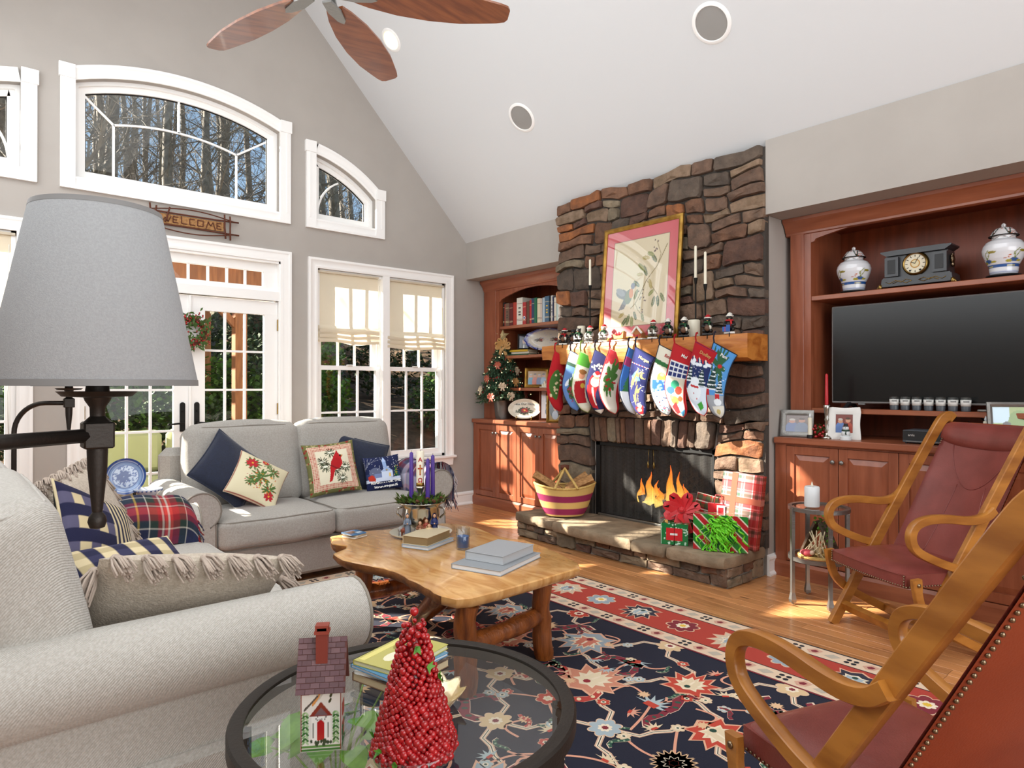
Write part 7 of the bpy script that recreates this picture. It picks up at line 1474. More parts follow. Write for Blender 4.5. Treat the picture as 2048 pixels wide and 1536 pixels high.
for k, y in enumerate((1.595, 1.532, 1.467, 1.401, 1.336, 1.272, 1.206)):
    o = (4.592, y, 1.1505)
    if k == 0:
        cup0 = thing('votive_cup', 'x', 'cup', o, 0, 'row of votive cups under the television'); build('glass', MB().lathe([(0, .002), (.022, .002), (.027, .085), (.028, .085), (.023, 0), (0, 0)], o, 20), 'clear_glass', cup0, True); build('base_band', MB().lathe([(.0235, .001), (.0252, .028), (.0245, .03), (0, .03)], o, 20), 'plastic_slate' if 'plastic_slate' in MATS else mk('plastic_slate', '#45494f', .4), cup0, 40); build('label_band', MB().lathe([(.0253, .031), (.0277, .068)], o, 20), 'plastic_white', cup0, True); m = MB()
        for q in range(-3, 4): a = pi + .35 + q * .16; m.box((o[0] + .0278 * cos(a) - .0012, o[1] + .0278 * sin(a) - .0012, o[2] + .054), (o[0] + .0278 * cos(a) + .0012, o[1] + .0278 * sin(a) + .0012, o[2] + .064))
        o_ = build('label_print', m, 'plastic_gray', cup0, False); o_['kind'] = 'stuff'; c = cup0
    else: c = dup(cup0, o)
    c['label'] = ['clear votive cup with a white band, first from the left under the television', 'white banded votive cup, second from the left', 'white banded votive cup, third from the left', 'white banded votive cup in the middle of the row of seven', 'white banded votive cup, third from the right', 'white banded votive cup, second from the right', 'white banded votive cup at the right end of the row'][k]
def jar_paint(p):
    p.c[:] = lin('#d9dade'); v = p.v
    p.c[(v < .10)] = lin('#c9cdd8'); p.c[(v > .05) & (v < .065)] = lin('#8a93b9'); p.c[(v > .17) & (v < .27)] = lin('#264f8c')
    for k in range(4):
        x = .13 + .25 * k; p.ell(x, .36, .045, .055, '#3a5f94'); p.ell(x - .05, .33, .03, .035, '#a39a34'); p.ell(x + .055, .34, .03, .03, '#a39a34'); p.ell(x + .06, .60, .035, .035, '#8a7c2a', .5); p.line([(x, .4), (x - .01, .55), (x + .03, .66)], .006, '#7f8a4a'); p.line([(x, .4), (x + .04, .58)], .005, '#7f8a4a'); p.dots(4, .012, '#b5552a', x - .09, .4, x - .04, .5, k); p.rect(x - .06, .19, x + .03, .225, '#a8a06a')
def lid_paint(p):
    p.c[:] = lin('#dcdadb'); p.dots(70, .018, '#b5572f', 0, .05, 1, .95, 3); p.dots(40, .016, '#6a7a8c', 0, .1, 1, .9, 5); [p.line([(k / 5, .1), (k / 5 + .1, .8), (k / 5 + .2, .1)], .010, '#2c4238') for k in range(5)]
def jar(label, o, first=None):
    t = thing('ginger_jar', label, 'jar', o, 0, 'painted ginger jars'); pr_ = [(.062, .022), (.068, .03), (.07, .05), (.074, .075), (.092, .11), (.1035, .145), (.106, .165), (.100, .19), (.085, .212), (.064, .224), (.057, .228)]; A = np.array(pr_); zs = np.linspace(.022, .228, 60); rs = np.interp(zs, A[:, 1], A[:, 0]); n = 110; q = np.linspace(0, 2 * pi, n + 1); Q, Z = np.meshgrid(q, zs); Rr = np.repeat(rs[:, None], n + 1, 1); p = Paint(Q / (2 * pi), (Z - .022) / .206, '#ffffff'); jar_paint(p)
    npgrid('body', np.c_[(o[0] + Rr * np.cos(Q)).ravel(), (o[1] + Rr * np.sin(Q)).ravel(), (o[2] + Z).ravel()], gridF(n, 59), 'paint_gloss', t, p.c)
    for nm, prf, fn in (('neck', [(.057, .226), (.058, .245)], lid_paint), ('lid', [(.070, .243), (.071, .247), (.060, .262), (.056, .272), (.045, .286), (.022, .297), (.010, .300), (.012, .306), (.012, .312), (.006, .320), (0, .322)], lid_paint)):
        A = np.array(prf); s = np.linspace(0, 1, 26); d = np.linspace(0, 1, len(A)); rr_, zz_ = np.interp(s, d, A[:, 0]), np.interp(s, d, A[:, 1]); Q, Sx = np.meshgrid(q, s); Rr = np.repeat(rr_[:, None], n + 1, 1); Z = np.repeat(zz_[:, None], n + 1, 1); p = Paint(Q / (2 * pi), Sx, '#ffffff'); fn(p); npgrid(nm, np.c_[(o[0] + Rr * np.cos(Q)).ravel(), (o[1] + Rr * np.sin(Q)).ravel(), (o[2] + Z).ravel()], gridF(n, 25), 'paint_gloss', t, p.c)
    build('lid_rim', MB().tube([(o[0] + .0715 * cos(a), o[1] + .0715 * sin(a), o[2] + .245) for a in np.linspace(0, 2 * pi, 30, False)], .003, 6, True), 'iron_black', t, True); m = MB().lathe([(0, .02), (.066, .022), (.085, .018), (.088, .012), (.078, .008), (.088, 0), (0, 0)], o, 28); build('wooden_stand', m, 'plastic_black', t, 40); return t
jar('lidded ginger jar painted with blue flowers at the left end of the hutch shelf', (4.68, 1.875, 1.926)); jar('lidded ginger jar painted with blue flowers right of the mantel clock', (4.66, 1.035, 1.926))
t = thing('mantel_clock', 'black mantel clock with a round gold and white dial', 'clock', (4.70, 1.49, 1.926)); z0 = 1.926; ka = MB()
ka.prism([(1.285, z0 + .02), (1.692, z0 + .02), (1.685, z0 + .07), (1.292, z0 + .07)], 4.64, 4.80, 'x'); ka.box((4.645, 1.30, z0 + .07), (4.79, 1.68, z0 + .078)); ka.box((4.655, 1.315, z0 + .078), (4.785, 1.665, z0 + .215)); ka.box((4.632, 1.315, z0 + .082), (4.66, 1.395, z0 + .205)); ka.box((4.632, 1.585, z0 + .082), (4.66, 1.665, z0 + .205)); ka.prism([(1.325, z0 + .215), (1.655, z0 + .215), (1.69, z0 + .238), (1.69, z0 + .246), (1.29, z0 + .246), (1.29, z0 + .238)], 4.63, 4.79, 'x'); ka.box((4.66, 1.33, z0 + .246), (4.77, 1.65, z0 + .254)); build('case', ka, 'slate_black' if 'slate_black' in MATS else mk('slate_black', '#2e3034', .4, coat=.2), t, False)
pn = MB(); [build('inset_panel', MB().box((4.629, yy, z0 + .10), (4.633, yy + .045, z0 + .188), .001), 'plastic_black', t, False) for yy in (1.333, 1.602)]; DX = frame_mat((4.654, 1.49, z0 + .150), (0, -1, 0), (-1, 0, 0)); build('dial_bezel', MB(DX).lathe([(.062, .002), (.060, .018), (.066, .022), (.073, .016), (.076, 0)], n=40), 'brass', t, 40)
d_ = MB(DX); d_.paint('#dcd4bc').lathe([(0, .012), (.061, .0115)], n=40); d_.paint('#b98a3c').lathe([(.0, .0135), (.028, .013)], n=30); d_.paint('#d9cba4').lathe([(0, .0145), (.022, .014)], n=24); d_.paint('#1c1a18'); [d_.bar((.043 * cos(a), .043 * sin(a), .0128), (.055 * cos(a), .055 * sin(a), .0128), .004, .001) for a in np.linspace(0, 2 * pi, 12, False)]; d_.bar((0, 0, .016), (.018, .036, .016), .003, .001); d_.bar((0, 0, .0165), (-.024, .012, .0165), .004, .001); [d_.ell((x, -.042, .0125), (.006, .006, .001), 8, 4) for x in (-.03, .03)]; build('dial', d_, 'paint', t, False)
sc_ = MB(); 
for s_ in (-1, 1):
    sc_.tube([(4.637, 1.49 + s_ * .02, z0 + .045), (4.637, 1.49 + s_ * .05, z0 + .058), (4.637, 1.49 + s_ * .08, z0 + .040), (4.637, 1.49 + s_ * .11, z0 + .056), (4.637, 1.49 + s_ * .15, z0 + .038), (4.637, 1.49 + s_ * .17, z0 + .05)], .002, 5); sc_.tube([(4.637, 1.49 + s_ * .02, z0 + .045), (4.637, 1.49 + s_ * .05, z0 + .034), (4.637, 1.49 + s_ * .09, z0 + .052), (4.637, 1.49 + s_ * .13, z0 + .036)], .002, 5)
    sc_.ell((4.648, 1.49 + s_ * .205, z0 + .02), (.022, .014, .022), 8, 6); sc_.tube([(4.648, 1.49 + s_ * .19, z0 + .04), (4.64, 1.49 + s_ * .215, z0 + .02), (4.645, 1.49 + s_ * .225, z0 + .002)], .007, 6)
build('gilt_scroll', sc_, 'brass', t, True)
for s_ in (-1, 1): m = MB(); m.ell((4.71, 1.49 + s_ * .185, z0 + .16), (.025, .014, .03), 10, 8); m.ell((4.70, 1.49 + s_ * .19, z0 + .125), (.018, .012, .018), 8, 6); [m.ell((4.71 + .02 * cos(a), 1.49 + s_ * .185, z0 + .165 + .024 * sin(a)), .008, 6, 4) for a in np.linspace(0, 6, 8)]; build('lion_mount', m, 'brass_nail', t, True)
# counter by the television
CZ = .9525; RF = (-.93, -.37)
photo_frame('wide silver frame with a photo of two people at the end of the worktop', (4.455, 2.165, CZ), (-.97, -.2), .215, .185, .035, 'pewter', people(['#5f6f9a', '#6c7890'], '#6e5a52', '#b9846c'), .2)
def led_taper(label, o, h, base):
    t = thing('flameless_candle', label, 'candle', o); build('wax', MB().lathe([(.014, .0), (.0135, h), (.010, h + .003), (0, h + .001)], (o[0], o[1], o[2] + base), 16), 'wax_ivory', t, 40); build('flame_tip', MB().lathe([(0, 0), (.008, .010), (.007, .018), (.002, .032), (0, .034)], (o[0], o[1], o[2] + base + h), 12), 'wax_white', t, True); build('holder', MB().lathe([(.020, 0), (.020, base), (.012, base + .004)], o, 14), 'plastic_black', t, 40)
led_taper('slim ivory flameless candle in front of the wide silver frame', (4.42, 2.055, CZ), .115, .02); led_taper('slim ivory flameless candle standing near the burgundy chair back', (4.52, 1.09, CZ), .115, .03)
t = thing('candlestick', 'turned silver candlestick holding a tall red taper', 'candlestick', (4.46, 1.962, CZ)); o = (4.46, 1.962, CZ); build('stem', MB().lathe([(0, 0), (.034, 0), (.036, .006), (.028, .016), (.012, .026), (.009, .04), (.015, .055), (.010, .07), (.014, .09), (.010, .11), (.016, .125), (.011, .14), (.014, .165), (.018, .195), (.022, .22), (.018, .226), (.013, .224)], o, 20), 'silver', t, True); build('taper_candle', MB().lathe([(.0115, .21), (.0115, .24), (.009, .425), (.003, .432), (0, .432)], o, 14), 'wax_red', t, 40)
t = thing('holly_sprig', 'sprig of red berries and pine cones at the foot of the silver candlestick', 'decoration', (4.45, 2.005, CZ)); m = MB(); [m.ell((4.45 + R.uniform(-.025, .025), 2.005 + R.uniform(-.03, .03), CZ + .012 + R.uniform(0, .075)), .009, 8, 6) for _ in range(26)]; build('berries', m, 'berry_red', t, True); m = MB()
for _ in range(40): p = Vector((4.45 + R.uniform(-.03, .03), 2.005 + R.uniform(-.035, .035), CZ + R.uniform(.008, .09))); d = Vector((R.gauss(0, 1), R.gauss(0, 1), R.uniform(0, 1.0))).normalized() * .03; e = d.cross(Vector((.2, .3, .9))).normalized() * .008; m.add([tuple(p), tuple(p + d * .5 + e), tuple(p + d), tuple(p + d * .5 - e)], [(0, 1, 2, 3)])
build('leaves', m, 'fern_green', t, False)
photo_frame('white scalloped photo frame on the worktop under the television', (4.49, 1.862, CZ), (-.95, -.3), .185, .205, .042, 'plastic_white', people(['#5f7fb8', '#a84a3c'], '#7a3c34', '#c79479'), .12, scallop=.007)
t = thing('snowman_figurine', 'tiny white snowman with a black hat in front of the scalloped frame', 'figurine', (4.45, 1.835, CZ)); o = (4.45, 1.835, CZ); m = MB(); m.paint('#d9dcdc').lathe([(0, 0), (.034, 0), (.034, .02), (.03, .024), (0, .024)], o, 20); m.ell((o[0], o[1], CZ + .042), .027, 12, 8); m.ell((o[0], o[1], CZ + .076), .019, 12, 8); build('body', m, 'paint', t, 40); m = MB(); m.paint('#18181a').lathe([(.022, .088), (.013, .09), (.012, .106), (0, .107)], o, 14); m.ell((o[0] - .016, o[1] - .005, CZ + .079), .003, 6, 4); m.ell((o[0] - .026, o[1] - .008, CZ + .045), .003, 6, 4); build('hat', m, 'paint', t, 40); m = MB(); m.paint('#1c3a28').tube([(o[0] + .02 * cos(a), o[1] + .02 * sin(a), CZ + .061) for a in np.linspace(0, 2 * pi, 12, False)], .006, 6, True); m.sweep([(o[0] - .018, o[1] - .01, CZ + .06), (o[0] - .029, o[1] - .012, CZ + .035)], [(-.006, -.002), (.006, -.002), (.006, .002), (-.006, .002)], (0, 1, 0)); build('scarf', m, 'paint', t, True)
t = thing('cable_box', 'dark grey television set top box on the cherry worktop', 'box', (4.55, 1.365, CZ)); build('housing', MB().box((4.45, 1.21, CZ + .006), (4.64, 1.50, CZ + .082), .004), 'plastic_slate', t, False); build('front_panel', MB().box((4.447, 1.213, CZ + .022), (4.452, 1.497, CZ + .078), .001), 'plastic_black', t, False); build('light_strip', MB().box((4.4455, 1.22, CZ + .012), (4.452, 1.48, CZ + .016)), 'pewter', t, False); lettering('arris', .020, 'plastic_white', t, frame_mat((4.4455, 1.45, CZ + .052), (0, -1, 0), (-1, 0, 0)), .0004); build('rubber_foot', MB().box((4.46, 1.48, CZ), (4.48, 1.49, CZ + .007)), 'plastic_black', t, False)
photo_frame('carved pale frame with a photo of a boy outdoors, right of the chair back', (4.52, .97, CZ), (-.85, -.53), .22, .26, .026, 'pewter', lambda p: (p.c.__setitem__(slice(None), lin('#8a9a4a')), p.rect(0, .55, .5, 1, '#bcd6e4'), p.ell(.75, .6, .3, .3, '#6d8a2e'), p.ell(.4, .1, .3, .3, '#c3cad8'), p.ell(.4, .45, .1, .12, '#b5805f'), p.ell(.4, .53, .11, .07, '#33241c'), p.rect(.37, .1, .43, .3, '#2c4a9a')), .15)
t = thing('cable_tangle', 'black cables looping below the television shelf', 'cable', (4.85, 1.2, CZ)); m = MB()
for y0, y1, z0_, z1 in ((1.25, .85, .12, .06), (1.1, .75, .15, .03), (1.2, 1.0, .17, .02), (.9, .7, .04, .14)): m.tube([(4.80, y0 + (y1 - y0) * k / 8, CZ + .008 + z0_ + (z1 - z0_) * k / 8 - .03 * sin(pi * k / 8)) for k in range(9)], .005, 6)
build('cables', m, 'plastic_black', t, True)
t = thing('game_controller', 'small silver remote lying under the right half of the television', 'remote', (4.60, 1.09, 1.151)); m = MB(); m.box((4.585, 1.0, 1.151), (4.62, 1.15, 1.166), .005); build('shell', m, 'pewter', t, 40)
t.name = 'remote_control'
# side table
pillar('pillar_candle', 'white flameless pillar candle on the metal side table', (3.95, 1.825, .581), .043, .12, 'wax_white', wick=False); o = bpy.data.objects.new('x', None); bpy.data.objects.remove(o)
pcan = [q for q in C.objects if q.get('label') == 'white flameless pillar candle on the metal side table'][0]; build('flame_tip', MB().lathe([(0, 0), (.007, .010), (.006, .018), (.001, .034), (0, .035)], (3.95, 1.825, .581 + .114), 12), 'wax_ivory', pcan, True)
CRZ = .2805; t = thing('nativity_stable', 'small bark nativity stable with greenery on the lower glass shelf', 'figurine', (4.0, 1.80, CRZ)); m = MB()
for s_ in (-1, 1): m.add([(3.95, 1.80 + s_ * .105, CRZ + .01), (4.05, 1.80 + s_ * .105, CRZ + .01), (4.05, 1.80 + s_ * .02, CRZ + .21), (3.95, 1.80 + s_ * .02, CRZ + .21), (3.95, 1.80 + s_ * .092, CRZ + .01), (4.05, 1.80 + s_ * .092, CRZ + .01), (4.05, 1.80 + s_ * .008, CRZ + .20), (3.95, 1.80 + s_ * .008, CRZ + .20)], [(0, 1, 2, 3), (4, 7, 6, 5), (0, 4, 5, 1), (3, 2, 6, 7), (0, 3, 7, 4), (1, 5, 6, 2)])
build('bark_roof', m, 'bark', t, False); build('base', MB().lathe([(0, 0), (.12, 0), (.12, .008), (0, .010)], (3.99, 1.80, CRZ), 24), 'straw', t, 40); m = MB(); m.paint('#d9c9a4'); [m.tube([(3.93 + R.uniform(-.02, .02), 1.80 + R.uniform(-.09, .09), CRZ + .01), (3.92 + R.uniform(-.02, .02), 1.80 + R.uniform(-.06, .06), CRZ + R.uniform(.04, .17))], .003, 5) for _ in range(26)]; build('twigs', m, 'paint', t, True)
m = MB(); m.paint('#b8404a').ell((3.905, 1.835, CRZ + .028), (.03, .04, .02), 10, 8); m.paint('#d9b9a0').ell((3.895, 1.80, CRZ + .035), .014, 8, 6); m.paint('#c8a878').ell((3.93, 1.77, CRZ + .04), (.014, .014, .035), 8, 6); m.paint('#d0a88c').ell((3.93, 1.77, CRZ + .082), .010, 8, 6); build('holy_family', m, 'paint', t, True); m = MB()
for _ in range(120): p = Vector((4.0 + R.uniform(-.05, .03), 1.765 + R.gauss(0, .025), CRZ + R.uniform(.06, .27))); d = Vector((R.gauss(0, 1), R.gauss(0, 1), R.gauss(0, .7))).normalized() * .028; e = d.cross(Vector((.2, .3, .9))).normalized() * .010; m.add([tuple(p), tuple(p + d * .5 + e), tuple(p + d), tuple(p + d * .5 - e)], [(0, 1, 2, 3)])
o = build('greenery', m, 'leaf_green', t, False); o['kind'] = 'stuff'

# ------------------------------------------------------------------ coffee table things
TZ = .4525
def book_flat(label, c, rz, w_, d_, h_, z, cover, pages='#cfc4a8', title=None, group=None, thick=.003, tmat='gold_leaf'):
    t = thing('book', label, 'book', (*c, z), rz, group); X = W[t.name]; m = MB(X); m.paint(cover); m.box((-w_ / 2, -d_ / 2, 0), (w_ / 2, d_ / 2, thick), .001); m.box((-w_ / 2, -d_ / 2, h_ - thick), (w_ / 2, d_ / 2, h_), .001); m.box((-w_ / 2, d_ / 2 - thick, 0), (w_ / 2, d_ / 2, h_), .001); build('cover', m, 'paint', t, False); m = MB(X); m.paint(pages).box((-w_ / 2 + .004, -d_ / 2 + .004, thick), (w_ / 2 - .004, d_ / 2 - thick, h_ - thick)); build('pages', m, 'paint', t, False)
    if title: lettering(title, d_ * .11, tmat, t, X @ Matrix.Translation((0, d_ * .12, h_ + .0003)), .0003)
    return t
GB = 'books on the coffee table'
book_flat('large grey coffee table book at the bottom of the front stack', (2.02, 2.45), radians(19), .385, .27, .024, TZ, '#8e9296', '#dfe1e2', None, GB); book_flat('pale grey boxed book with an embossed title, top of the front stack', (2.055, 2.47), radians(17), .285, .215, .040, TZ + .0245, '#9b9da0', '#b9bcbf', None, GB)
book_flat('thin blue grey book under the old bible', (1.98, 2.985), radians(22), .25, .17, .018, TZ, '#93a0ac', '#cfd4d8', None, GB); book_flat('worn tan bible with a soft cover and gilt pages', (1.975, 2.99), radians(24), .235, .155, .045, TZ + .0185, '#bfb092', '#86714f', None, GB)
t = thing('candle_glass', 'clear glass with a bright blue candle on the coffee table', 'candle', (2.055, 2.775, TZ)); o = (2.055, 2.775, TZ); build('tumbler', MB().lathe([(0, 0), (.033, 0), (.036, .006), (.036, .112), (.034, .112), (.033, .012), (0, .010)], o, 28), 'clear_glass', t, True); build('wax', MB().lathe([(0, .011), (.0325, .012), (.0325, .068), (.01, .066), (0, .068)], o, 28), 'wax_blue', t, 40); build('wick', MB().tube([(o[0], o[1], TZ + .066), (o[0], o[1], TZ + .078)], .001, 5), 'iron_black', t, False)
for k, (dx, dy, a, c_, lb) in enumerate(((0, 0, .3, '#cfc7ba', 'bottom coaster with a pale rim in the small pile'), (.006, .004, .5, '#b9a48a', 'middle coaster of the small pile'), (-.004, .002, .15, '#3f6f9c', 'top coaster printed with a blue and brown picture'))):
    t = thing('coaster', lb + ' on the table corner', 'coaster', (1.76 + dx, 3.40 + dy, TZ + k * .009), a, 'coasters on the coffee table'); m = MB(W[t.name]); m.paint(c_).box((-.05, -.05, 0), (.05, .05, .0085), .002)
    if k == 2: m.paint('#6b4a38').box((-.04, -.02, .0086), (.015, .03, .0089)); m.paint('#d9dfe4').box((.0, -.035, .0088), (.035, -.005, .0091))
    build('tile', m, 'paint_gloss', t, False)
UC = (2.075, 3.205); t = thing('plate', 'round cream plate with a dark rim band under the silver urn', 'plate', (*UC, TZ)); m = MB(); m.paint('#cfc5ad').lathe([(0, .004), (.11, .004), (.125, .008), (.172, .018)], (*UC, TZ), 48); m.paint('#3f4a3c').lathe([(.172, .018), (.178, .0192)], (*UC, TZ), 48, cap=False); m.paint('#b9ad92').lathe([(.178, .0192), (.176, .014), (.11, 0), (0, 0)], (*UC, TZ), 48); m.paint('#4f5a44').lathe([(.140, .0122), (.148, .0138)], (*UC, TZ), 48, cap=False); build('dish', m, 'paint_gloss', t, 50)
UZ = TZ + .006; t = thing('silver_urn', 'silver champagne urn filled with greenery and candles', 'urn', (*UC, UZ)); build('bowl', MB().lathe([(0, 0), (.06, 0), (.062, .008), (.04, .016), (.036, .03), (.06, .045), (.098, .075), (.108, .11), (.104, .15), (.112, .168), (.136, .180), (.142, .184), (.138, .190), (.118, .180), (.10, .165), (.095, .1), (0, .08)], (*UC, UZ), 48), 'silver', t, True)
m = MB()
for s_ in (-1, 1): m.tube([(UC[0] + s_ * .106 * .757, UC[1] - s_ * .106 * .653, UZ + .15), (UC[0] + s_ * .132 * .757, UC[1] - s_ * .132 * .653, UZ + .145), (UC[0] + s_ * .137 * .757, UC[1] - s_ * .137 * .653, UZ + .115), (UC[0] + s_ * .108 * .757, UC[1] - s_ * .108 * .653, UZ + .09)], .006, 8)
build('handle', m, 'silver', t, True)
m = MB(); n_ = MB()
for i in range(360):
    a, r = R.uniform(0, 2 * pi), .13 * sqrt(R.random()); p = Vector((UC[0] + r * cos(a), UC[1] + r * sin(a), UZ + .182 + R.uniform(0, .02))); d = Vector((cos(a) * R.uniform(.2, 1), sin(a) * R.uniform(.2, 1), R.uniform(.0, .8))).normalized() * R.uniform(.025, .05); e = d.cross(Vector((.2, .3, .9))).normalized() * R.uniform(.006, .014); m.add([tuple(p), tuple(p + d * .5 + e), tuple(p + d), tuple(p + d * .5 - e)], [(0, 1, 2, 3)])
    if i % 7 == 0: n_.ell(p + Vector((0, 0, .006)), (.013, .013, .012), 7, 5)
o = build('greenery', m, 'leaf_fern' if 'leaf_fern' in MATS else mk('leaf_fern', '#5d7f34', .6, c2='#3f5a24', sc=30), t, False); o['kind'] = 'stuff'; o = build('pine_cones', n_, 'bark_red', t, True); o['kind'] = 'stuff'
for (dx, dy), zt, lb in (((-.055 * .757 * 1.0, .055 * .653), .925, 'purple taper candle in the urn, left of the white candle'), ((.062 * .757 + .02, -.062 * .653 + .02), .905, 'purple taper candle in the urn, at the far right'), ((.045 * .757 - .02, -.045 * .653 - .02), .89, 'purple taper candle in the urn, right front of the white candle')):
    o = (UC[0] + dx, UC[1] + dy, UZ + .155); t = thing('taper_candle', lb, 'candle', o, 0, 'purple candles in the silver urn'); h = zt - o[2]; build('wax', MB().lathe([(.0135, 0), (.0125, h * .5), (.0105, h - .008), (.004, h), (0, h)], o, 16), 'wax_purple', t, 40); build('wick', MB().tube([(o[0], o[1], o[2] + h - .004), (o[0] + .001, o[1], o[2] + h + .009)], .001, 5), 'iron_black', t, False)
o = (UC[0] - .005, UC[1] + .0, UZ + .16); t = thing('pillar_candle', 'white christian candle with alpha and omega on a silver holder in the urn', 'candle', o); build('holder', MB().lathe([(.03, 0), (.032, .01), (.014, .03), (.018, .06), (.012, .075), (.024, .10), (.028, .108), (0, .108)], o, 20), 'silver', t, True); oz = (o[0], o[1], o[2] + .106); build('wax', MB().lathe([(.0225, 0), (.0225, .200), (.019, .206), (0, .204)], oz, 24), 'wax_ivory', t, 40); build('wick', MB().tube([(o[0], o[1], oz[2] + .2), (o[0], o[1], oz[2] + .214)], .001, 5), 'iron_black', t, False)
vx = Vector((-.543, -.84, 0)).normalized()
for ch_, dz, sz in (('A', .158, .034), ('Ω', .040, .034)): lettering(ch_, sz, 'loop_red', t, frame_mat(tuple(Vector((o[0], o[1], oz[2] + dz)) + vx * .0229), Vector((0, 0, 1)).cross(vx), vx), .0006, .0008)
m = MB(frame_mat(tuple(Vector((o[0], o[1], oz[2] + .10)) + vx * .0226), Vector((0, 0, 1)).cross(vx), vx)); m.paint('#a8241c').box((-.004, -.030, 0), (.004, .030, .001)); m.box((-.014, .004, 0), (.014, .012, .001)); m.paint('#b98a2a').box((-.0022, -.024, .001), (.0022, .026, .0016)); build('cross', m, 'paint', t, False); build('gilt_band', MB().lathe([(.0229, .006), (.0229, .026)], oz, 24), 'gold_leaf', t, True)
# nativity figures in front of the urn
def robed(label, x, y, h, robe, cloak, hood, skin='#c99a7a', kneel=False):
    t = thing('nativity_figure', label, 'figurine', (x, y, TZ + .018), atan2(-.84, -.543) + pi / 2, 'nativity figures around the urn'); X = W[t.name]; m = MB(X); m.paint(robe).lathe([(0, 0), (.020, 0), (.021, .006), (.015, h * .35), (.013, h * .55), (.016, h * .68), (.008, h * .78), (0, h * .79)], n=14); [m.tube([(s_ * .014, -.002, h * .68), (s_ * .017, -.012, h * .52), (s_ * .004, -.02, h * .55)], [.006, .006, .0045], 7) for s_ in (-1, 1)]; build('robe', m, 'paint', t, True)
    m = MB(X); m.paint(cloak).lathe([(.023, .0), (.018, h * .4), (.0185, h * .68), (.0125, h * .80), (.0115, h * .9), (.006, h * .99), (0, h)], (0, .003, 0), 14, pi * -.15, pi * 1.15); build('cloak', m, 'paint', t, True); m = MB(X); m.paint(skin).ell((0, -.003, h * .87), (.0085, .0085, .011), 10, 8); m.ell((0, -.021, h * .56), .0045, 6, 5); m.paint('#2a1c14'); [m.ell((s_ * .0035, -.0112, h * .88), .0011, 5, 4) for s_ in (-1, 1)]; build('face', m, 'paint', t, True)
vr = Vector((.757, -.653)); vf = Vector((-.543, -.84))
def ufp(a, b): q = Vector(UC) + vr * a + vf * b; return q.x, q.y
for lb, a, b, h, r1, c1, hd in (('robed figure in blue grey with a pale veil, left of the plate', -.075, .115, .125, '#6c7686', '#9aa3ad', '#c9c2b4'), ('shepherd figure in brown robes kneeling', -.005, .135, .085, '#7a4a30', '#8f6a44', '#c9a57a'), ('king figure in a dark blue cloak beside the urn', .075, .105, .125, '#1f2a5c', '#2b3a78', '#1c1612'), ('figure in a russet cloak, behind the kneeling shepherd', .03, .12, .095, '#8e3a2a', '#a05a34', '#5a3a28'), ('small figure in a cream robe next to the white card', .045, .145, .07, '#cdb58c', '#b08a5a', '#6b4630')): robed(lb, *ufp(a, b), h, r1, c1, hd)
def beast(label, a, b, c, s_=1.):
    x, y = ufp(a, b); t = thing('nativity_animal', label, 'figurine', (x, y, TZ + .018), .6, 'nativity figures around the urn'); X = W[t.name] @ Matrix.Scale(s_, 4); m = MB(X); m.paint(c); m.tube([(-.032, 0, .034), (-.012, 0, .036), (.016, 0, .036), (.030, 0, .040)], [.013, .016, .015, .011], 10); m.tube([(.026, 0, .042), (.036, 0, .056), (.052, 0, .056)], [.010, .009, .006], 8)
    for lx in (-.026, .022):
        for ly in (-.008, .008): m.tube([(lx, ly, .032), (lx + .001, ly, .014), (lx, ly, 0)], [.006, .004, .0045], 6)
    for ly in (-.006, .006): m.tube([(.037, ly, .062), (.034, ly * 2.2, .072)], [.003, .0015], 5)
    m.tube([(-.033, 0, .038), (-.040, 0, .022)], [.003, .002], 5); build('body', m, 'paint', t, True)
beast('grey donkey figurine lying at the left of the nativity', -.105, .09, '#8d8a86'); beast('russet ox figurine behind the veiled figure', -.09, .04 + .06, '#7c3a22', .9); beast('white sheep figurine at the front of the plate', -.03, .155, '#cfc8ba', .7); beast('tan lamb figurine near the kneeling shepherd', .015, .16, '#b99a6a', .6)
x, y = ufp(.075, .15); t = thing('card', 'small white folded card leaning on the nativity', 'card', (x, y, TZ + .018), .75); m = MB(W[t.name]); m.box((-.018, -.002, 0), (.018, .001, .045)); m.box((-.018, .008, 0), (.018, .010, .043)); build('paper', m, 'plastic_white', t, False)

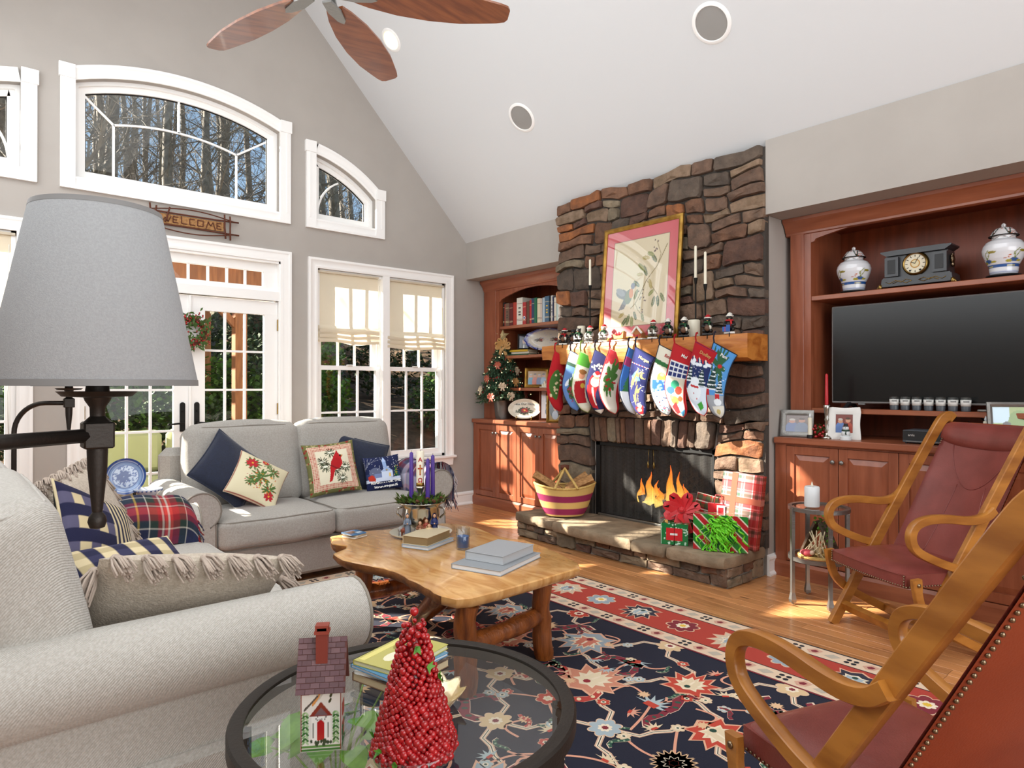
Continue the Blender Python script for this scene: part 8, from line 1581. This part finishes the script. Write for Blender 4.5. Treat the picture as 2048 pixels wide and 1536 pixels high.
# ------------------------------------------------------------------ round table things
GZ = ZR - .0035
HO = Vector((.590, 1.275, GZ)); t = thing('house_lantern', 'painted metal house shaped tealight lantern with a brick chimney', 'lantern', tuple(HO), radians(-33)); X = W[t.name]; hw, hd = .040, .030
def house_front(p):
    p.c[:] = lin('#d6d3cb'); p.rect(0, 0, .10, 1, '#d6d3cb'); p.rect(0, 0, 1, .05, '#2f6a2c'); p.rect(0, .05, 1, .10, '#4d7f3a'); p.rect(.02, .88, .22, .95, '#8e2a20'); p.rect(.78, .9, .98, .96, '#8e2a20'); p.rect(0, .0, .03, 1, '#6e231b'); p.rect(.97, 0, 1, 1, '#6e231b')
    for s_ in (.12, .86):
        for k in range(11): p.ell(s_ - .04, .14 + .045 * k, .05, .02, '#37662f' if k % 2 else '#7ba06a', .5); p.ell(s_ + .04, .14 + .045 * k, .05, .02, '#37662f' if k % 2 else '#9fbc8e', -.5)
    p.rect(.27, .16, .73, .56, '#e4e1da'); p.poly([(.22, .55), (.78, .55), (.5, .77)], '#7a2a20'); p.poly([(.34, .56), (.66, .56), (.5, .68)], '#6b5458'); p.rect(.40, .17, .58, .42, '#a81e1e'); p.ell(.49, .42, .09, .06, '#a81e1e'); p.rect(.29, .2, .33, .44, '#8a8880'); p.rect(.66, .2, .70, .44, '#8a8880'); p.dots(10, .012, '#3a2c28', .36, .48, .66, .54, 4); p.dots(16, .03, '#26402a', .26, .10, .74, .17, 3)
    p.line([(.1, .66), (.36, .82), (.56, .92)], .012, '#2a2a28', 1.2); p.ell(.46, .87, .15, .055, '#b9b4a8', .7); p.ell(.38, .80, .14, .03, '#c98a4a', .75); p.ell(.60, .945, .06, .035, '#1c1c1e'); p.line([(.1, .64), (.42, .86)], .018, '#4a4844', 1.2); [p.ell(x, y, .045, .025, '#22351f', .8) for x, y in ((.3, .93), (.74, .86), (.72, .78), (.78, .92))]
n = 80; u, v = np.meshgrid(np.linspace(0, 1, n + 1), np.linspace(0, 1, n + 1)); p = Paint(u, v, '#fff0f0'); house_front(p); hb_ = .128
npgrid('painted_front', xf(X, np.c_[((u - .5) * 2 * hw).ravel(), np.full(u.size, -hd), (v * hb_).ravel()]), gridF(n, n), 'paint_gloss', t, p.c, smooth=False)
m = MB(X); m.paint('#cfcac0').box((-hw + .001, -hd + .0008, .002), (hw - .001, hd, hb_)); m.paint('#37662f'); m.box((-hw, -hd + .0005, 0), (hw, hd, .006)); m.prism([(-hd, hb_), (hd, hb_), (0, hb_ + .06)], -hw + .002, hw - .002, 'x') if False else None; build('walls', m, 'paint', t, False); m = MB(X); m.paint('#a03a2c'); [m.box((hw - .0005, -.012 + .0, .02 + k * .04), (hw + .0006, .012, .045 + k * .04)) for k in range(2)]; m.paint('#2f5a30'); [m.ell((hw, -.015 + R.random() * .03, .012 + R.random() * .03), (.001, .007, .005), 6, 4) for _ in range(9)]; build('side_window', m, 'paint', t, False)
rf = MB(X); rl = .088
for s_ in (-1, 1): rf.paint('#5a2a22').add([(-.048, s_ * .040, hb_ - .010), (.048, s_ * .040, hb_ - .010), (.048, 0, hb_ + rl), (-.048, 0, hb_ + rl), (-.048, s_ * .037, hb_ - .010), (.048, s_ * .037, hb_ - .010), (.048, 0, hb_ + rl - .006), (-.048, 0, hb_ + rl - .006)], [(0, 1, 2, 3), (4, 5, 6, 7), (0, 1, 5, 4), (0, 3, 7, 4), (1, 2, 6, 5)])
ro = build('roof', rf, 'paint', t, False); sg = MB(X); rows = 10; sl_ = Vector((0, -.040, hb_ - .010)); sd_ = Vector((0, .040, rl + .010))
for r_ in range(rows):
    for k in range(-1, 6):
        x0 = -.0475 + (k + (.5 if r_ % 2 else 0)) * .0185; x1 = min(x0 + .0177, .0475); x0 = max(x0, -.0475)
        if x1 - x0 < .003: continue
        a_, b_ = sl_ + sd_ * (r_ / rows + .006), sl_ + sd_ * ((r_ + 1) / rows - .006); nn = Vector((0, -.9, .36)) * .0016; sg.paint(R.choice(['#6d5358', '#64494f', '#74595d', '#5f474c'])); sg.add([(x0, a_.y + nn.y, a_.z + nn.z), (x1, a_.y + nn.y, a_.z + nn.z), (x1, b_.y + nn.y, b_.z + nn.z), (x0, b_.y + nn.y, b_.z + nn.z), (x0, a_.y, a_.z), (x1, a_.y, a_.z), (x1, b_.y, b_.z), (x0, b_.y, b_.z)], [(0, 1, 2, 3), (0, 1, 5, 4), (0, 3, 7, 4), (1, 2, 6, 5), (2, 3, 7, 6)])
o = build('shingles', sg, 'paint_gloss', ro, False); o['kind'] = 'stuff'
m = MB(X); m.paint('#7a2f22').box((-.0115, -.022, hb_ + rl - .045), (.0115, -.002, hb_ + rl + .020)); m.paint('#8a3828').box((-.0145, -.025, hb_ + rl + .014), (.0145, .001, hb_ + rl + .020)); m.box((-.013, -.0235, hb_ + rl + .026), (.013, -.0005, hb_ + rl + .031)); [m.box((x_ - .0016, y_ - .0016, hb_ + rl + .02), (x_ + .0016, y_ + .0016, hb_ + rl + .027)) for x_ in (-.011, .011) for y_ in (-.021, -.003)]; build('chimney', m, 'paint', t, False)
BO = Vector((.70, 1.105, GZ)); t = thing('berry_tree', 'cone shaped topiary covered in red berries in a glass bowl', 'decoration', tuple(BO)); RB = random.Random(3); CH = .262; cb_ = MB(); lv = MB()
build('cone_core', MB().lathe([(.056, .015), (.062, .03), (.058, .06), (.006, CH - .01), (0, CH)], tuple(BO), 24), 'berry_red', t, True); k = 0
for i in range(760):
    f = 1 - sqrt(1 - (i + .5) / 760 * .998); z = .022 + CH * f; r = .067 * (1 - f) + .011; a = i * 2.39996; rj = RB.uniform(-.004, .002); rb_ = RB.uniform(.0045, .0088) * (1 - .12 * f); cb_.ell((BO.x + (r + .002 + rj) * cos(a), BO.y + (r + .002 + rj) * sin(a), BO.z + z), rb_, 8, 6)
    if i % 60 == 7:
        c = Vector((BO.x + (r + .010) * cos(a), BO.y + (r + .010) * sin(a), BO.z + z))
        for _ in range(3): d = Vector((cos(a) * .3 + RB.gauss(0, .6), sin(a) * .3 + RB.gauss(0, .6), RB.gauss(0, .8))).normalized() * .014; e = d.cross(Vector((cos(a), sin(a), .2))).normalized() * .006; lv.add([tuple(c - d * .4), tuple(c + e), tuple(c + d), tuple(c - e)], [(0, 1, 2, 3)])
cb_.ell((BO.x, BO.y, BO.z + CH + .026), .009, 8, 6); o = build('berries', cb_, 'berry_red', t, True); o['kind'] = 'stuff'; o = build('leaves', lv, 'leaf_green', t, False); o['kind'] = 'stuff'
t = thing('glass_bowl', 'low clear glass bowl under the red berry cone', 'bowl', tuple(BO)); build('bowl', MB().lathe([(0, .002), (.055, .002), (.074, .012), (.083, .034), (.085, .034), (.079, .012), (.06, .0), (0, 0)], tuple(BO), 40), 'clear_glass', t, True)
for k, (lb, c, c2, h, dx, dy, rz) in enumerate((('brown book at the bottom of the stack on the glass table', '#6a4a34', '#b9a888', .020, 0, 0, .25), ('white and black magazine in the middle of the stack on the glass table', '#c9c9c6', '#e0e0dc', .010, .004, .004, .4), ('blue magazine under the yellow one on the glass table', '#4a86ae', '#d5d9dc', .008, -.004, .0, .2), ('yellow green magazine on top of the stack on the glass table', '#b9b25a', '#d9d6b0', .012, .004, .006, .32))):
    z = GZ + (0, .0205, .031, .0395)[k]; t = thing('magazine' if k else 'book', lb, 'book', (.885 + dx, 1.455 + dy, z), rz, 'stack on the round glass table'); X = W[t.name]; m = MB(X); m.paint(c).box((-.10, -.072, 0), (.10, .072, .0015)); m.box((-.10, -.072, h - .0015), (.10, .072, h)); m.box((-.10, .070, 0), (.10, .072, h)); build('cover', m, 'paint_gloss', t, False); m = MB(X); m.paint(c2).box((-.098, -.07, .0015), (.098, .07, h - .0015)); build('pages', m, 'paint', t, False)
    if k == 3: m = MB(X); m.paint('#e2dcc0').ell((-.03, 0, h), (.035, .02, .0006), 12, 4); m.paint('#8a7a3a').ell((.03, .02, h), (.03, .025, .0006), 12, 4); m.paint('#d9cf7a').box((-.09, .045, h), (.06, .062, h + .0004)); build('cover_print', m, 'paint', t, False)
t = thing('shell_dish', 'pearly shell dish with gilt edge behind the berry cone', 'bowl', (.845, 1.265, GZ)); n = 48; vs = []
for r, z in ((.0, .004), (.03, .004), (.055, .016), (.072, .034), (.076, .037), (.072, .030), (.05, .006), (.0, .0)): vs += [(.845 + r * (1 + .09 * cos(9 * 2 * pi * i / n) * (r > .04)) * cos(2 * pi * i / n), 1.265 + r * (1 + .09 * cos(9 * 2 * pi * i / n) * (r > .04)) * sin(2 * pi * i / n), GZ + z + .006 * cos(9 * 2 * pi * i / n) * (r > .05)) for i in range(n)]
build('dish', MB().add(vs, [(j * n + i, j * n + (i + 1) % n, (j + 1) * n + (i + 1) % n, (j + 1) * n + i) for j in range(7) for i in range(n)]), 'pearl' if 'pearl' in MATS else mk('pearl', '#d9cbb0', .2, .35, c2='#b99a5a', sc=14, coat=.5), t, True)
PO = Vector((.73, 1.50, .212)); t = thing('pothos_plant', 'heart leaved green house plant in a white pot under the glass table', 'plant', tuple(PO)); build('pot', MB().lathe([(0, 0), (.05, 0), (.055, .006), (.068, .105), (.072, .11), (.066, .112), (.06, .1), (0, .095)], tuple(PO), 28), 'plastic_white', t, 40); build('soil', MB().lathe([(0, .098), (.062, .098)], tuple(PO), 20), 'bark', t, False); RP = random.Random(11)
for i in range(17):
    a = i * 2.4 + RP.uniform(-.3, .3); L_ = RP.uniform(.07, .17); top = PO + Vector((cos(a) * L_, sin(a) * L_, RP.uniform(.17, .325))); b0 = PO + Vector((cos(a) * .02, sin(a) * .02, .1)); st_ = build('stem', MB().tube([b0, b0 * .4 + top * .6 + Vector((0, 0, .03)), top], .0025, 5), 'leaf_stem' if 'leaf_stem' in MATS else mk('leaf_stem', '#8fae5a', .5), t, True)
    s_ = RP.uniform(.042, .062); d = Vector((cos(a), sin(a), RP.uniform(-.5, .1))).normalized(); sd2 = d.cross(Vector((0, 0, 1))).normalized(); nn = sd2.cross(d); hp2 = [(0, 0), (.45, -.16), (.72, .1), (.70, .5), (.42, .95), (0, 1.35), (-.42, .95), (-.70, .5), (-.72, .1), (-.45, -.16)]; m = MB(); m.add([tuple(top + sd2 * x_ * s_ + d * y_ * s_ - nn * (.25 * s_ * (y_ / 1.35) ** 2) + nn * (.12 * abs(x_) * s_)) for x_, y_ in hp2] + [tuple(top + d * .5 * s_)], [(k2, (k2 + 1) % 10, 10) for k2 in range(10)]); build('leaf', m, 'leaf_pothos' if 'leaf_pothos' in MATS else mk('leaf_pothos', '#7fae3a', .4, c2='#5a8a28', sc=25), t, True)

# ------------------------------------------------------------------ corner table with blue plates
t = thing('corner_table', 'small dark wooden table in the corner between the two loveseats', 'table', (.80, 4.70, 0)); build('top', MB().lathe([(0, .585), (.24, .585), (.25, .592), (.25, .604), (.24, .61), (0, .61)], (.80, 4.70, 0), 36), 'walnut', t, 40)
build('pedestal', MB().lathe([(.14, 0), (.15, .02), (.05, .06), (.03, .2), (.04, .35), (.03, .5), (.07, .585)], (.80, 4.70, 0), 20), 'walnut', t, 40)
def willow(p):
    p.c[:] = lin('#b8c6da'); r = np.hypot(p.u - .5, p.v - .5) * 2; p.c[r > .88] = lin('#24478a'); p.c[(r > .80) & (r < .86)] = lin('#3d62a4'); p.dots(150, .018, '#2c4f94', .18, .18, .82, .82, 4); p.c[(r > .62) & (r < .66)] = lin('#24478a'); p.leafspray(.45, .5, .18, 9, '#1f3f80', .5, 2); p.c[(r > .68) & (r < .78)] = lin('#8fa9cf')
plate('blue and white patterned plate standing on a corner table behind the throw', (.865, 4.70, .611), (-.2, -1), .113, .113, willow, 'iron_black', .2, z0=.012)
t = thing('blue_bowl', 'blue and white patterned bowl beside the standing plate', 'bowl', (1.01, 4.62, .611)); m = MB(); m.paint('#cdd6e4').lathe([(0, 0), (.04, 0), (.045, .01), (.072, .034), (.082, .05), (.079, .05), (.04, .013), (0, .01)], (.975, 4.62, .611), 32); m.paint('#22407e'); [m.ell((.975 + .078 * cos(a), 4.62 + .078 * sin(a), .611 + .040), (.006, .006, .005), 6, 4) for a in np.linspace(0, 2 * pi, 20, False)]; build('bowl', m, 'paint_gloss', t, True)
t = thing('wooden_box', 'small brown wooden box on the corner table', 'box', (.68, 4.66, .611)); m = MB(); m.box((.63, 4.62, .611), (.75, 4.70, .675), .004); m.box((.628, 4.618, .66), (.752, 4.702, .68), .004); build('box', m, 'walnut', t, False)
# ------------------------------------------------------------------ outside: patio, hillside, shrubs, bare winter trees
struct('patio', MB().box((-8, 6.03, -.25), (12, 11, -.12)), 'deck_gray')
def hill_z(x, y): return -.14 + max(0, y - 10.5) * .30 + (.35 * sin(x * .6 + y * .35) + .15 * sin(x * 1.7 - y)) * min(1, max(0, (y - 10.5) / 6))
nu, nv = 70, 60; u, v = np.meshgrid(np.linspace(-25, 45, nu + 1), np.linspace(10.4, 48, nv + 1)); P = np.c_[u.ravel(), v.ravel(), [hill_z(a, b) for a, b in zip(u.ravel(), v.ravel())]]
o = npgrid('hillside', P, gridF(nu, nv), 'leaf_litter'); o['kind'] = 'structure'
RO = random.Random(17)
def make_tree(k):
    t = thing('bare_tree', 'tall leafless winter tree on the hillside beyond the windows', 'tree', (0, 0, 0), 0, 'bare trees on the hillside'); q = random.Random(40 + k); tr_, br = MB(), MB(); H = q.uniform(13, 18); pts = [Vector((.12 * sin(i * .8 + k), .12 * cos(i * .6 + k * 2), H * i / 12 - .5)) for i in range(13)]; r0 = q.uniform(.13, .22)
    tr_.tube(pts, [r0 * (1 - i / 13.5) + .012 for i in range(13)], 7); build('trunk', tr_, 'tree_bark', t, True, True)
    def grow(p, d, L_, r, lev):
        n = 4; P_ = [p]
        for i in range(n): d = (d + Vector((q.gauss(0, .10), q.gauss(0, .10), q.gauss(.04, .09)))).normalized(); P_.append(P_[-1] + d * L_ / n)
        br.tube(P_, [r * (1 - .75 * i / n) for i in range(n + 1)], 4 if lev == 0 else 3)
        if lev < 2:
            for _ in range(5 if lev == 0 else 4): i = q.randint(1, n); a = Vector((q.gauss(0, 1), q.gauss(0, 1), q.gauss(.2, .7))).normalized(); grow(P_[i], (d * .8 + a * .9).normalized(), L_ * q.uniform(.38, .6), r * .45, lev + 1)
    for j in range(26):
        f = q.uniform(.10, .97); i = f * 12; p = pts[int(i)] + (pts[min(12, int(i) + 1)] - pts[int(i)]) * (i % 1); a = q.uniform(0, 6.28); grow(p, Vector((cos(a), sin(a), q.uniform(.2, .9))).normalized(), q.uniform(1.4, 3.6) * (1.15 - .6 * f), r0 * .24 * (1.1 - f), 0)
    build('branches', br, 'tree_bark', t, False, True); return t
TR = [make_tree(k) for k in range(4)]; k = 0
for i in range(64):
    y = RO.uniform(17, 42) if i > 9 else RO.uniform(15, 20); x = RO.uniform(-.1, .62) * y; p = (x, y, hill_z(x, y) - .2); a = RO.uniform(0, 6.28)
    if i < 4: TR[i].location = p; TR[i].rotation_euler = (0, 0, a)
    else: dup(TR[i % 4], p, a).scale = (RO.uniform(.7, 1.15),) * 3
for i, (x, y) in enumerate(((1.1, 13.2), (5.4, 13.8))): dup(TR[i], (x, y, hill_z(x, y) - .2), i * 2.2).scale = (1.5, 1.5, 1.1)
def leafball(name, label, n, r, size, mat, group):
    t = thing(name, label, 'shrub', (0, 0, 0), 0, group); m = MB()
    for _ in range(n):
        d = Vector((RO.gauss(0, 1), RO.gauss(0, 1), RO.gauss(0, 1))).normalized() * (RO.random() ** .35); p = Vector((d.x * r[0], d.y * r[1], r[2] * (1 + d.z) * .95 + .03)); q = Vector((RO.gauss(0, 1), RO.gauss(0, 1), RO.gauss(.3, .8))).normalized() * size; e = q.cross(Vector((.3, .2, .9))).normalized() * size * .4; m.add([tuple(p), tuple(p + q * .5 + e), tuple(p + q), tuple(p + q * .5 - e)], [(0, 1, 2, 3)])
    o = build('foliage', m, mat, t, False, True); o['kind'] = 'stuff'; build('stems', MB().tube([(0, 0, -.2), (.02, 0, r[2])], .03, 5), 'bark', t, True, True); return t
B1 = leafball('shrub', 'bright green evergreen shrub on the bank outside the windows', 1500, (.8, .8, .7), .11, 'shrub_leaf', 'green shrubs on the bank'); B2 = leafball('shrub', 'dark leafy shrub on the bank outside the windows', 1500, (.9, .8, .8), .10, 'shrub_dark', 'dark shrubs on the bank'); B3 = leafball('shrub', 'dry tan brush growing at the top of the hillside', 900, (1.3, 1.0, .9), .2, 'brush_tan', 'tan brush on the hilltop')
first = {0: 1, 1: 1, 2: 1}
def put(k, B, x, y, s_):
    p = (x, y, hill_z(x, y) - .05)
    if first[k]: B.location = p; first[k] = 0; B.scale = (s_,) * 3
    else: dup(B, p, RO.uniform(0, 6.28)).scale = (s_,) * 3
for x, y, s_ in ((2.2, 11.6, 1.0), (3.6, 12.0, 1.1), (5.6, 12.4, .9), (8.8, 12.4, 1.0), (3.1, 14.2, 1.3), (6.3, 14.5, 1.1), (10.2, 13.6, 1.1), (.8, 12.4, 1.0), (-.6, 11.8, 1.1), (4.6, 11.5, .7)): put(0, B1, x, y, s_)
for x, y, s_ in ((1.4, 11.4, 1.0), (2.9, 11.5, .8), (4.4, 12.6, 1.1), (8.0, 11.6, .9), (.2, 11.6, .9), (9.6, 12.0, 1.0), (-1.6, 11.7, 1.0), (5.0, 15.2, 1.3), (8.6, 15.0, 1.3), (1.9, 15.2, 1.3)): put(1, B2, x, y, s_)
for i in range(26): y = RO.uniform(20, 34); put(2, B3, RO.uniform(-.1, .62) * y, y, RO.uniform(1., 1.7))
t = thing('pergola', 'cedar pergola with square posts and a beam outside the french door', 'pergola', (2.0, 10, -.12))
for x, y in ((2.98, 9.0), (-.6, 9.0), (3.4, 12.0)): build('post', MB().box((x - .075, y - .075, -.12), (x + .075, y + .075, 2.62)), 'cedar_post', t, False)
build('beam', MB().box((-1.2, 8.95, 2.60), (3.7, 9.05, 2.86)), 'cedar_post', t, False)
for i in range(9): x = -1.0 + i * .57; build('rafter', MB().box((x - .025, 8.7, 2.86), (x + .025, 12.4, 3.0)), 'cedar_post', t, False)
build('brace', MB().bar((2.98, 9, 2.05), (2.45, 9, 2.62), .08, .08), 'cedar_post', t, False)
t = thing('string_lights', 'string of clear globe bulbs hanging under the pergola beam', 'lights', (1.8, 8.9, 2.3)); m = MB(); m.tube([(-.6 + 3.5 * i / 24, 8.9, 2.5 - .25 * abs(sin(pi * i / 8))) for i in range(25)], .006, 5); build('wire', m, 'iron_black', t, False); m = MB(); [m.ell((-.6 + 3.5 * i / 24, 8.9, 2.5 - .25 * abs(sin(pi * i / 8)) - .06), (.03, .03, .045), 8, 6) for i in range(0, 25, 2)]; build('bulbs', m, 'wax_ivory', t, True)
t = thing('patio_sofa', 'outdoor sofa with pale sage cushions on the patio beyond the glass door', 'sofa', (1.9, 8.2, -.12)); m = MB(); m.box((.95, 7.9, .10), (2.95, 8.6, .16)); [m.box((x, 7.9, -.12), (x + .06, 8.6, .45)) for x in (.95, 2.89)]; m.box((.95, 8.55, .1), (2.95, 8.6, .6)); build('frame', m, 'iron_black', t, False)
for x in (1.02, 1.97): build('cushion', MB().box((x, 7.95, .16), (x + .9, 8.45, .32), .05), 'cushion_sage', t, 40); build('cushion', MB().box((x, 8.38, .32), (x + .9, 8.54, .80), .06), 'cushion_sage', t, 40)
